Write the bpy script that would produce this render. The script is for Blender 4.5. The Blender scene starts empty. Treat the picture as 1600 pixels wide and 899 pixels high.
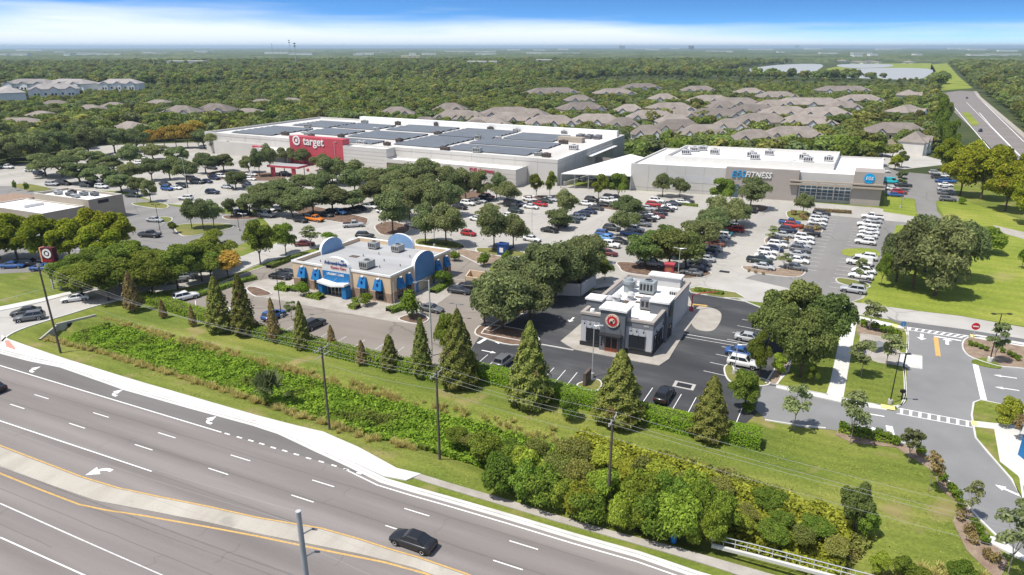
import bpy, bmesh, math, random
import numpy as np
from mathutils import Vector, Matrix
random.seed(7); RNG = np.random.default_rng(11)
S = bpy.context.scene
COL = S.collection
# ------------------------------------------------------------------ camera
FPX, HOR, CH = 1067.0, 73.5, 46.0
TH = math.atan((449.5 - HOR) / FPX); CT, ST = math.cos(TH), math.sin(TH)
cam = bpy.data.objects.new('camera', bpy.data.cameras.new('camera')); COL.objects.link(cam)
cam.location = (0, 0, CH); cam.rotation_euler = (math.pi / 2 - TH, 0, 0)
cam.data.sensor_width = 36; cam.data.lens = 36 * FPX / 1600
cam.data.clip_start = .5; cam.data.clip_end = 80000
S.camera = cam
# ------------------------------------------------------------------ sun, sky, exposure
SUN_AZ, SUN_EL = math.radians(206), math.radians(64)      # direction the light comes from
sd = Vector((math.cos(SUN_AZ) * math.cos(SUN_EL), math.sin(SUN_AZ) * math.cos(SUN_EL), math.sin(SUN_EL)))
sl = bpy.data.lights.new('sun', 'SUN'); sl.energy = 4.5; sl.angle = math.radians(.5); sl.color = (1, .955, .875)
so = bpy.data.objects.new('sun', sl); COL.objects.link(so); so.rotation_euler = sd.to_track_quat('Z', 'Y').to_euler()
W = bpy.data.worlds.new('World'); S.world = W; W.use_nodes = True
wt = W.node_tree; wt.nodes.clear()
def wn(t, **k):
    n = wt.nodes.new(t)
    for a, b in k.items(): setattr(n, a, b)
    return n
wo = wn('ShaderNodeOutputWorld'); bg = wn('ShaderNodeBackground'); sky = wn('ShaderNodeTexSky')
sky.sky_type = 'NISHITA'; sky.sun_disc = False; sky.sun_elevation = SUN_EL
sky.sun_rotation = math.atan2(sd.x, sd.y); sky.air_density = 1.0; sky.dust_density = .6; sky.ozone_density = 2.0
SKY_STRENGTH = .15; HAZE = 8e-5
bg.inputs['Strength'].default_value = SKY_STRENGTH
tc = wn('ShaderNodeTexCoord'); sep = wn('ShaderNodeSeparateXYZ'); wt.links.new(tc.outputs['Generated'], sep.inputs[0])
# the air low over the horizon is clear: the sky is looked up somewhat higher than it stands
m1 = wn('ShaderNodeMath', operation='MULTIPLY'); m1.inputs[1].default_value = 9.0; wt.links.new(sep.outputs[2], m1.inputs[0])
m2 = wn('ShaderNodeMath', operation='ADD'); m2.inputs[1].default_value = .03; wt.links.new(m1.outputs[0], m2.inputs[0])
cmb = wn('ShaderNodeCombineXYZ'); wt.links.new(sep.outputs[0], cmb.inputs[0]); wt.links.new(sep.outputs[1], cmb.inputs[1]); wt.links.new(m2.outputs[0], cmb.inputs[2])
nrm = wn('ShaderNodeVectorMath', operation='NORMALIZE'); wt.links.new(cmb.outputs[0], nrm.inputs[0]); wt.links.new(nrm.outputs[0], sky.inputs[0])
# clouds: long streaks low over the horizon
mp = wn('ShaderNodeMapping'); mp.inputs['Scale'].default_value = (1.0, 1.0, 13); mp.inputs['Rotation'].default_value = (0, .05, 0)
mp.inputs['Location'].default_value = (.35, .0, .35)
wt.links.new(tc.outputs['Generated'], mp.inputs[0])
nz = wn('ShaderNodeTexNoise'); nz.inputs['Scale'].default_value = 1.7; nz.inputs['Detail'].default_value = 6; nz.inputs['Roughness'].default_value = .5
nz.inputs['Distortion'].default_value = .25
wt.links.new(mp.outputs[0], nz.inputs[0])
bandr = wn('ShaderNodeValToRGB'); bandr.color_ramp.interpolation = 'EASE'     # more cloud towards the horizon
bandr.color_ramp.elements[0].position = 0; bandr.color_ramp.elements[0].color = (.40, .40, .40, 1)
bandr.color_ramp.elements[1].position = .062; bandr.color_ramp.elements[1].color = (0.0, 0.0, 0.0, 1)
e = bandr.color_ramp.elements.new(.02); e.color = (.27, .27, .27, 1)
e = bandr.color_ramp.elements.new(.038); e.color = (.11, .11, .11, 1)
wt.links.new(sep.outputs[2], bandr.inputs[0])
ad = wn('ShaderNodeMath', operation='ADD'); wt.links.new(nz.outputs[0], ad.inputs[0]); wt.links.new(bandr.outputs[0], ad.inputs[1])
cr = wn('ShaderNodeValToRGB'); cr.color_ramp.elements[0].position = .56; cr.color_ramp.elements[1].position = .88
wt.links.new(ad.outputs[0], cr.inputs[0])
mx = wn('ShaderNodeMix', data_type='RGBA'); wt.links.new(cr.outputs[0], mx.inputs['Factor'])
blu = wn('ShaderNodeMix', data_type='RGBA', blend_type='MULTIPLY'); blu.inputs['Factor'].default_value = 1

tr = wn('ShaderNodeValToRGB'); tr.color_ramp.elements[0].position = .0; tr.color_ramp.elements[0].color = (.62, 1.12, 1.42, 1); tr.color_ramp.elements[1].position = .22; tr.color_ramp.elements[1].color = (1.0, .93, .84, 1)
e = tr.color_ramp.elements.new(.09); e.color = (.55, 1.05, 1.36, 1); wt.links.new(sep.outputs[2], tr.inputs[0]); wt.links.new(tr.outputs[0], blu.inputs[7])
wt.links.new(sky.outputs[0], blu.inputs[6]); wt.links.new(blu.outputs[2], mx.inputs[6])
mx.inputs[7].default_value = (5.9, 6.4, 6.9, 1)
wt.links.new(mx.outputs[2], bg.inputs[0]); wt.links.new(bg.outputs[0], wo.inputs[0])
vs = S.view_settings; vs.view_transform = 'Standard'; vs.look = 'None'; vs.exposure = .22; vs.gamma = 1
S.cycles.max_bounces = 5; S.cycles.diffuse_bounces = 3; S.cycles.glossy_bounces = 2; S.cycles.transmission_bounces = 3
S.cycles.volume_bounces = 1; S.cycles.caustics_reflective = False; S.cycles.caustics_refractive = False
S.cycles.use_denoising = True; S.cycles.sample_clamp_indirect = 6

# ------------------------------------------------------------------ helpers
def G(u, v, z=0.0):                                   # the surveyed ground point seen in direction (u, v)
    a = (u - 800) / FPX; b = (449.5 - v) / FPX
    t = (CH - z) / (ST - b * CT)
    return (a * t, (CT + b * ST) * t)
def hgt(u, vb, vt):                                   # height of an upright standing at (u, vb) whose top is at vt
    y = G(u, vb)[1]; b = (449.5 - vt) / FPX; t = y / (CT + b * ST)
    return CH - t * (ST - b * CT)
def pxm(u, v):                                        # metres per pixel there
    x, y = G(u, v); return (y * CT + CH * ST) / FPX
def rgb(h): # sRGB 0-255 triple
    return tuple(((c / 255) / 12.92 if c / 255 <= .04045 else ((c / 255 + .055) / 1.055) ** 2.4) for c in h)
M = {}
def mat(name, col, rough=.8, amt=.12, scale=.5, col2=None, metal=0, bump=0, bscale=20, spec=.3, detail=6, world=True, streak=None):
    m = bpy.data.materials.new(name); m.use_nodes = True; t = m.node_tree; n = t.nodes; L = t.links
    p = n['Principled BSDF']; p.inputs['Roughness'].default_value = rough; p.inputs['Metallic'].default_value = metal
    p.inputs['Specular IOR Level'].default_value = spec
    if world: g = n.new('ShaderNodeNewGeometry'); vec = g.outputs['Position']
    else: g = n.new('ShaderNodeTexCoord'); vec = g.outputs['Object']
    if streak:
        mp = n.new('ShaderNodeMapping'); mp.vector_type = 'TEXTURE'; mp.inputs['Rotation'].default_value = (0, 0, math.radians(streak[0])); mp.inputs['Scale'].default_value = (streak[1], 1, 1)
        L.new(vec, mp.inputs[0]); vec = mp.outputs[0]
    z = n.new('ShaderNodeTexNoise'); z.inputs['Scale'].default_value = scale; z.inputs['Detail'].default_value = detail
    z.inputs['Roughness'].default_value = .65; L.new(vec, z.inputs[0])
    r = n.new('ShaderNodeValToRGB'); r.color_ramp.elements[0].position = .3; r.color_ramp.elements[1].position = .7
    c2 = col2 or col
    r.color_ramp.elements[0].color = (*[max(0, c * (1 - amt)) for c in col], 1)
    r.color_ramp.elements[1].color = (*[min(1, c * (1 + amt)) for c in c2], 1)
    L.new(z.outputs[0], r.inputs[0]); L.new(r.outputs[0], p.inputs['Base Color'])
    if bump:
        z2 = n.new('ShaderNodeTexNoise'); z2.inputs['Scale'].default_value = bscale; L.new(vec, z2.inputs[0])
        b = n.new('ShaderNodeBump'); b.inputs['Strength'].default_value = bump; b.inputs['Distance'].default_value = .05
        L.new(z2.outputs[0], b.inputs['Height']); L.new(b.outputs[0], p.inputs['Normal'])
    M[name] = m; return m
def ground_mat(name, cols, scale, fine, streak=None, cracks=0, rough=.9, patch=None, mow=None):
    """three-colour large noise x fine noise; optional wear streaks and patches"""
    m = bpy.data.materials.new(name); m.use_nodes = True; t = m.node_tree; n = t.nodes; L = t.links
    p = n['Principled BSDF']; p.inputs['Roughness'].default_value = rough; p.inputs['Specular IOR Level'].default_value = .2
    g = n.new('ShaderNodeNewGeometry'); vec = g.outputs['Position']; v2 = vec
    if streak:
        mp = n.new('ShaderNodeMapping'); mp.vector_type = 'TEXTURE'
        mp.inputs['Rotation'].default_value = (0, 0, math.radians(streak[0])); mp.inputs['Scale'].default_value = (streak[1], 1, 1)
        L.new(vec, mp.inputs[0]); v2 = mp.outputs[0]
    z = n.new('ShaderNodeTexNoise'); z.inputs['Scale'].default_value = scale; z.inputs['Detail'].default_value = 5; z.inputs['Roughness'].default_value = .6
    L.new(v2, z.inputs[0])
    r = n.new('ShaderNodeValToRGB'); el = r.color_ramp.elements
    el[0].position = .32; el[0].color = (*cols[0], 1); el[1].position = .68; el[1].color = (*cols[2], 1)
    e = el.new(.5); e.color = (*cols[1], 1); L.new(z.outputs[0], r.inputs[0]); out = r.outputs[0]
    z2 = n.new('ShaderNodeTexNoise'); z2.inputs['Scale'].default_value = fine[0]; z2.inputs['Detail'].default_value = 4; z2.inputs['Roughness'].default_value = .75; L.new(vec, z2.inputs[0])
    mr = n.new('ShaderNodeMapRange'); mr.inputs[1].default_value = .3; mr.inputs[2].default_value = .7
    mr.inputs[3].default_value = 1 - fine[1]; mr.inputs[4].default_value = 1 + fine[1]; L.new(z2.outputs[0], mr.inputs[0])
    mm = n.new('ShaderNodeMix'); mm.data_type = 'RGBA'; mm.blend_type = 'MULTIPLY'; mm.inputs[0].default_value = 1
    L.new(out, mm.inputs[6]); L.new(mr.outputs[0], mm.inputs[7]); out = mm.outputs[2]
    if patch:   # (scale, threshold, colour)
        z3 = n.new('ShaderNodeTexNoise'); z3.inputs['Scale'].default_value = patch[0]; z3.inputs['Detail'].default_value = 6; L.new(vec, z3.inputs[0])
        r3 = n.new('ShaderNodeValToRGB'); r3.color_ramp.elements[0].position = patch[1]; r3.color_ramp.elements[1].position = patch[1] + .1; L.new(z3.outputs[0], r3.inputs[0])
        m3 = n.new('ShaderNodeMix'); m3.data_type = 'RGBA'; L.new(r3.outputs[0], m3.inputs[0]); L.new(out, m3.inputs[6]); m3.inputs[7].default_value = (*patch[2], 1); out = m3.outputs[2]
    if cracks:
        vo = n.new('ShaderNodeTexVoronoi'); vo.feature = 'DISTANCE_TO_EDGE'; vo.inputs['Scale'].default_value = cracks
        zz = n.new('ShaderNodeTexNoise'); zz.inputs['Scale'].default_value = .6; L.new(vec, zz.inputs[0])
        av = n.new('ShaderNodeMix'); av.data_type = 'RGBA'; av.blend_type = 'ADD'; av.inputs[0].default_value = 3; L.new(vec, av.inputs[6]); L.new(zz.outputs[1], av.inputs[7]); L.new(av.outputs[2], vo.inputs[0])
        rc = n.new('ShaderNodeValToRGB'); rc.color_ramp.elements[0].color = (.72, .72, .72, 1); rc.color_ramp.elements[1].position = .012; rc.color_ramp.elements[1].color = (1, 1, 1, 1)
        L.new(vo.outputs[0], rc.inputs[0]); mc = n.new('ShaderNodeMix'); mc.data_type = 'RGBA'; mc.blend_type = 'MULTIPLY'; mc.inputs[0].default_value = 1
        L.new(out, mc.inputs[6]); L.new(rc.outputs[0], mc.inputs[7]); out = mc.outputs[2]
    if mow:     # passes: faint bands
        mp = n.new('ShaderNodeMapping'); mp.vector_type = 'TEXTURE'; mp.inputs['Rotation'].default_value = (0, 0, math.radians(mow[0])); L.new(vec, mp.inputs[0])
        wv = n.new('ShaderNodeTexWave'); wv.bands_direction = 'Y'; wv.inputs['Scale'].default_value = mow[1]; wv.inputs['Distortion'].default_value = mow[2]; wv.inputs['Detail'].default_value = 3; wv.inputs['Detail Scale'].default_value = .6; L.new(mp.outputs[0], wv.inputs[0])
        m5 = n.new('ShaderNodeMapRange'); m5.inputs[3].default_value = mow[3]; m5.inputs[4].default_value = mow[4]; L.new(wv.outputs[1], m5.inputs[0])
        m4 = n.new('ShaderNodeMix'); m4.data_type = 'RGBA'; m4.blend_type = 'MULTIPLY'; m4.inputs[0].default_value = 1; L.new(out, m4.inputs[6]); L.new(m5.outputs[0], m4.inputs[7]); out = m4.outputs[2]
    L.new(out, p.inputs['Base Color'])
    b = n.new('ShaderNodeBump'); b.inputs['Strength'].default_value = .25; b.inputs['Distance'].default_value = .03; L.new(z2.outputs[0], b.inputs['Height']); L.new(b.outputs[0], p.inputs['Normal'])
    M[name] = m; return m
def leaf_mat(name, dark, light, trans=.25, objvar=.25, hue=None, k=1.6):
    dark = [c * k * f for c, f in zip(dark, (1.16, 1.12, 1.16))]; light = [c * k * f for c, f in zip(light, (1.16, 1.12, 1.16))]; trans += .12
    m = bpy.data.materials.new(name); m.use_nodes = True; t = m.node_tree; n = t.nodes; L = t.links
    n.clear(); o = n.new('ShaderNodeOutputMaterial')
    g = n.new('ShaderNodeNewGeometry'); oi = n.new('ShaderNodeObjectInfo')
    r = n.new('ShaderNodeValToRGB'); r.color_ramp.elements[0].color = (*dark, 1); r.color_ramp.elements[1].color = (*light, 1)
    L.new(g.outputs['Random Per Island'], r.inputs[0])
    out = r.outputs[0]
    if hue:     # a share of leaves of another colour, in patches
        z = n.new('ShaderNodeTexNoise'); z.inputs['Scale'].default_value = hue[1]; L.new(g.outputs['Position'], z.inputs[0])
        r2 = n.new('ShaderNodeValToRGB'); r2.color_ramp.elements[0].position = hue[2]; r2.color_ramp.elements[1].position = hue[2] + .15; L.new(z.outputs[0], r2.inputs[0])
        mx = n.new('ShaderNodeMix'); mx.data_type = 'RGBA'; L.new(r2.outputs[0], mx.inputs[0]); L.new(out, mx.inputs[6]); mx.inputs[7].default_value = (*hue[0], 1); out = mx.outputs[2]
    hs = n.new('ShaderNodeHueSaturation'); L.new(out, hs.inputs['Color'])
    mr = n.new('ShaderNodeMapRange'); mr.inputs[3].default_value = 1 - objvar; mr.inputs[4].default_value = 1 + objvar; L.new(oi.outputs['Random'], mr.inputs[0]); L.new(mr.outputs[0], hs.inputs['Value'])
    ml = n.new('ShaderNodeMath'); ml.operation = 'MULTIPLY'; ml.inputs[1].default_value = 7.31; L.new(oi.outputs['Random'], ml.inputs[0])
    fr = n.new('ShaderNodeMath'); fr.operation = 'FRACT'; L.new(ml.outputs[0], fr.inputs[0])
    mh = n.new('ShaderNodeMapRange'); mh.inputs[3].default_value = .5 - objvar * .09; mh.inputs[4].default_value = .5 + objvar * .06; L.new(fr.outputs[0], mh.inputs[0]); L.new(mh.outputs[0], hs.inputs['Hue'])
    d = n.new('ShaderNodeBsdfDiffuse'); tr = n.new('ShaderNodeBsdfTranslucent'); s = n.new('ShaderNodeMixShader'); s.inputs[0].default_value = trans
    L.new(hs.outputs[0], d.inputs[0]); L.new(hs.outputs[0], tr.inputs[0]); L.new(d.outputs[0], s.inputs[1]); L.new(tr.outputs[0], s.inputs[2])
    L.new(s.outputs[0], o.inputs[0]); M[name] = m; return m
# colours -----------------------------------------------------------
ground_mat('lawn', ((.105, .145, .022), (.15, .185, .03), (.215, .225, .05)), .11, (2.6, .3), streak=(-26, 2.2), patch=(.16, .58, (.25, .215, .085)), mow=(-26, .16, 6, .93, 1.06))
ground_mat('meadow', ((.15, .20, .025), (.21, .255, .035), (.29, .30, .06)), .05, (1.5, .25), patch=(.07, .62, (.31, .28, .10)), mow=(-30, .08, 8, .92, 1.05))
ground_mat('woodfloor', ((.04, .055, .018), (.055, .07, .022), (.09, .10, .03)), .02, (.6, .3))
ground_mat('road', ((.19, .170, .159), (.225, .203, .191), (.26, .235, .222)), .30, (14, .12), streak=(-24.6, 16), mow=(-24.6, .087, 1.0, .90, 1.05), patch=(.045, .66, (.165, .152, .146)))
ground_mat('turnlane', ((.15, .138, .131), (.17, .159, .152), (.195, .183, .175)), .3, (14, .1), streak=(-24.6, 8))
ground_mat('concrete', ((.38, .36, .33), (.43, .41, .38), (.48, .46, .43)), .12, (5, .06), cracks=.05)
ground_mat('concretelot', ((.33, .31, .28), (.39, .37, .335), (.45, .425, .385)), .07, (4, .07), cracks=.09, streak=(62, 5), patch=(.04, .66, (.30, .285, .26)))
ground_mat('sidewalk', ((.53, .52, .50), (.60, .59, .56), (.66, .65, .62)), .3, (8, .07))
ground_mat('oldwalk', ((.32, .29, .25), (.38, .35, .31), (.43, .40, .36)), .4, (8, .12))
ground_mat('median', ((.36, .33, .28), (.43, .395, .34), (.48, .45, .39)), .25, (8, .1), streak=(65, 4), patch=(.3, .62, (.33, .31, .27)))
ground_mat('asphalt', ((.195, .187, .178), (.225, .216, .206), (.25, .24, .23)), .1, (8, .07), streak=(62, 4), cracks=.06)
ground_mat('brownlot', ((.205, .18, .155), (.245, .215, .187), (.285, .255, .22)), .12, (12, .09), streak=(-25, 4), cracks=.05)
ground_mat('blacktop', ((.045, .046, .05), (.065, .066, .07), (.12, .12, .12)), .12, (10, .12), streak=(-27, 3))
ground_mat('greydrive', ((.20, .20, .20), (.225, .225, .225), (.25, .25, .25)), .12, (10, .06))
ground_mat('darkgravel', ((.14, .14, .14), (.16, .16, .16), (.18, .18, .18)), .3, (10, .08))
ground_mat('mulch', ((.11, .07, .05), (.16, .105, .075), (.22, .15, .11)), .8, (9, .3))
ground_mat('drymulch', ((.20, .14, .10), (.27, .20, .15), (.33, .26, .19)), .8, (9, .25))
ground_mat('bankgrass', ((.11, .13, .03), (.16, .17, .045), (.22, .20, .07)), .1, (3, .25))
ground_mat('ditchfloor', ((.05, .08, .02), (.08, .11, .03), (.11, .12, .04)), .4, (4, .3))
ground_mat('roofwhite', ((.70, .69, .67), (.76, .75, .73), (.80, .79, .77)), .2, (2, .04), streak=(62, 6))
ground_mat('roofgrey', ((.30, .30, .30), (.37, .37, .37), (.42, .42, .42)), .3, (3, .05), streak=(-25, 6))
ground_mat('rooftarget', ((.50, .48, .45), (.60, .58, .55), (.67, .65, .62)), .08, (1.5, .08), streak=(62, 5), patch=(.05, .6, (.40, .38, .36)))
ground_mat('shingle', ((.185, .16, .138), (.22, .19, .168), (.26, .225, .20)), .25, (5, .12))
ground_mat('shinglegrey', ((.24, .22, .21), (.28, .26, .25), (.32, .30, .29)), .25, (5, .12))
for nm_ in ('shingle', 'shinglegrey'):      # every roof weathers differently
    t_ = M[nm_].node_tree; p_ = t_.nodes['Principled BSDF']; src = p_.inputs['Base Color'].links[0].from_socket; oi_ = t_.nodes.new('ShaderNodeObjectInfo'); h_ = t_.nodes.new('ShaderNodeHueSaturation'); mr_ = t_.nodes.new('ShaderNodeMapRange')
    mr_.inputs[3].default_value = .78; mr_.inputs[4].default_value = 1.28; t_.links.new(oi_.outputs['Random'], mr_.inputs[0]); t_.links.new(mr_.outputs[0], h_.inputs['Value']); t_.links.new(src, h_.inputs['Color']); t_.links.new(h_.outputs[0], p_.inputs['Base Color'])
mat('white', (.78, .78, .76), .6, .05, .4); mat('offwhite', (.66, .64, .60), .8, .05, .3)
mat('paint', (.80, .80, .78), .7, .10, 2.5); mat('worn', (.62, .61, .59), .8, .25, 3.0)
mat('yellow', (.58, .37, .13), .8, .2, 3); mat('brightyellow', (.75, .62, .25), .8, .15, 2)
mat('beige', (.62, .47, .32), .85, .06, .5); mat('beigelight', (.68, .58, .44), .85, .05, .5)
mat('stone', (.30, .21, .155), .9, .3, 3)
mat('grey', (.30, .30, .30), .7, .08, .5); mat('lightgrey', (.50, .50, .50), .7, .06, .5); mat('midgrey', (.20, .205, .215), .75, .06, .5)
mat('slate', (.135, .145, .16), .8, .06, .5); mat('wallgrey', (.46, .47, .49), .85, .05, .4); mat('eoswall', (.44, .43, .41), .85, .04, .3)
mat('eoslight', (.52, .505, .475), .85, .04, .2); mat('taupe', (.36, .32, .29), .85, .05, .4); mat('targetwall', (.53, .51, .475), .85, .05, .15)
mat('tan', (.36, .31, .25), .85, .06, .3); mat('brick', (.38, .13, .07), .9, .2, 1)
mat('red', (.46, .07, .09), .6, .06, .3); mat('maroon', (.09, .012, .02), .6, .1, 1); mat('signred', (.50, .02, .035), .5, .06, 1); mat('orange', (.75, .33, .2), .6, .1, 1)
mat('blue', (.015, .16, .40), .55, .08, .8); mat('skyblue', (.09, .22, .44), .7, .12, .6); mat('deepblue', (.02, .06, .22), .5, .1, 1); mat('cyan', (.0, .32, .66), .5, .05, 1)
mat('paleblue', (.20, .33, .52), .7, .1, .6)
mat('black', (.012, .012, .014), .5, .1, 1); mat('dark', (.03, .03, .033), .6, .1, 1); mat('steel', (.45, .45, .46), .4, .08, 1, metal=.6)
mat('alu', (.70, .71, .72), .35, .05, 1, metal=.5); mat('wood', (.10, .085, .07), .9, .3, 2, world=False); mat('woodlight', (.42, .40, .37), .9, .2, 2)
mat('poleconc', (.30, .32, .33), .8, .12, .8); mat('bark', (.10, .075, .055), .95, .3, 2, world=False); mat('palebark', (.30, .25, .20), .95, .2, 2, world=False)
mat('solar', (.14, .155, .175), .55, .12, .1, spec=.3); mat('seam', (.10, .095, .09), .8, .2, 2); mat('wire', (.30, .30, .30), .6, .05, 1); mat('boxmetal', (.32, .33, .32), .5, .15, .8)
mat('brownmetal', (.12, .09, .075), .7, .2, 1); mat('bluegreybox', (.28, .31, .32), .6, .1, 1)
mat('mural', (.50, .42, .32), .8, .2, 1.2); mat('pink', (.55, .28, .22), .9, .15, 2)
def glass_mat(name, c, rough=.08):
    m = bpy.data.materials.new(name); m.use_nodes = True; p = m.node_tree.nodes['Principled BSDF']
    p.inputs['Base Color'].default_value = (*c, 1); p.inputs['Roughness'].default_value = rough; p.inputs['Specular IOR Level'].default_value = .7
    M[name] = m
glass_mat('glass', (.018, .022, .028)); glass_mat('glassblue', (.05, .09, .13))
m = bpy.data.materials.new('carpaint'); m.use_nodes = True; p = m.node_tree.nodes['Principled BSDF']
oi = m.node_tree.nodes.new('ShaderNodeObjectInfo'); m.node_tree.links.new(oi.outputs['Color'], p.inputs['Base Color'])
p.inputs['Roughness'].default_value = .32; p.inputs['Coat Weight'].default_value = .35; p.inputs['Coat Roughness'].default_value = .05; M['carpaint'] = m
m = bpy.data.materials.new('water'); m.use_nodes = True; p = m.node_tree.nodes['Principled BSDF']
p.inputs['Base Color'].default_value = (.36, .37, .36, 1); p.inputs['Roughness'].default_value = .5; p.inputs['Specular IOR Level'].default_value = .5
_z = m.node_tree.nodes.new('ShaderNodeTexNoise'); _z.inputs['Scale'].default_value = .3; _g = m.node_tree.nodes.new('ShaderNodeNewGeometry')
m.node_tree.links.new(_g.outputs['Position'], _z.inputs[0]); _b = m.node_tree.nodes.new('ShaderNodeBump'); _b.inputs['Distance'].default_value = .3
m.node_tree.links.new(_z.outputs[0], _b.inputs['Height']); m.node_tree.links.new(_b.outputs[0], p.inputs['Normal']); M['water'] = m
leaf_mat('oak', (.03, .046, .014), (.10, .13, .036), .3, .3, k=2.5)
leaf_mat('oakgrey', (.05, .066, .028), (.125, .15, .056), .3, .26, k=2.1)
leaf_mat('bright', (.055, .088, .014), (.16, .20, .035), .32, .2)
leaf_mat('autumn', (.075, .105, .010), (.22, .245, .022), .3, .22, hue=((.32, .27, .04), .35, .62))
leaf_mat('golden', (.15, .12, .02), (.34, .26, .05), .3, .2)
leaf_mat('cypress', (.045, .062, .014), (.15, .16, .04), .22, .25, hue=((.2, .15, .06), .5, .58), k=2.0)
leaf_mat('brownish', (.11, .09, .035), (.24, .19, .08), .2, .15)
leaf_mat('youngleaf', (.09, .115, .045), (.21, .24, .10), .3, .2)
leaf_mat('hedgeleaf', (.05, .10, .010), (.17, .26, .022), .25, .1, k=1.7)
leaf_mat('ballshrub', (.04, .075, .010), (.13, .19, .022), .22, .15)
leaf_mat('weedleaf', (.06, .115, .014), (.18, .27, .03), .3, .1, hue=((.15, .18, .04), .14, .56), k=1.7)
leaf_mat('thicket', (.07, .10, .012), (.20, .245, .035), .32, .3, hue=((.20, .22, .03), .30, .58), k=2.0)
leaf_mat('thicketgreen', (.045, .09, .012), (.14, .185, .03), .28, .25, k=1.8)
leaf_mat('scrub', (.075, .095, .022), (.19, .205, .055), .28, .2, hue=((.19, .145, .065), .16, .58), k=1.8)
leaf_mat('tuft', (.16, .165, .045), (.34, .31, .12), .35, .15, k=1.9)
leaf_mat('farleaf', (.034, .046, .012), (.105, .125, .032), .3, .42, k=2.6)
leaf_mat('palm', (.05, .07, .025), (.14, .17, .07), .3, .15)

def bare(o, label=None, cat=None, group=None, kind=None):
    if label: o['label'] = label
    if cat: o['category'] = cat
    if group: o['group'] = group
    if kind: o['kind'] = kind
    return o
def empty(name, loc, label, cat, group=None, rz=0):
    o = bpy.data.objects.new(name, None); COL.objects.link(o); o.location = loc; o.rotation_euler = (0, 0, rz); o.empty_display_size = .2
    return bare(o, label, cat, group)
class MB:
    """collects faces for ONE mesh"""
    def __init__(s): s.v = []; s.f = []; s.m = []; s.sm = []
    def add(s, vs, fs, mi=0, sm=False):
        o = len(s.v); s.v += [tuple(p) for p in vs]; s.f += [[i + o for i in f] for f in fs]; s.m += [mi] * len(fs); s.sm += [sm] * len(fs); return s
    def box(s, a, b, mi=0):
        x0, y0, z0 = a; x1, y1, z1 = b
        return s.add([(x0, y0, z0), (x1, y0, z0), (x1, y1, z0), (x0, y1, z0), (x0, y0, z1), (x1, y0, z1), (x1, y1, z1), (x0, y1, z1)],
                     [(3, 2, 1, 0), (4, 5, 6, 7), (0, 1, 5, 4), (1, 2, 6, 5), (2, 3, 7, 6), (3, 0, 4, 7)], mi)
    def prism(s, pts, z0, z1, mi=0, bottom=False):
        n = len(pts); ar = sum(pts[i][0] * pts[(i + 1) % n][1] - pts[(i + 1) % n][0] * pts[i][1] for i in range(n))
        if ar < 0: pts = pts[::-1]
        vs = [(x, y, z0) for x, y in pts] + [(x, y, z1) for x, y in pts]
        fs = [tuple(range(n, 2 * n))] + [(i, (i + 1) % n, n + (i + 1) % n, n + i) for i in range(n)]
        if bottom: fs.append(tuple(range(n - 1, -1, -1)))
        return s.add(vs, fs, mi)
    def cyl(s, c, r0, r1, z0, z1, n=12, mi=0, sm=True, cap=True):
        vs = []
        for z, r in ((z0, r0), (z1, r1)): vs += [(c[0] + r * math.cos(2 * math.pi * i / n), c[1] + r * math.sin(2 * math.pi * i / n), z) for i in range(n)]
        s.add(vs, [(i, (i + 1) % n, n + (i + 1) % n, n + i) for i in range(n)], mi, sm)
        if cap: s.add(vs, [tuple(range(n, 2 * n)), tuple(range(n - 1, -1, -1))], mi)
        return s
    def tube(s, pts, r, n=6, mi=0, taper=None):
        pts = [Vector(p) for p in pts]; vs = []; k = len(pts)
        for i, p in enumerate(pts):
            d = (pts[min(i + 1, k - 1)] - pts[max(i - 1, 0)]).normalized()
            a = d.cross(Vector((0, 0, 1)) if abs(d.z) < .95 else Vector((1, 0, 0))).normalized(); b = d.cross(a)
            rr = r if taper is None else r + (taper - r) * i / (k - 1)
            vs += [tuple(p + a * (rr * math.cos(2 * math.pi * j / n)) + b * (rr * math.sin(2 * math.pi * j / n))) for j in range(n)]
        fs = [(i * n + j, i * n + (j + 1) % n, (i + 1) * n + (j + 1) % n, (i + 1) * n + j) for i in range(k - 1) for j in range(n)]
        fs += [tuple(range(n)), tuple(range((k - 1) * n, k * n))]
        return s.add(vs, fs, mi, False)
    def mesh(s, name, mats):
        me = bpy.data.meshes.new(name); me.from_pydata(s.v, [], s.f)
        for m_ in (mats if isinstance(mats, (list, tuple)) else [mats]): me.materials.append(M[m_] if isinstance(m_, str) else m_)
        me.polygons.foreach_set('material_index', s.m); me.polygons.foreach_set('use_smooth', s.sm)
        me.update(); return me
    def build(s, name, mats, parent=None, loc=(0, 0, 0), rz=0):
        o = bpy.data.objects.new(name, s.mesh(name, mats)); COL.objects.link(o); o.location = loc; o.rotation_euler = (0, 0, rz)
        if parent: o.parent = parent
        return o
def put(name, me, parent=None, loc=(0, 0, 0), rz=0, sc=None):
    o = bpy.data.objects.new(name, me); COL.objects.link(o); o.location = loc; o.rotation_euler = (0, 0, rz)
    if sc: o.scale = sc
    if parent: o.parent = parent
    return o
def thing(name, mb, mats, label, cat, group=None, loc=(0, 0, 0), rz=0): return bare(mb.build(name, mats, None, loc, rz), label, cat, group)
def struct(name, mb, mats): return bare(mb.build(name, mats), kind='structure')
def P(*pts, z=0.0): return [G(u, v, z) for u, v in pts]
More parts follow.
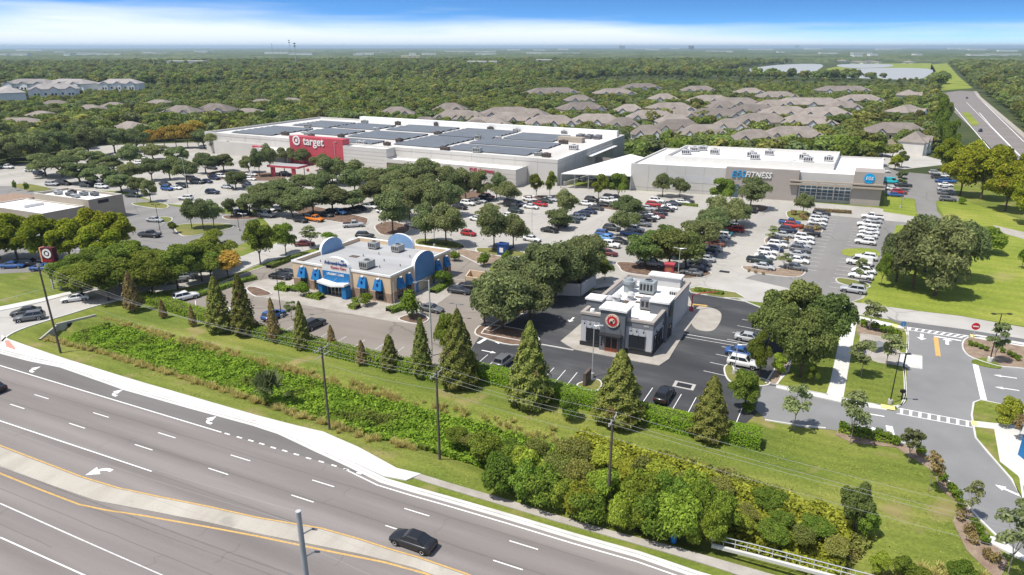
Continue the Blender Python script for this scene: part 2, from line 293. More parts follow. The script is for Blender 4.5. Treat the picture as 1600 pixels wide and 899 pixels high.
def smooth(pts, n=6, closed=False):       # Catmull-Rom through px points
    out = []; k = len(pts)
    rng = range(k if closed else k - 1)
    for i in rng:
        if closed: p0, p1, p2, p3 = pts[(i - 1) % k], pts[i], pts[(i + 1) % k], pts[(i + 2) % k]
        else: p0, p1, p2, p3 = pts[max(i - 1, 0)], pts[i], pts[i + 1], pts[min(i + 2, k - 1)]
        for j in range(n):
            t = j / n
            out.append(tuple(.5 * (2 * p1[c] + (p2[c] - p0[c]) * t + (2 * p0[c] - 5 * p1[c] + 4 * p2[c] - p3[c]) * t * t + (3 * p1[c] - p0[c] - 3 * p2[c] + p3[c]) * t ** 3) for c in (0, 1)))
    if not closed: out.append(tuple(pts[-1]))
    return out
def offset(pts, d):
    out = []; k = len(pts)
    for i in range(k):
        a = Vector(pts[max(i - 1, 0)]); b = Vector(pts[min(i + 1, k - 1)]); t = (b - a); t = t.normalized() if t.length else Vector((1, 0))
        out.append((pts[i][0] - t.y * d, pts[i][1] + t.x * d))
    return out
def ribbon(mb, pts, w, z0, z1=None, mi=0, closed=False):   # a strip or low kerb along a world polyline
    if closed: pts = list(pts) + [pts[0], pts[1]]
    a = offset(pts, w / 2); b = offset(pts, -w / 2); n = len(pts)
    if closed: a, b, n = a[1:], b[1:], n - 1; a[-1] = a[0]; b[-1] = b[0]
    zt = z0 if z1 is None else z1
    vs = [(x, y, zt) for x, y in a] + [(x, y, zt) for x, y in b]; fs = [(n + i, n + i + 1, i + 1, i) for i in range(n - 1)]
    if z1 is not None:
        vs += [(x, y, z0) for x, y in a] + [(x, y, z0) for x, y in b]
        fs += [(i, i + 1, 2 * n + i + 1, 2 * n + i) for i in range(n - 1)] + [(3 * n + i, 3 * n + i + 1, n + i + 1, n + i) for i in range(n - 1)]
    mb.add(vs, fs, mi); return mb
def sheet(mb, pts, z, mi=0):
    n = len(pts); ar = sum(pts[i][0] * pts[(i + 1) % n][1] - pts[(i + 1) % n][0] * pts[i][1] for i in range(n))
    if ar < 0: pts = pts[::-1]
    return mb.add([(x, y, z) for x, y in pts], [tuple(range(n))], mi)
def inpoly(x, y, poly):
    c = np.zeros(np.shape(x), bool); n = len(poly)
    for i in range(n):
        x1, y1 = poly[i]; x2, y2 = poly[(i + 1) % n]
        if y1 == y2: continue
        k = ((y1 > y) != (y2 > y)) & (x < (x2 - x1) * (y - y1) / (y2 - y1) + x1); c ^= k
    return c
ORD = 'first second third fourth fifth sixth seventh eighth ninth tenth eleventh twelfth thirteenth fourteenth fifteenth sixteenth seventeenth eighteenth nineteenth twentieth'.split()
def ordw(i): return ORD[i] if i < 20 else ("twenty-" + ORD[i - 20] if i < 29 else "thirtieth" if i < 30 else "thirty-" + ORD[i - 30])
def text(parent, s, loc, size, rz, m_, ext=.06, name='lettering', shear=0, sx=1, align='CENTER', bold=0):
    c = bpy.data.curves.new(name, 'FONT'); c.body = s; c.size = size; c.extrude = ext; c.align_x = align; c.align_y = 'CENTER'; c.shear = shear; c.offset = bold
    c.resolution_u = 3; c.materials.append(M[m_])
    o = bpy.data.objects.new(name, c); COL.objects.link(o); o.location = loc; o.rotation_euler = (math.pi / 2, 0, rz); o.scale = (sx, 1, 1)
    bpy.context.view_layer.update(); me = bpy.data.meshes.new_from_object(o.evaluated_get(bpy.context.evaluated_depsgraph_get())); mo = bpy.data.objects.new(name, me); COL.objects.link(mo)
    mo.location = o.location; mo.rotation_euler = o.rotation_euler; mo.scale = o.scale; bpy.data.objects.remove(o); bpy.data.curves.remove(c); me.name = name
    if parent: mo.parent = parent
    return mo
class Frame:
    """building frame: s along the front, t into the depth"""
    def __init__(f, o, s_end, t_dir):
        f.o = Vector(o); f.ex = (Vector(s_end) - f.o); f.L = f.ex.length; f.ex.normalize(); f.ey = Vector(t_dir).normalized(); f.ang = math.atan2(f.ex.y, f.ex.x)
        f.angt = math.atan2(f.ey.y, f.ey.x)
    def w(f, s, t, z=0): return (f.ex.x * s + f.ey.x * t, f.ex.y * s + f.ey.y * t, z)      # relative to the root
    def box(f, mb, s0, s1, t0, t1, z0, z1, mi=0):
        p = [f.w(s, t, z) for z in (z0, z1) for s, t in ((s0, t0), (s1, t0), (s1, t1), (s0, t1))]
        mb.add(p, [(3, 2, 1, 0), (4, 5, 6, 7), (0, 1, 5, 4), (1, 2, 6, 5), (2, 3, 7, 6), (3, 0, 4, 7)], mi); return mb
    def ext(f, mb, outline, axis, c0, c1, mi=0, sides=None):   # outline (a, z) extruded along the other axis
        n = len(outline); g = (lambda a, z, c: f.w(a, c, z)) if axis == 's' else (lambda a, z, c: f.w(c, a, z))
        vs = [g(a, z, c0) for a, z in outline] + [g(a, z, c1) for a, z in outline]
        mb.add(vs, [tuple(range(n)), tuple(range(2 * n - 1, n - 1, -1))], mi)
        mb.add(vs, [(i, n + i, n + (i + 1) % n, (i + 1) % n) for i in range(n)], mi if sides is None else sides); return mb
    def shell(f, mb, s0, s1, t0, t1, z0, z1, th=.35, drop=.9, wm=0, rm=1, cm=2):   # walls with parapet, roof deck, coping
        P4 = [(s0, t0), (s1, t0), (s1, t1), (s0, t1)]; I4 = [(s0 + th, t0 + th), (s1 - th, t0 + th), (s1 - th, t1 - th), (s0 + th, t1 - th)]
        O = [f.w(s, t, z0) for s, t in P4] + [f.w(s, t, z1) for s, t in P4]; mb.add(O, [(i, (i + 1) % 4, 4 + (i + 1) % 4, 4 + i) for i in range(4)], wm)
        I = [f.w(s, t, z1) for s, t in I4] + [f.w(s, t, z1 - drop) for s, t in I4]; mb.add(I, [((i + 1) % 4, i, 4 + i, 4 + (i + 1) % 4) for i in range(4)], wm)
        mb.add([f.w(s, t, z1 - drop) for s, t in I4], [(0, 1, 2, 3)], rm)
        c = [f.w(s, t, z1) for s, t in P4] + [f.w(s, t, z1) for s, t in I4]; mb.add(c, [(i, (i + 1) % 4, 4 + (i + 1) % 4, 4 + i) for i in range(4)], cm)
        return mb
# ================================================================== THE SETTING
# ditch centreline and depth
DITCH = P((118, 512), (200, 532), (300, 560), (400, 590), (500, 620), (600, 650), (680, 668), (760, 690), (860, 725), (960, 760), (1080, 800), (1200, 840), (1320, 880))
def seg_dist(X, Y, line):
    d = np.full(np.shape(X), 1e9)
    for (x1, y1), (x2, y2) in zip(line, line[1:]):
        L2 = (x2 - x1) ** 2 + (y2 - y1) ** 2; t = np.clip(((X - x1) * (x2 - x1) + (Y - y1) * (y2 - y1)) / L2, 0, 1)
        d = np.minimum(d, np.hypot(X - x1 - t * (x2 - x1), Y - y1 - t * (y2 - y1)))
    return d
def ditch_z(X, Y):
    d = seg_dist(X, Y, DITCH); s = np.clip((6.5 - d) / 4.5, 0, 1); return -1.5 * s * s * (3 - 2 * s)
gx = np.arange(-84, 62.1, 1.0); gy = np.arange(36, 112.1, 1.0)
X, Y = np.meshgrid(gx, gy); Z = ditch_z(X, Y)
edge = (X == X.min()) | (X == X.max()) | (Y == Y.min()) | (Y == Y.max()); Z[edge] = 0
nx_, ny_ = len(gx), len(gy)
mb = MB(); mb.v = list(zip(X.ravel().tolist(), Y.ravel().tolist(), Z.ravel().tolist()))
for j in range(ny_ - 1):
    for i in range(nx_ - 1):
        mb.f.append([j * nx_ + i, j * nx_ + i + 1, (j + 1) * nx_ + i + 1, (j + 1) * nx_ + i])
mb.m = [0] * len(mb.f); mb.sm = [True] * len(mb.f)
B = 45000; x0, x1, y0, y1 = gx[0], gx[-1], gy[0], gy[-1]
far_y = 700
def quad(a, b, c, d, mi=0): mb.add([(*a, 0), (*b, 0), (*c, 0), (*d, 0)], [(0, 1, 2, 3)], mi)
quad((-B, -300), (x0, -300), (x0, y0), (-B, y0)); quad((x0, -300), (x1, -300), (x1, y0), (x0, y0)); quad((x1, -300), (B, -300), (B, y0), (x1, y0))
quad((-B, y0), (x0, y0), (x0, y1), (-B, y1)); quad((x1, y0), (B, y0), (B, y1), (x1, y1))
quad((-B, y1), (x0, y1), (x0, 245), (-B, 245)); quad((x0, y1), (x1, y1), (x1, 245), (x0, 245)); quad((x1, y1), (B, y1), (B, 245), (x1, 245))
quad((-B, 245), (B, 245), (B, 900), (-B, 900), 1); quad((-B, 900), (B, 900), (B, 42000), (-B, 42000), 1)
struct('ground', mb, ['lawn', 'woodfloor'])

def area(name, pts, z, m_, sm=0):
    if sm: pts = smooth(pts, sm, True)
    mb = MB(); sheet(mb, P(*pts), z); return struct(name, mb, m_)
# --- main road
d25 = Vector((math.cos(math.radians(-24.4)), math.sin(math.radians(-24.4))))
up_edge = [(0, 549), (50, 562), (100, 572), (200, 607), (300, 635), (400, 662), (440, 675), (500, 703), (550, 726), (600, 750), (650, 765), (700, 779), (800, 808), (900, 838), (1000, 866), (1090, 897)]
pts = P(*up_edge); a0 = Vector(pts[0]); l0 = Vector(pts[-1])
def plus(p, k): return (p[0] + d25.x * k, p[1] + d25.y * k)
corner = P((0, 490), (-60, 505), (-60, 545)); 
road = [plus(pts[0], -70)] + pts + [plus(pts[-1], 45)] + [(45, -14), (-160, 60), (-190, 140)]
mb = MB(); sheet(mb, road, .02); struct('main_road', mb, 'road')
# darker turn lane
tl = [(0, 552), (60, 567), (100, 574), (200, 609), (300, 637), (400, 664), (440, 678), (500, 706), (550, 729), (597, 751), (570, 744), (500, 721), (400, 692), (346, 676), (200, 632), (0, 573)]
tlw = P(*tl); tlw = [plus(tlw[0], -50)] + tlw + [plus(tlw[-1], -50)]
mb = MB(); sheet(mb, tlw, .026); struct('turn_lane', mb, 'turnlane')
# sidewalk raised with a kerb
walk_hi = [(3, 524), (14, 531), (50, 544), (100, 561), (200, 592), (300, 621), (400, 650), (470, 668), (505, 676), (560, 700), (620, 733), (658, 742)]
walk_lo = [(0, 547), (50, 560), (100, 570), (200, 605), (300, 633), (400, 660), (440, 673), (500, 701), (550, 723), (600, 746), (635, 752)]
mb = MB(); mb.prism(P(*walk_hi) + P(*walk_lo)[::-1], -.02, .15); struct('sidewalk', mb, 'sidewalk')
mb = MB(); mb.prism(P((658, 742), (700, 755), (800, 784), (870, 806), (950, 829), (1000, 842), (1060, 857), (1130, 877), (1200, 897), (1300, 925), (1290, 945), (1190, 912), (1125, 890), (1050, 867), (980, 847), (870, 816), (800, 795), (700, 765), (646, 748)), -.02, .10); struct('sidewalk_path', mb, 'oldwalk')
mb = MB(); kp = [plus(P(up_edge[0])[0], -30)] + P(*up_edge) + [plus(P(up_edge[-1])[0], 45)]
ribbon(mb, offset(kp, .0), .42, .0, .16); ribbon(mb, offset(kp, -.42), .42, .0, .035); struct('kerb', mb, 'sidewalk')
mb = MB(); sheet(mb, P((8, 534), (14, 533), (24, 545), (24, 548), (10, 543)), .156); sheet(mb, P((386, 657), (400, 659), (400, 662), (388, 659)), .156); struct('kerb_ramp_pad', mb, 'pink')
# median
med_hi = [(0, 700), (62, 724), (125, 748), (180, 765), (250, 780), (325, 795), (400, 812), (500, 829), (560, 846), (605, 861), (650, 874), (725, 900), (790, 925)]
med_lo = [(0, 731), (75, 758), (150, 784), (250, 803), (325, 818), (400, 835), (500, 855), (560, 867), (605, 878), (650, 890), (690, 905), (740, 930)]
H_, L_ = P(*med_hi), P(*med_lo); H_ = [plus(H_[0], -45)] + H_; L_ = [plus(L_[0], -45)] + L_
mb = MB(); mb.prism(H_ + L_[::-1], 0, .17); struct('median', mb, 'median')
mk = MB(); ym = MB(); wm = MB()          # white paint, yellow paint, worn white paint
ribbon(ym, offset(H_, .30), .18, .031); yl = P((0, 740), (62, 765), (125, 789), (165, 797.5), (225, 806.5), (325, 824), (400, 838), (500, 859), (600, 879), (680, 901)); ribbon(ym, [plus(yl[0], -45)] + yl, .22, .031)
def stripe(p, q, w=.15, z=.031, to=None): ribbon(to or mk, P(p, q), w, z)
stripe((-60, 553.5), (346, 676), .18); stripe((-60, 638), (237, 737), .17)
for u, v in ((355, 678.5), (374, 684), (392, 689), (409, 694), (427, 700), (445, 705), (463, 710.5), (482, 716.5), (502, 722), (522, 728), (541, 734), (561, 740), (582, 745.5)): stripe((u - 4, v - 1.2), (u + 4, v + 1.2), .22)
for st in ((54, 617), (16, 632)):
    p = Vector(G(*st)); dd = Vector((math.cos(math.radians(-24.25)), math.sin(math.radians(-24.25))))
    for k in range(-3, 12):
        a = p + dd * (12.19 * k); ribbon(mk, [tuple(a), tuple(a + dd * 3.05)], .14, .031)
stripe((0, 787), (130, 845), .15, to=wm); stripe((130, 845), (255, 900), .13, to=wm); stripe((0, 840), (140, 903), .15)
ke = P(*up_edge[8:]); ribbon(mk, [tuple(p) for p in offset(ke + [plus(ke[-1], 45)], -1.15)], .17, .031)
def arrow(mb, u, v, ang, kind='s', L=2.6, w=.16, z=.031, wide=None):
    x, y = G(u, v); ca, sa = math.cos(math.radians(ang)), math.sin(math.radians(ang))
    def q(a, b): return (x + a * ca - b * sa, y + a * sa + b * ca)
    hw = wide or w * 3
    if kind == 's':
        sheet(mb, [q(-L / 2, -w), q(L / 2 - L * .35, -w), q(L / 2 - L * .35, w), q(-L / 2, w)], z); sheet(mb, [q(L / 2 - L * .36, -hw), q(L / 2, 0), q(L / 2 - L * .36, hw)], z)
    else:   # turn arrow: the stem runs along +a, then bends to the side (sg)
        sg = 1 if kind == 'l' else -1; arc = []
        R_ = 1.0 if kind == 'l' else .62
        cl = [(-L / 2, 0), (-L / 2 + .5, 0)] + [(-L / 2 + .5 + R_ * math.sin(t), sg * R_ * (1 - math.cos(t))) for t in ((.3, .6, .9, 1.15) if kind == 'l' else (.4, .8, 1.2, 1.5))]
        ribbon(mb, [q(*c) for c in cl], w * 2.4, z)
        e0 = Vector(cl[-1]); te = 1.15 if kind == 'l' else 1.75; dr = Vector((math.cos(te), sg * math.sin(te))); nn = Vector((-dr.y, dr.x))
        sheet(mb, [q(*(e0 + nn * hw)), q(*(e0 - nn * hw)), q(*(e0 + dr * (1.35 if kind == 'l' else 1.1)))], z + .004)
for u, v in ((46, 580), (175, 617), (322, 660)): arrow(mk, u, v, -204.5, 'r', 2.0, .17, wide=.62)
arrow(mk, 160, 731, 155.5, 'l', 3.2, .2, wide=.9)
# --- side street at the left
up = [(-60, 495), (0, 486), (50, 476), (100, 463), (150, 451), (220, 438), (300, 420), (380, 400), (440, 377), (500, 356), (560, 345)]
lo = [(570, 368), (540, 377), (470, 394), (400, 414), (330, 441), (215, 463), (160, 476), (110, 491), (45, 511), (15, 524), (3, 535), (0, 547), (-60, 560)]
area('side_street', up + lo, .03, 'concrete')
mb = MB(); ribbon(mb, P(*smooth(lo[:-2], 3)), .3, 0, .15); ribbon(mb, P(*smooth(up[1:7], 3)), .3, 0, .15); struct('kerb', mb, 'sidewalk')
mb = MB(); mb.prism(P((-60, 492), (0, 480), (60, 468), (110, 456), (112, 460), (60, 473), (0, 486.5), (-60, 499)), -.01, .12); struct('sidewalk_path', mb, 'sidewalk')
# --- shopping centre lot (concrete) and its asphalt parts
area('parking_lot', [(-40, 268), (60, 252), (110, 243), (150, 228), (330, 222), (400, 240), (560, 255), (700, 282), (870, 288), (985, 297), (1180, 309), (1370, 325), (1440, 338), (1440, 352), (1395, 352), (1350, 466), (1316, 478), (1160, 468), (1100, 452), (1010, 441), (935, 452), (870, 436), (830, 424), (750, 413), (715, 398), (560, 371), (540, 377), (440, 372), (400, 330), (250, 318), (200, 300), (0, 292), (-40, 290)], .012, 'concretelot')
area('parking_lot_asphalt', [(1288, 336), (1440, 350), (1400, 352), (1388, 400), (1362, 440), (1345, 466), (1316, 477), (1162, 466), (1150, 440), (1198, 423), (1248, 425), (1262, 400)], .018, 'asphalt')
area('bank_lot', [(-40, 290), (60, 292), (200, 305), (245, 317), (300, 328), (400, 340), (405, 368), (330, 405), (200, 430), (60, 425), (-40, 430)], .018, 'asphalt')
# clinic lot
area('clinic_lot', [(385, 400), (440, 402), (470, 400), (715, 398), (760, 414), (790, 450), (800, 520), (752, 532), (710, 588), (640, 566), (520, 548), (400, 522), (300, 502), (262, 474), (300, 462), (345, 446)], .022, 'brownlot')
area('clinic_pavement', [(382, 449), (400, 440), (450, 430), (700, 430), (708, 441), (722, 448), (640, 506), (612, 503), (400, 463), (374, 455)], .045, 'oldwalk')
# restaurant lot: black asphalt
area('restaurant_lot', [(752, 522), (780, 500), (835, 470), (860, 458), (905, 462), (935, 450), (1010, 440), (1075, 452), (1160, 470), (1240, 500), (1250, 560), (1225, 610), (1190, 640), (1165, 662), (1060, 640), (930, 612), (800, 580), (722, 566)], .026, 'blacktop')
# access drive and the grey roads at the right
area('access_drive', [(1090, 441), (1150, 432), (1316, 470), (1360, 476), (1440, 487), (1500, 494), (1600, 512), (1720, 534), (1720, 556), (1600, 530), (1500, 514), (1400, 501), (1320, 489), (1240, 478), (1160, 470)], .028, 'concrete')
area('grey_road', [(1405, 503), (1500, 515), (1600, 530), (1720, 552), (1730, 860), (1600, 872), (1570, 850), (1540, 822), (1510, 790), (1490, 762), (1470, 740), (1440, 708), (1400, 690), (1300, 672), (1250, 668), (1195, 655), (1180, 640), (1192, 602), (1215, 604), (1300, 625), (1400, 642), (1417, 628), (1418, 560), (1420, 520)], .032, 'greydrive')
area('drive_band', [(1385, 494), (1400, 501), (1500, 514), (1600, 530), (1600, 536), (1524, 527), (1500, 524), (1418, 512), (1390, 500)], .036, 'darkgravel')
# behind the gym
area('gym_lot', [(1372, 256), (1402, 268), (1455, 273), (1478, 268), (1500, 315), (1462, 314), (1464, 330), (1480, 348), (1440, 345), (1432, 330), (1430, 312), (1398, 308), (1380, 300), (1376, 272)], .03, 'asphalt')
area('service_road', [(640, 172), (985, 208), (1400, 232), (1470, 250), (1472, 258), (1402, 266), (1372, 256), (985, 216)], .02, 'concrete')
area('field_path', [(1552, 352), (1600, 363), (1700, 385), (1700, 396), (1600, 374), (1558, 362)], .02, 'oldwalk')
# open lawns over the wood floor
area('meadow', [(1395, 352), (1480, 346), (1462, 316), (1500, 312), (1600, 345), (1800, 400), (1800, 545), (1600, 510), (1500, 493), (1440, 486), (1345, 474), (1350, 466), (1362, 440), (1388, 400)], .008, 'meadow')
area('gym_lawn', [(1381, 306), (1428, 311), (1431, 330), (1438, 340), (1380, 331)], .036, 'meadow')
# drive lanes behind the shop roofs: the wide road at the far right
rd = [(1470, 146), (1500, 142), (1522, 143), (1545, 165), (1600, 215), (1720, 330), (1660, 330), (1600, 257), (1560, 243), (1533, 215), (1480, 165)]
area('highway', rd, .02, 'road')
for pl, ww in (([(1476, 150), (1555, 243), (1600, 292)], .3), ([(1510, 160), (1592, 243)], .2), ([(1526, 150), (1600, 222)], .3), ([(1530, 176), (1548, 197), (1600, 250)], .3)):
    ribbon(mk, P(*pl), ww * 1.4, .04)
area('highway_median', [(1502, 176), (1514, 176), (1531, 195), (1519, 197)], .06, 'meadow')
mb = MB(); ribbon(mb, P((1524, 143), (1530, 152), (1600, 212), (1700, 300)), 3, 0, .1); struct('sidewalk_path', mb, 'oldwalk')
area('grass_corridor', [(1455, 101), (1480, 99), (1498, 120), (1520, 138), (1470, 142), (1475, 125), (1452, 122)], .05, 'meadow')
area('lakeside_meadow', [(1250, 119), (1290, 108), (1330, 100), (1455, 99), (1470, 125), (1440, 124), (1420, 108), (1330, 110), (1290, 122)], .05, 'meadow')
def lake(pts, nm='lake'): area(nm, pts, .5, 'water', 4)
lake([(1118, 120), (1160, 110), (1215, 102), (1283, 101), (1275, 112), (1262, 116), (1215, 119), (1190, 117), (1160, 116)])
lake([(1300, 120), (1318, 111), (1360, 107), (1450, 108), (1452, 118), (1430, 125), (1370, 124)])
lake([(1315, 101), (1388, 101), (1390, 105), (1340, 107), (1312, 105)])
# --- kerbs, islands and small paving
kb = MB()
def kerb(pts, sm=5, closed=False, w=.22, h=.15): ribbon(kb, P(*(smooth(pts, sm, closed) if sm else pts)), w, .0, h, closed=closed)
def island(name, pts, m_, sm=5, z=.12, k=True):
    w_ = P(*(smooth(pts, sm, True) if sm else pts)); mb = MB(); mb.prism(w_, 0, z); struct(name, mb, m_)
    if k: ribbon(kb, w_, .22, 0, z + .03, closed=True)
island('mulch_island', [(1163, 416), (1200, 419), (1250, 422), (1257, 428), (1240, 434), (1180, 427), (1162, 421)], 'drymulch')
island('mulch_island', [(1246, 353), (1280, 354), (1284, 363), (1264, 368), (1247, 362)], 'drymulch'); island('mulch_island', [(1199, 372), (1230, 374), (1229, 383), (1212, 386), (1196, 381)], 'drymulch')
island('grass_island', [(1230, 331), (1262, 331), (1262, 345), (1236, 344)], 'bankgrass'); island('grass_island', [(1320, 390), (1365, 390), (1372, 402), (1322, 400)], 'meadow', k=False)
island('grass_island', [(1312, 435), (1350, 442), (1358, 450), (1330, 448), (1308, 441)], 'bankgrass')
island('mulch_island', [(588, 352), (612, 347), (640, 356), (630, 366), (600, 368), (588, 360)], 'mulch'); island('grass_island', [(654, 374), (700, 376), (725, 385), (700, 390), (654, 384)], 'bankgrass')
island('grass_island', [(748, 388), (800, 391), (830, 400), (800, 402), (752, 396)], 'bankgrass'); island('mulch_island', [(975, 410), (1090, 422), (1110, 430), (1070, 436), (985, 428), (968, 418)], 'mulch')
island('grass_island', [(208, 318), (240, 316), (262, 321), (255, 327), (215, 322)], 'bankgrass'); island('grass_island', [(278, 352), (350, 350), (362, 357), (300, 369), (280, 366)], 'bankgrass')
island('mulch_island', [(350, 338), (398, 336), (402, 342), (360, 344)], 'mulch'); island('grass_island', [(250, 340), (268, 341), (266, 347), (252, 348)], 'bankgrass')
island('grass_island', [(20, 290), (45, 288), (80, 296), (50, 299)], 'bankgrass', k=False)
for q in ([(460, 318), (560, 338), (575, 345), (560, 352), (470, 336)], [(930, 322), (985, 320), (1000, 326), (965, 330)], [(1170, 320), (1200, 324), (1190, 332), (1166, 328)], [(560, 295), (720, 298), (760, 305), (700, 322), (600, 312)], [(340, 268), (440, 272), (430, 283), (330, 280)], [(720, 288), (790, 290), (800, 296), (730, 296)], [(820, 306), (880, 308), (890, 314), (830, 314)]):
    island('mulch_island', q, 'mulch')
# between street and clinic: tree strip
island('planting_strip', [(225, 462), (330, 441), (400, 416), (460, 398), (470, 401), (440, 408), (350, 440), (300, 463), (262, 475)], 'lawn', 2)
island('mulch_bed', [(757, 516), (782, 500), (836, 471), (862, 457), (900, 441), (928, 442), (918, 452), (866, 463), (842, 475), (794, 505), (768, 519)], 'mulch', 0, .13)
island('mulch_bed', [(742, 521), (760, 508), (830, 520), (840, 536), (800, 540), (760, 530)], 'mulch', 3)
island('mulch_bed', [(385, 452), (398, 449), (425, 460), (400, 464)], 'mulch', 3); island('mulch_bed', [(625, 497), (652, 490), (670, 499), (655, 507), (628, 502)], 'mulch', 3)
island('planting_strip', [(715, 388), (790, 403), (872, 425), (868, 437), (750, 414), (715, 397)], 'drymulch', 0)
# round the restaurant
mb = MB(); mb.prism(P(*smooth([(876, 534), (925, 492), (950, 470), (1075, 462), (1087, 487), (1092, 492), (1070, 520), (1045, 562), (1030, 572), (1000, 567), (897, 547)], 1, True)), 0, .13); struct('restaurant_pavement', mb, 'oldwalk')
mb = MB(); mb.prism(P(*smooth([(1084, 487), (1095, 479), (1118, 484), (1127, 492), (1124, 506), (1112, 518), (1088, 515), (1078, 500)], 5, True)), 0, .10); struct('paved_island', mb, 'oldwalk')
island('grass_island', [(1132, 575), (1145, 568), (1150, 580), (1200, 596), (1192, 604), (1150, 600), (1136, 592)], 'bankgrass')
island('mulch_bed', [(1196, 600), (1222, 560), (1228, 548), (1238, 554), (1232, 580), (1213, 602)], 'drymulch', 0, .145)
island('planting_strip', [(1075, 452), (1092, 449), (1150, 458), (1165, 467), (1130, 466), (1080, 458)], 'bankgrass', 0)
island('grass_island', [(905, 600), (932, 594), (940, 602), (930, 612), (905, 606)], 'bankgrass')
# lawn blocks at the right with walks
island('lawn_block', [(1235, 560), (1250, 505), (1322, 490), (1330, 500), (1292, 618), (1214, 603)], 'lawn', 0)
mb = MB(); mb.prism(P((1319, 497), (1338, 499), (1315, 625), (1292, 620)), 0, .14); mb.prism(P((1214, 602), (1292, 617), (1316, 622), (1345, 630), (1392, 636), (1385, 642), (1340, 636), (1300, 627), (1212, 607)), .001, .15); mb.prism(P((1322, 490), (1350, 497), (1395, 507), (1412, 512), (1412, 516), (1392, 513), (1338, 505), (1320, 500)), .001, .15); struct('sidewalk', mb, 'sidewalk')
island('lawn_block', [(1338, 503), (1395, 513), (1414, 516), (1418, 526), (1417, 548), (1412, 572), (1414, 620), (1408, 634), (1390, 637), (1316, 623)], 'lawn', 0)
island('mulch_bed', [(1340, 505), (1392, 514), (1410, 530), (1404, 545), (1376, 540), (1338, 523)], 'drymulch', 0, .14, False)
mb = MB(); mb.prism(P((1344, 522), (1380, 527), (1408, 552), (1440, 556), (1440, 577), (1408, 573), (1372, 568), (1340, 556)), 0, .142); struct('utility_pad', mb, 'oldwalk')
mb = MB(); mb.prism(P((1406, 553), (1441, 558), (1441, 578), (1404, 573)), 0, .15); struct('concrete_pad', mb, 'sidewalk')
island('mulch_bed', [(1504, 537), (1510, 530), (1525, 527), (1600, 541), (1700, 558), (1700, 592), (1600, 577), (1560, 573), (1520, 560), (1506, 549)], 'drymulch', 4)
mb = MB(); mb.prism(P((1512, 527), (1525, 524), (1600, 537), (1700, 555), (1700, 563), (1600, 543), (1525, 530)), 0, .15); struct('sidewalk', mb, 'sidewalk')
island('lawn_block', [(1518, 565), (1540, 560), (1563, 572), (1560, 577), (1530, 572)], 'lawn', 4, .13, False)
island('lawn_block', [(1521, 630), (1532, 626), (1600, 640), (1600, 700), (1590, 720), (1600, 790), (1580, 750), (1545, 710), (1524, 685), (1518, 650)], 'lawn', 0)
mb = MB(); mb.prism(P((1518, 659), (1575, 665), (1600, 668), (1600, 735), (1640, 790), (1620, 800), (1590, 745), (1562, 723), (1553, 672), (1518, 668)), 0, .16); struct('sidewalk', mb, 'sidewalk')
island('mulch_bed', [(1572, 640), (1600, 645), (1600, 670), (1578, 665)], 'drymulch', 0, .17, False)
# lawn edges of the grey road, bottom right
kerb([(1195, 657), (1250, 666), (1290, 670)], 2); kerb([(1340, 680), (1400, 690), (1440, 706), (1470, 740), (1490, 762), (1510, 790), (1540, 822), (1570, 850), (1600, 872)], 4)
island('mulch_bed', [(1310, 670), (1400, 690), (1445, 710), (1475, 748), (1500, 780), (1540, 830), (1575, 880), (1560, 910), (1510, 860), (1488, 815), (1500, 790), (1470, 765), (1455, 735), (1400, 700), (1330, 692), (1305, 680)], 'drymulch', 0, .08, False)
mb = MB(); mb.prism(P((1537, 838), (1560, 843), (1552, 848), (1575, 856), (1600, 872), (1600, 878), (1560, 858), (1545, 850)), 0, .2); struct('kerb', mb, 'sidewalk')
kerb([(1418, 512), (1419, 530), (1418, 548)], 3); kerb([(1412, 574), (1415, 600), (1413, 628), (1400, 638)], 3); kerb([(896, 548), (800, 531), (752, 522)], 0); kerb([(1105, 462), (1165, 472), (1235, 500)], 0)
kerb([(752, 522), (757, 515), (780, 500), (835, 470), (860, 459), (905, 463)], 0)
bare(kb.build('kerb', 'sidewalk'), kind='structure')
# --- markings of the lots
def bays(p0, p1, n, L, side=1, w=.1, z=.042, to=None):     # bay lines standing off a px line
    a, b = Vector(G(*p0)), Vector(G(*p1)); d = (b - a).normalized(); nn = Vector((-d.y, d.x)) * side
    for i in range(n + 1):
        q = a + (b - a) * (i / n); ribbon(to or mk, [tuple(q), tuple(q + nn * L)], w, z)
bays((862, 460), (790, 508), 9, 5.2, -1); bays((742, 572), (905, 606), 9, 4.4, 1); bays((960, 618), (1150, 662), 8, 4.6, 1)
bays((1152, 592), (1205, 508), 7, 5.0, 1); bays((396, 404), (385, 440), 5, 5, -1, to=wm)
bays((305, 470), (262, 476), 1, 4); bays((726, 438), (660, 500), 9, 5, -1, to=wm); bays((300, 500), (640, 566), 12, 4.5, 1, to=wm)
for p0, p1, n, sd_ in (((880, 352), (968, 308), 16, -1), ((1000, 352), (1060, 312), 12, -1), ((1092, 418), (1155, 352), 16, -1), ((1200, 416), (1248, 345), 16, 1), ((1236, 418), (1282, 333), 17, -1), ((1340, 455), (1372, 340), 22, 1), ((720, 325), (762, 308), 7, -1), ((840, 322), (856, 311), 5, -1), ((240, 296), (390, 270), 12, -1)):
    bays(p0, p1, n, 5.2, sd_, .12, .03, to=wm)
arrow(mk, 893, 500, -115, L=2.4, w=.17, z=.042, wide=.6); arrow(mk, 784, 537, 155, L=2.6, w=.13, z=.042, wide=.42); arrow(mk, 764, 550, -25, L=2.6, w=.13, z=.042, wide=.42)
ribbon(mk, P((747, 537), (765, 526)), .6, .042); ribbon(mk, P((1068, 522), (1155, 537)), .14, .042); ribbon(mk, P((1070, 527), (1150, 541)), .1, .042)
sm_ = MB(); random.seed(31)
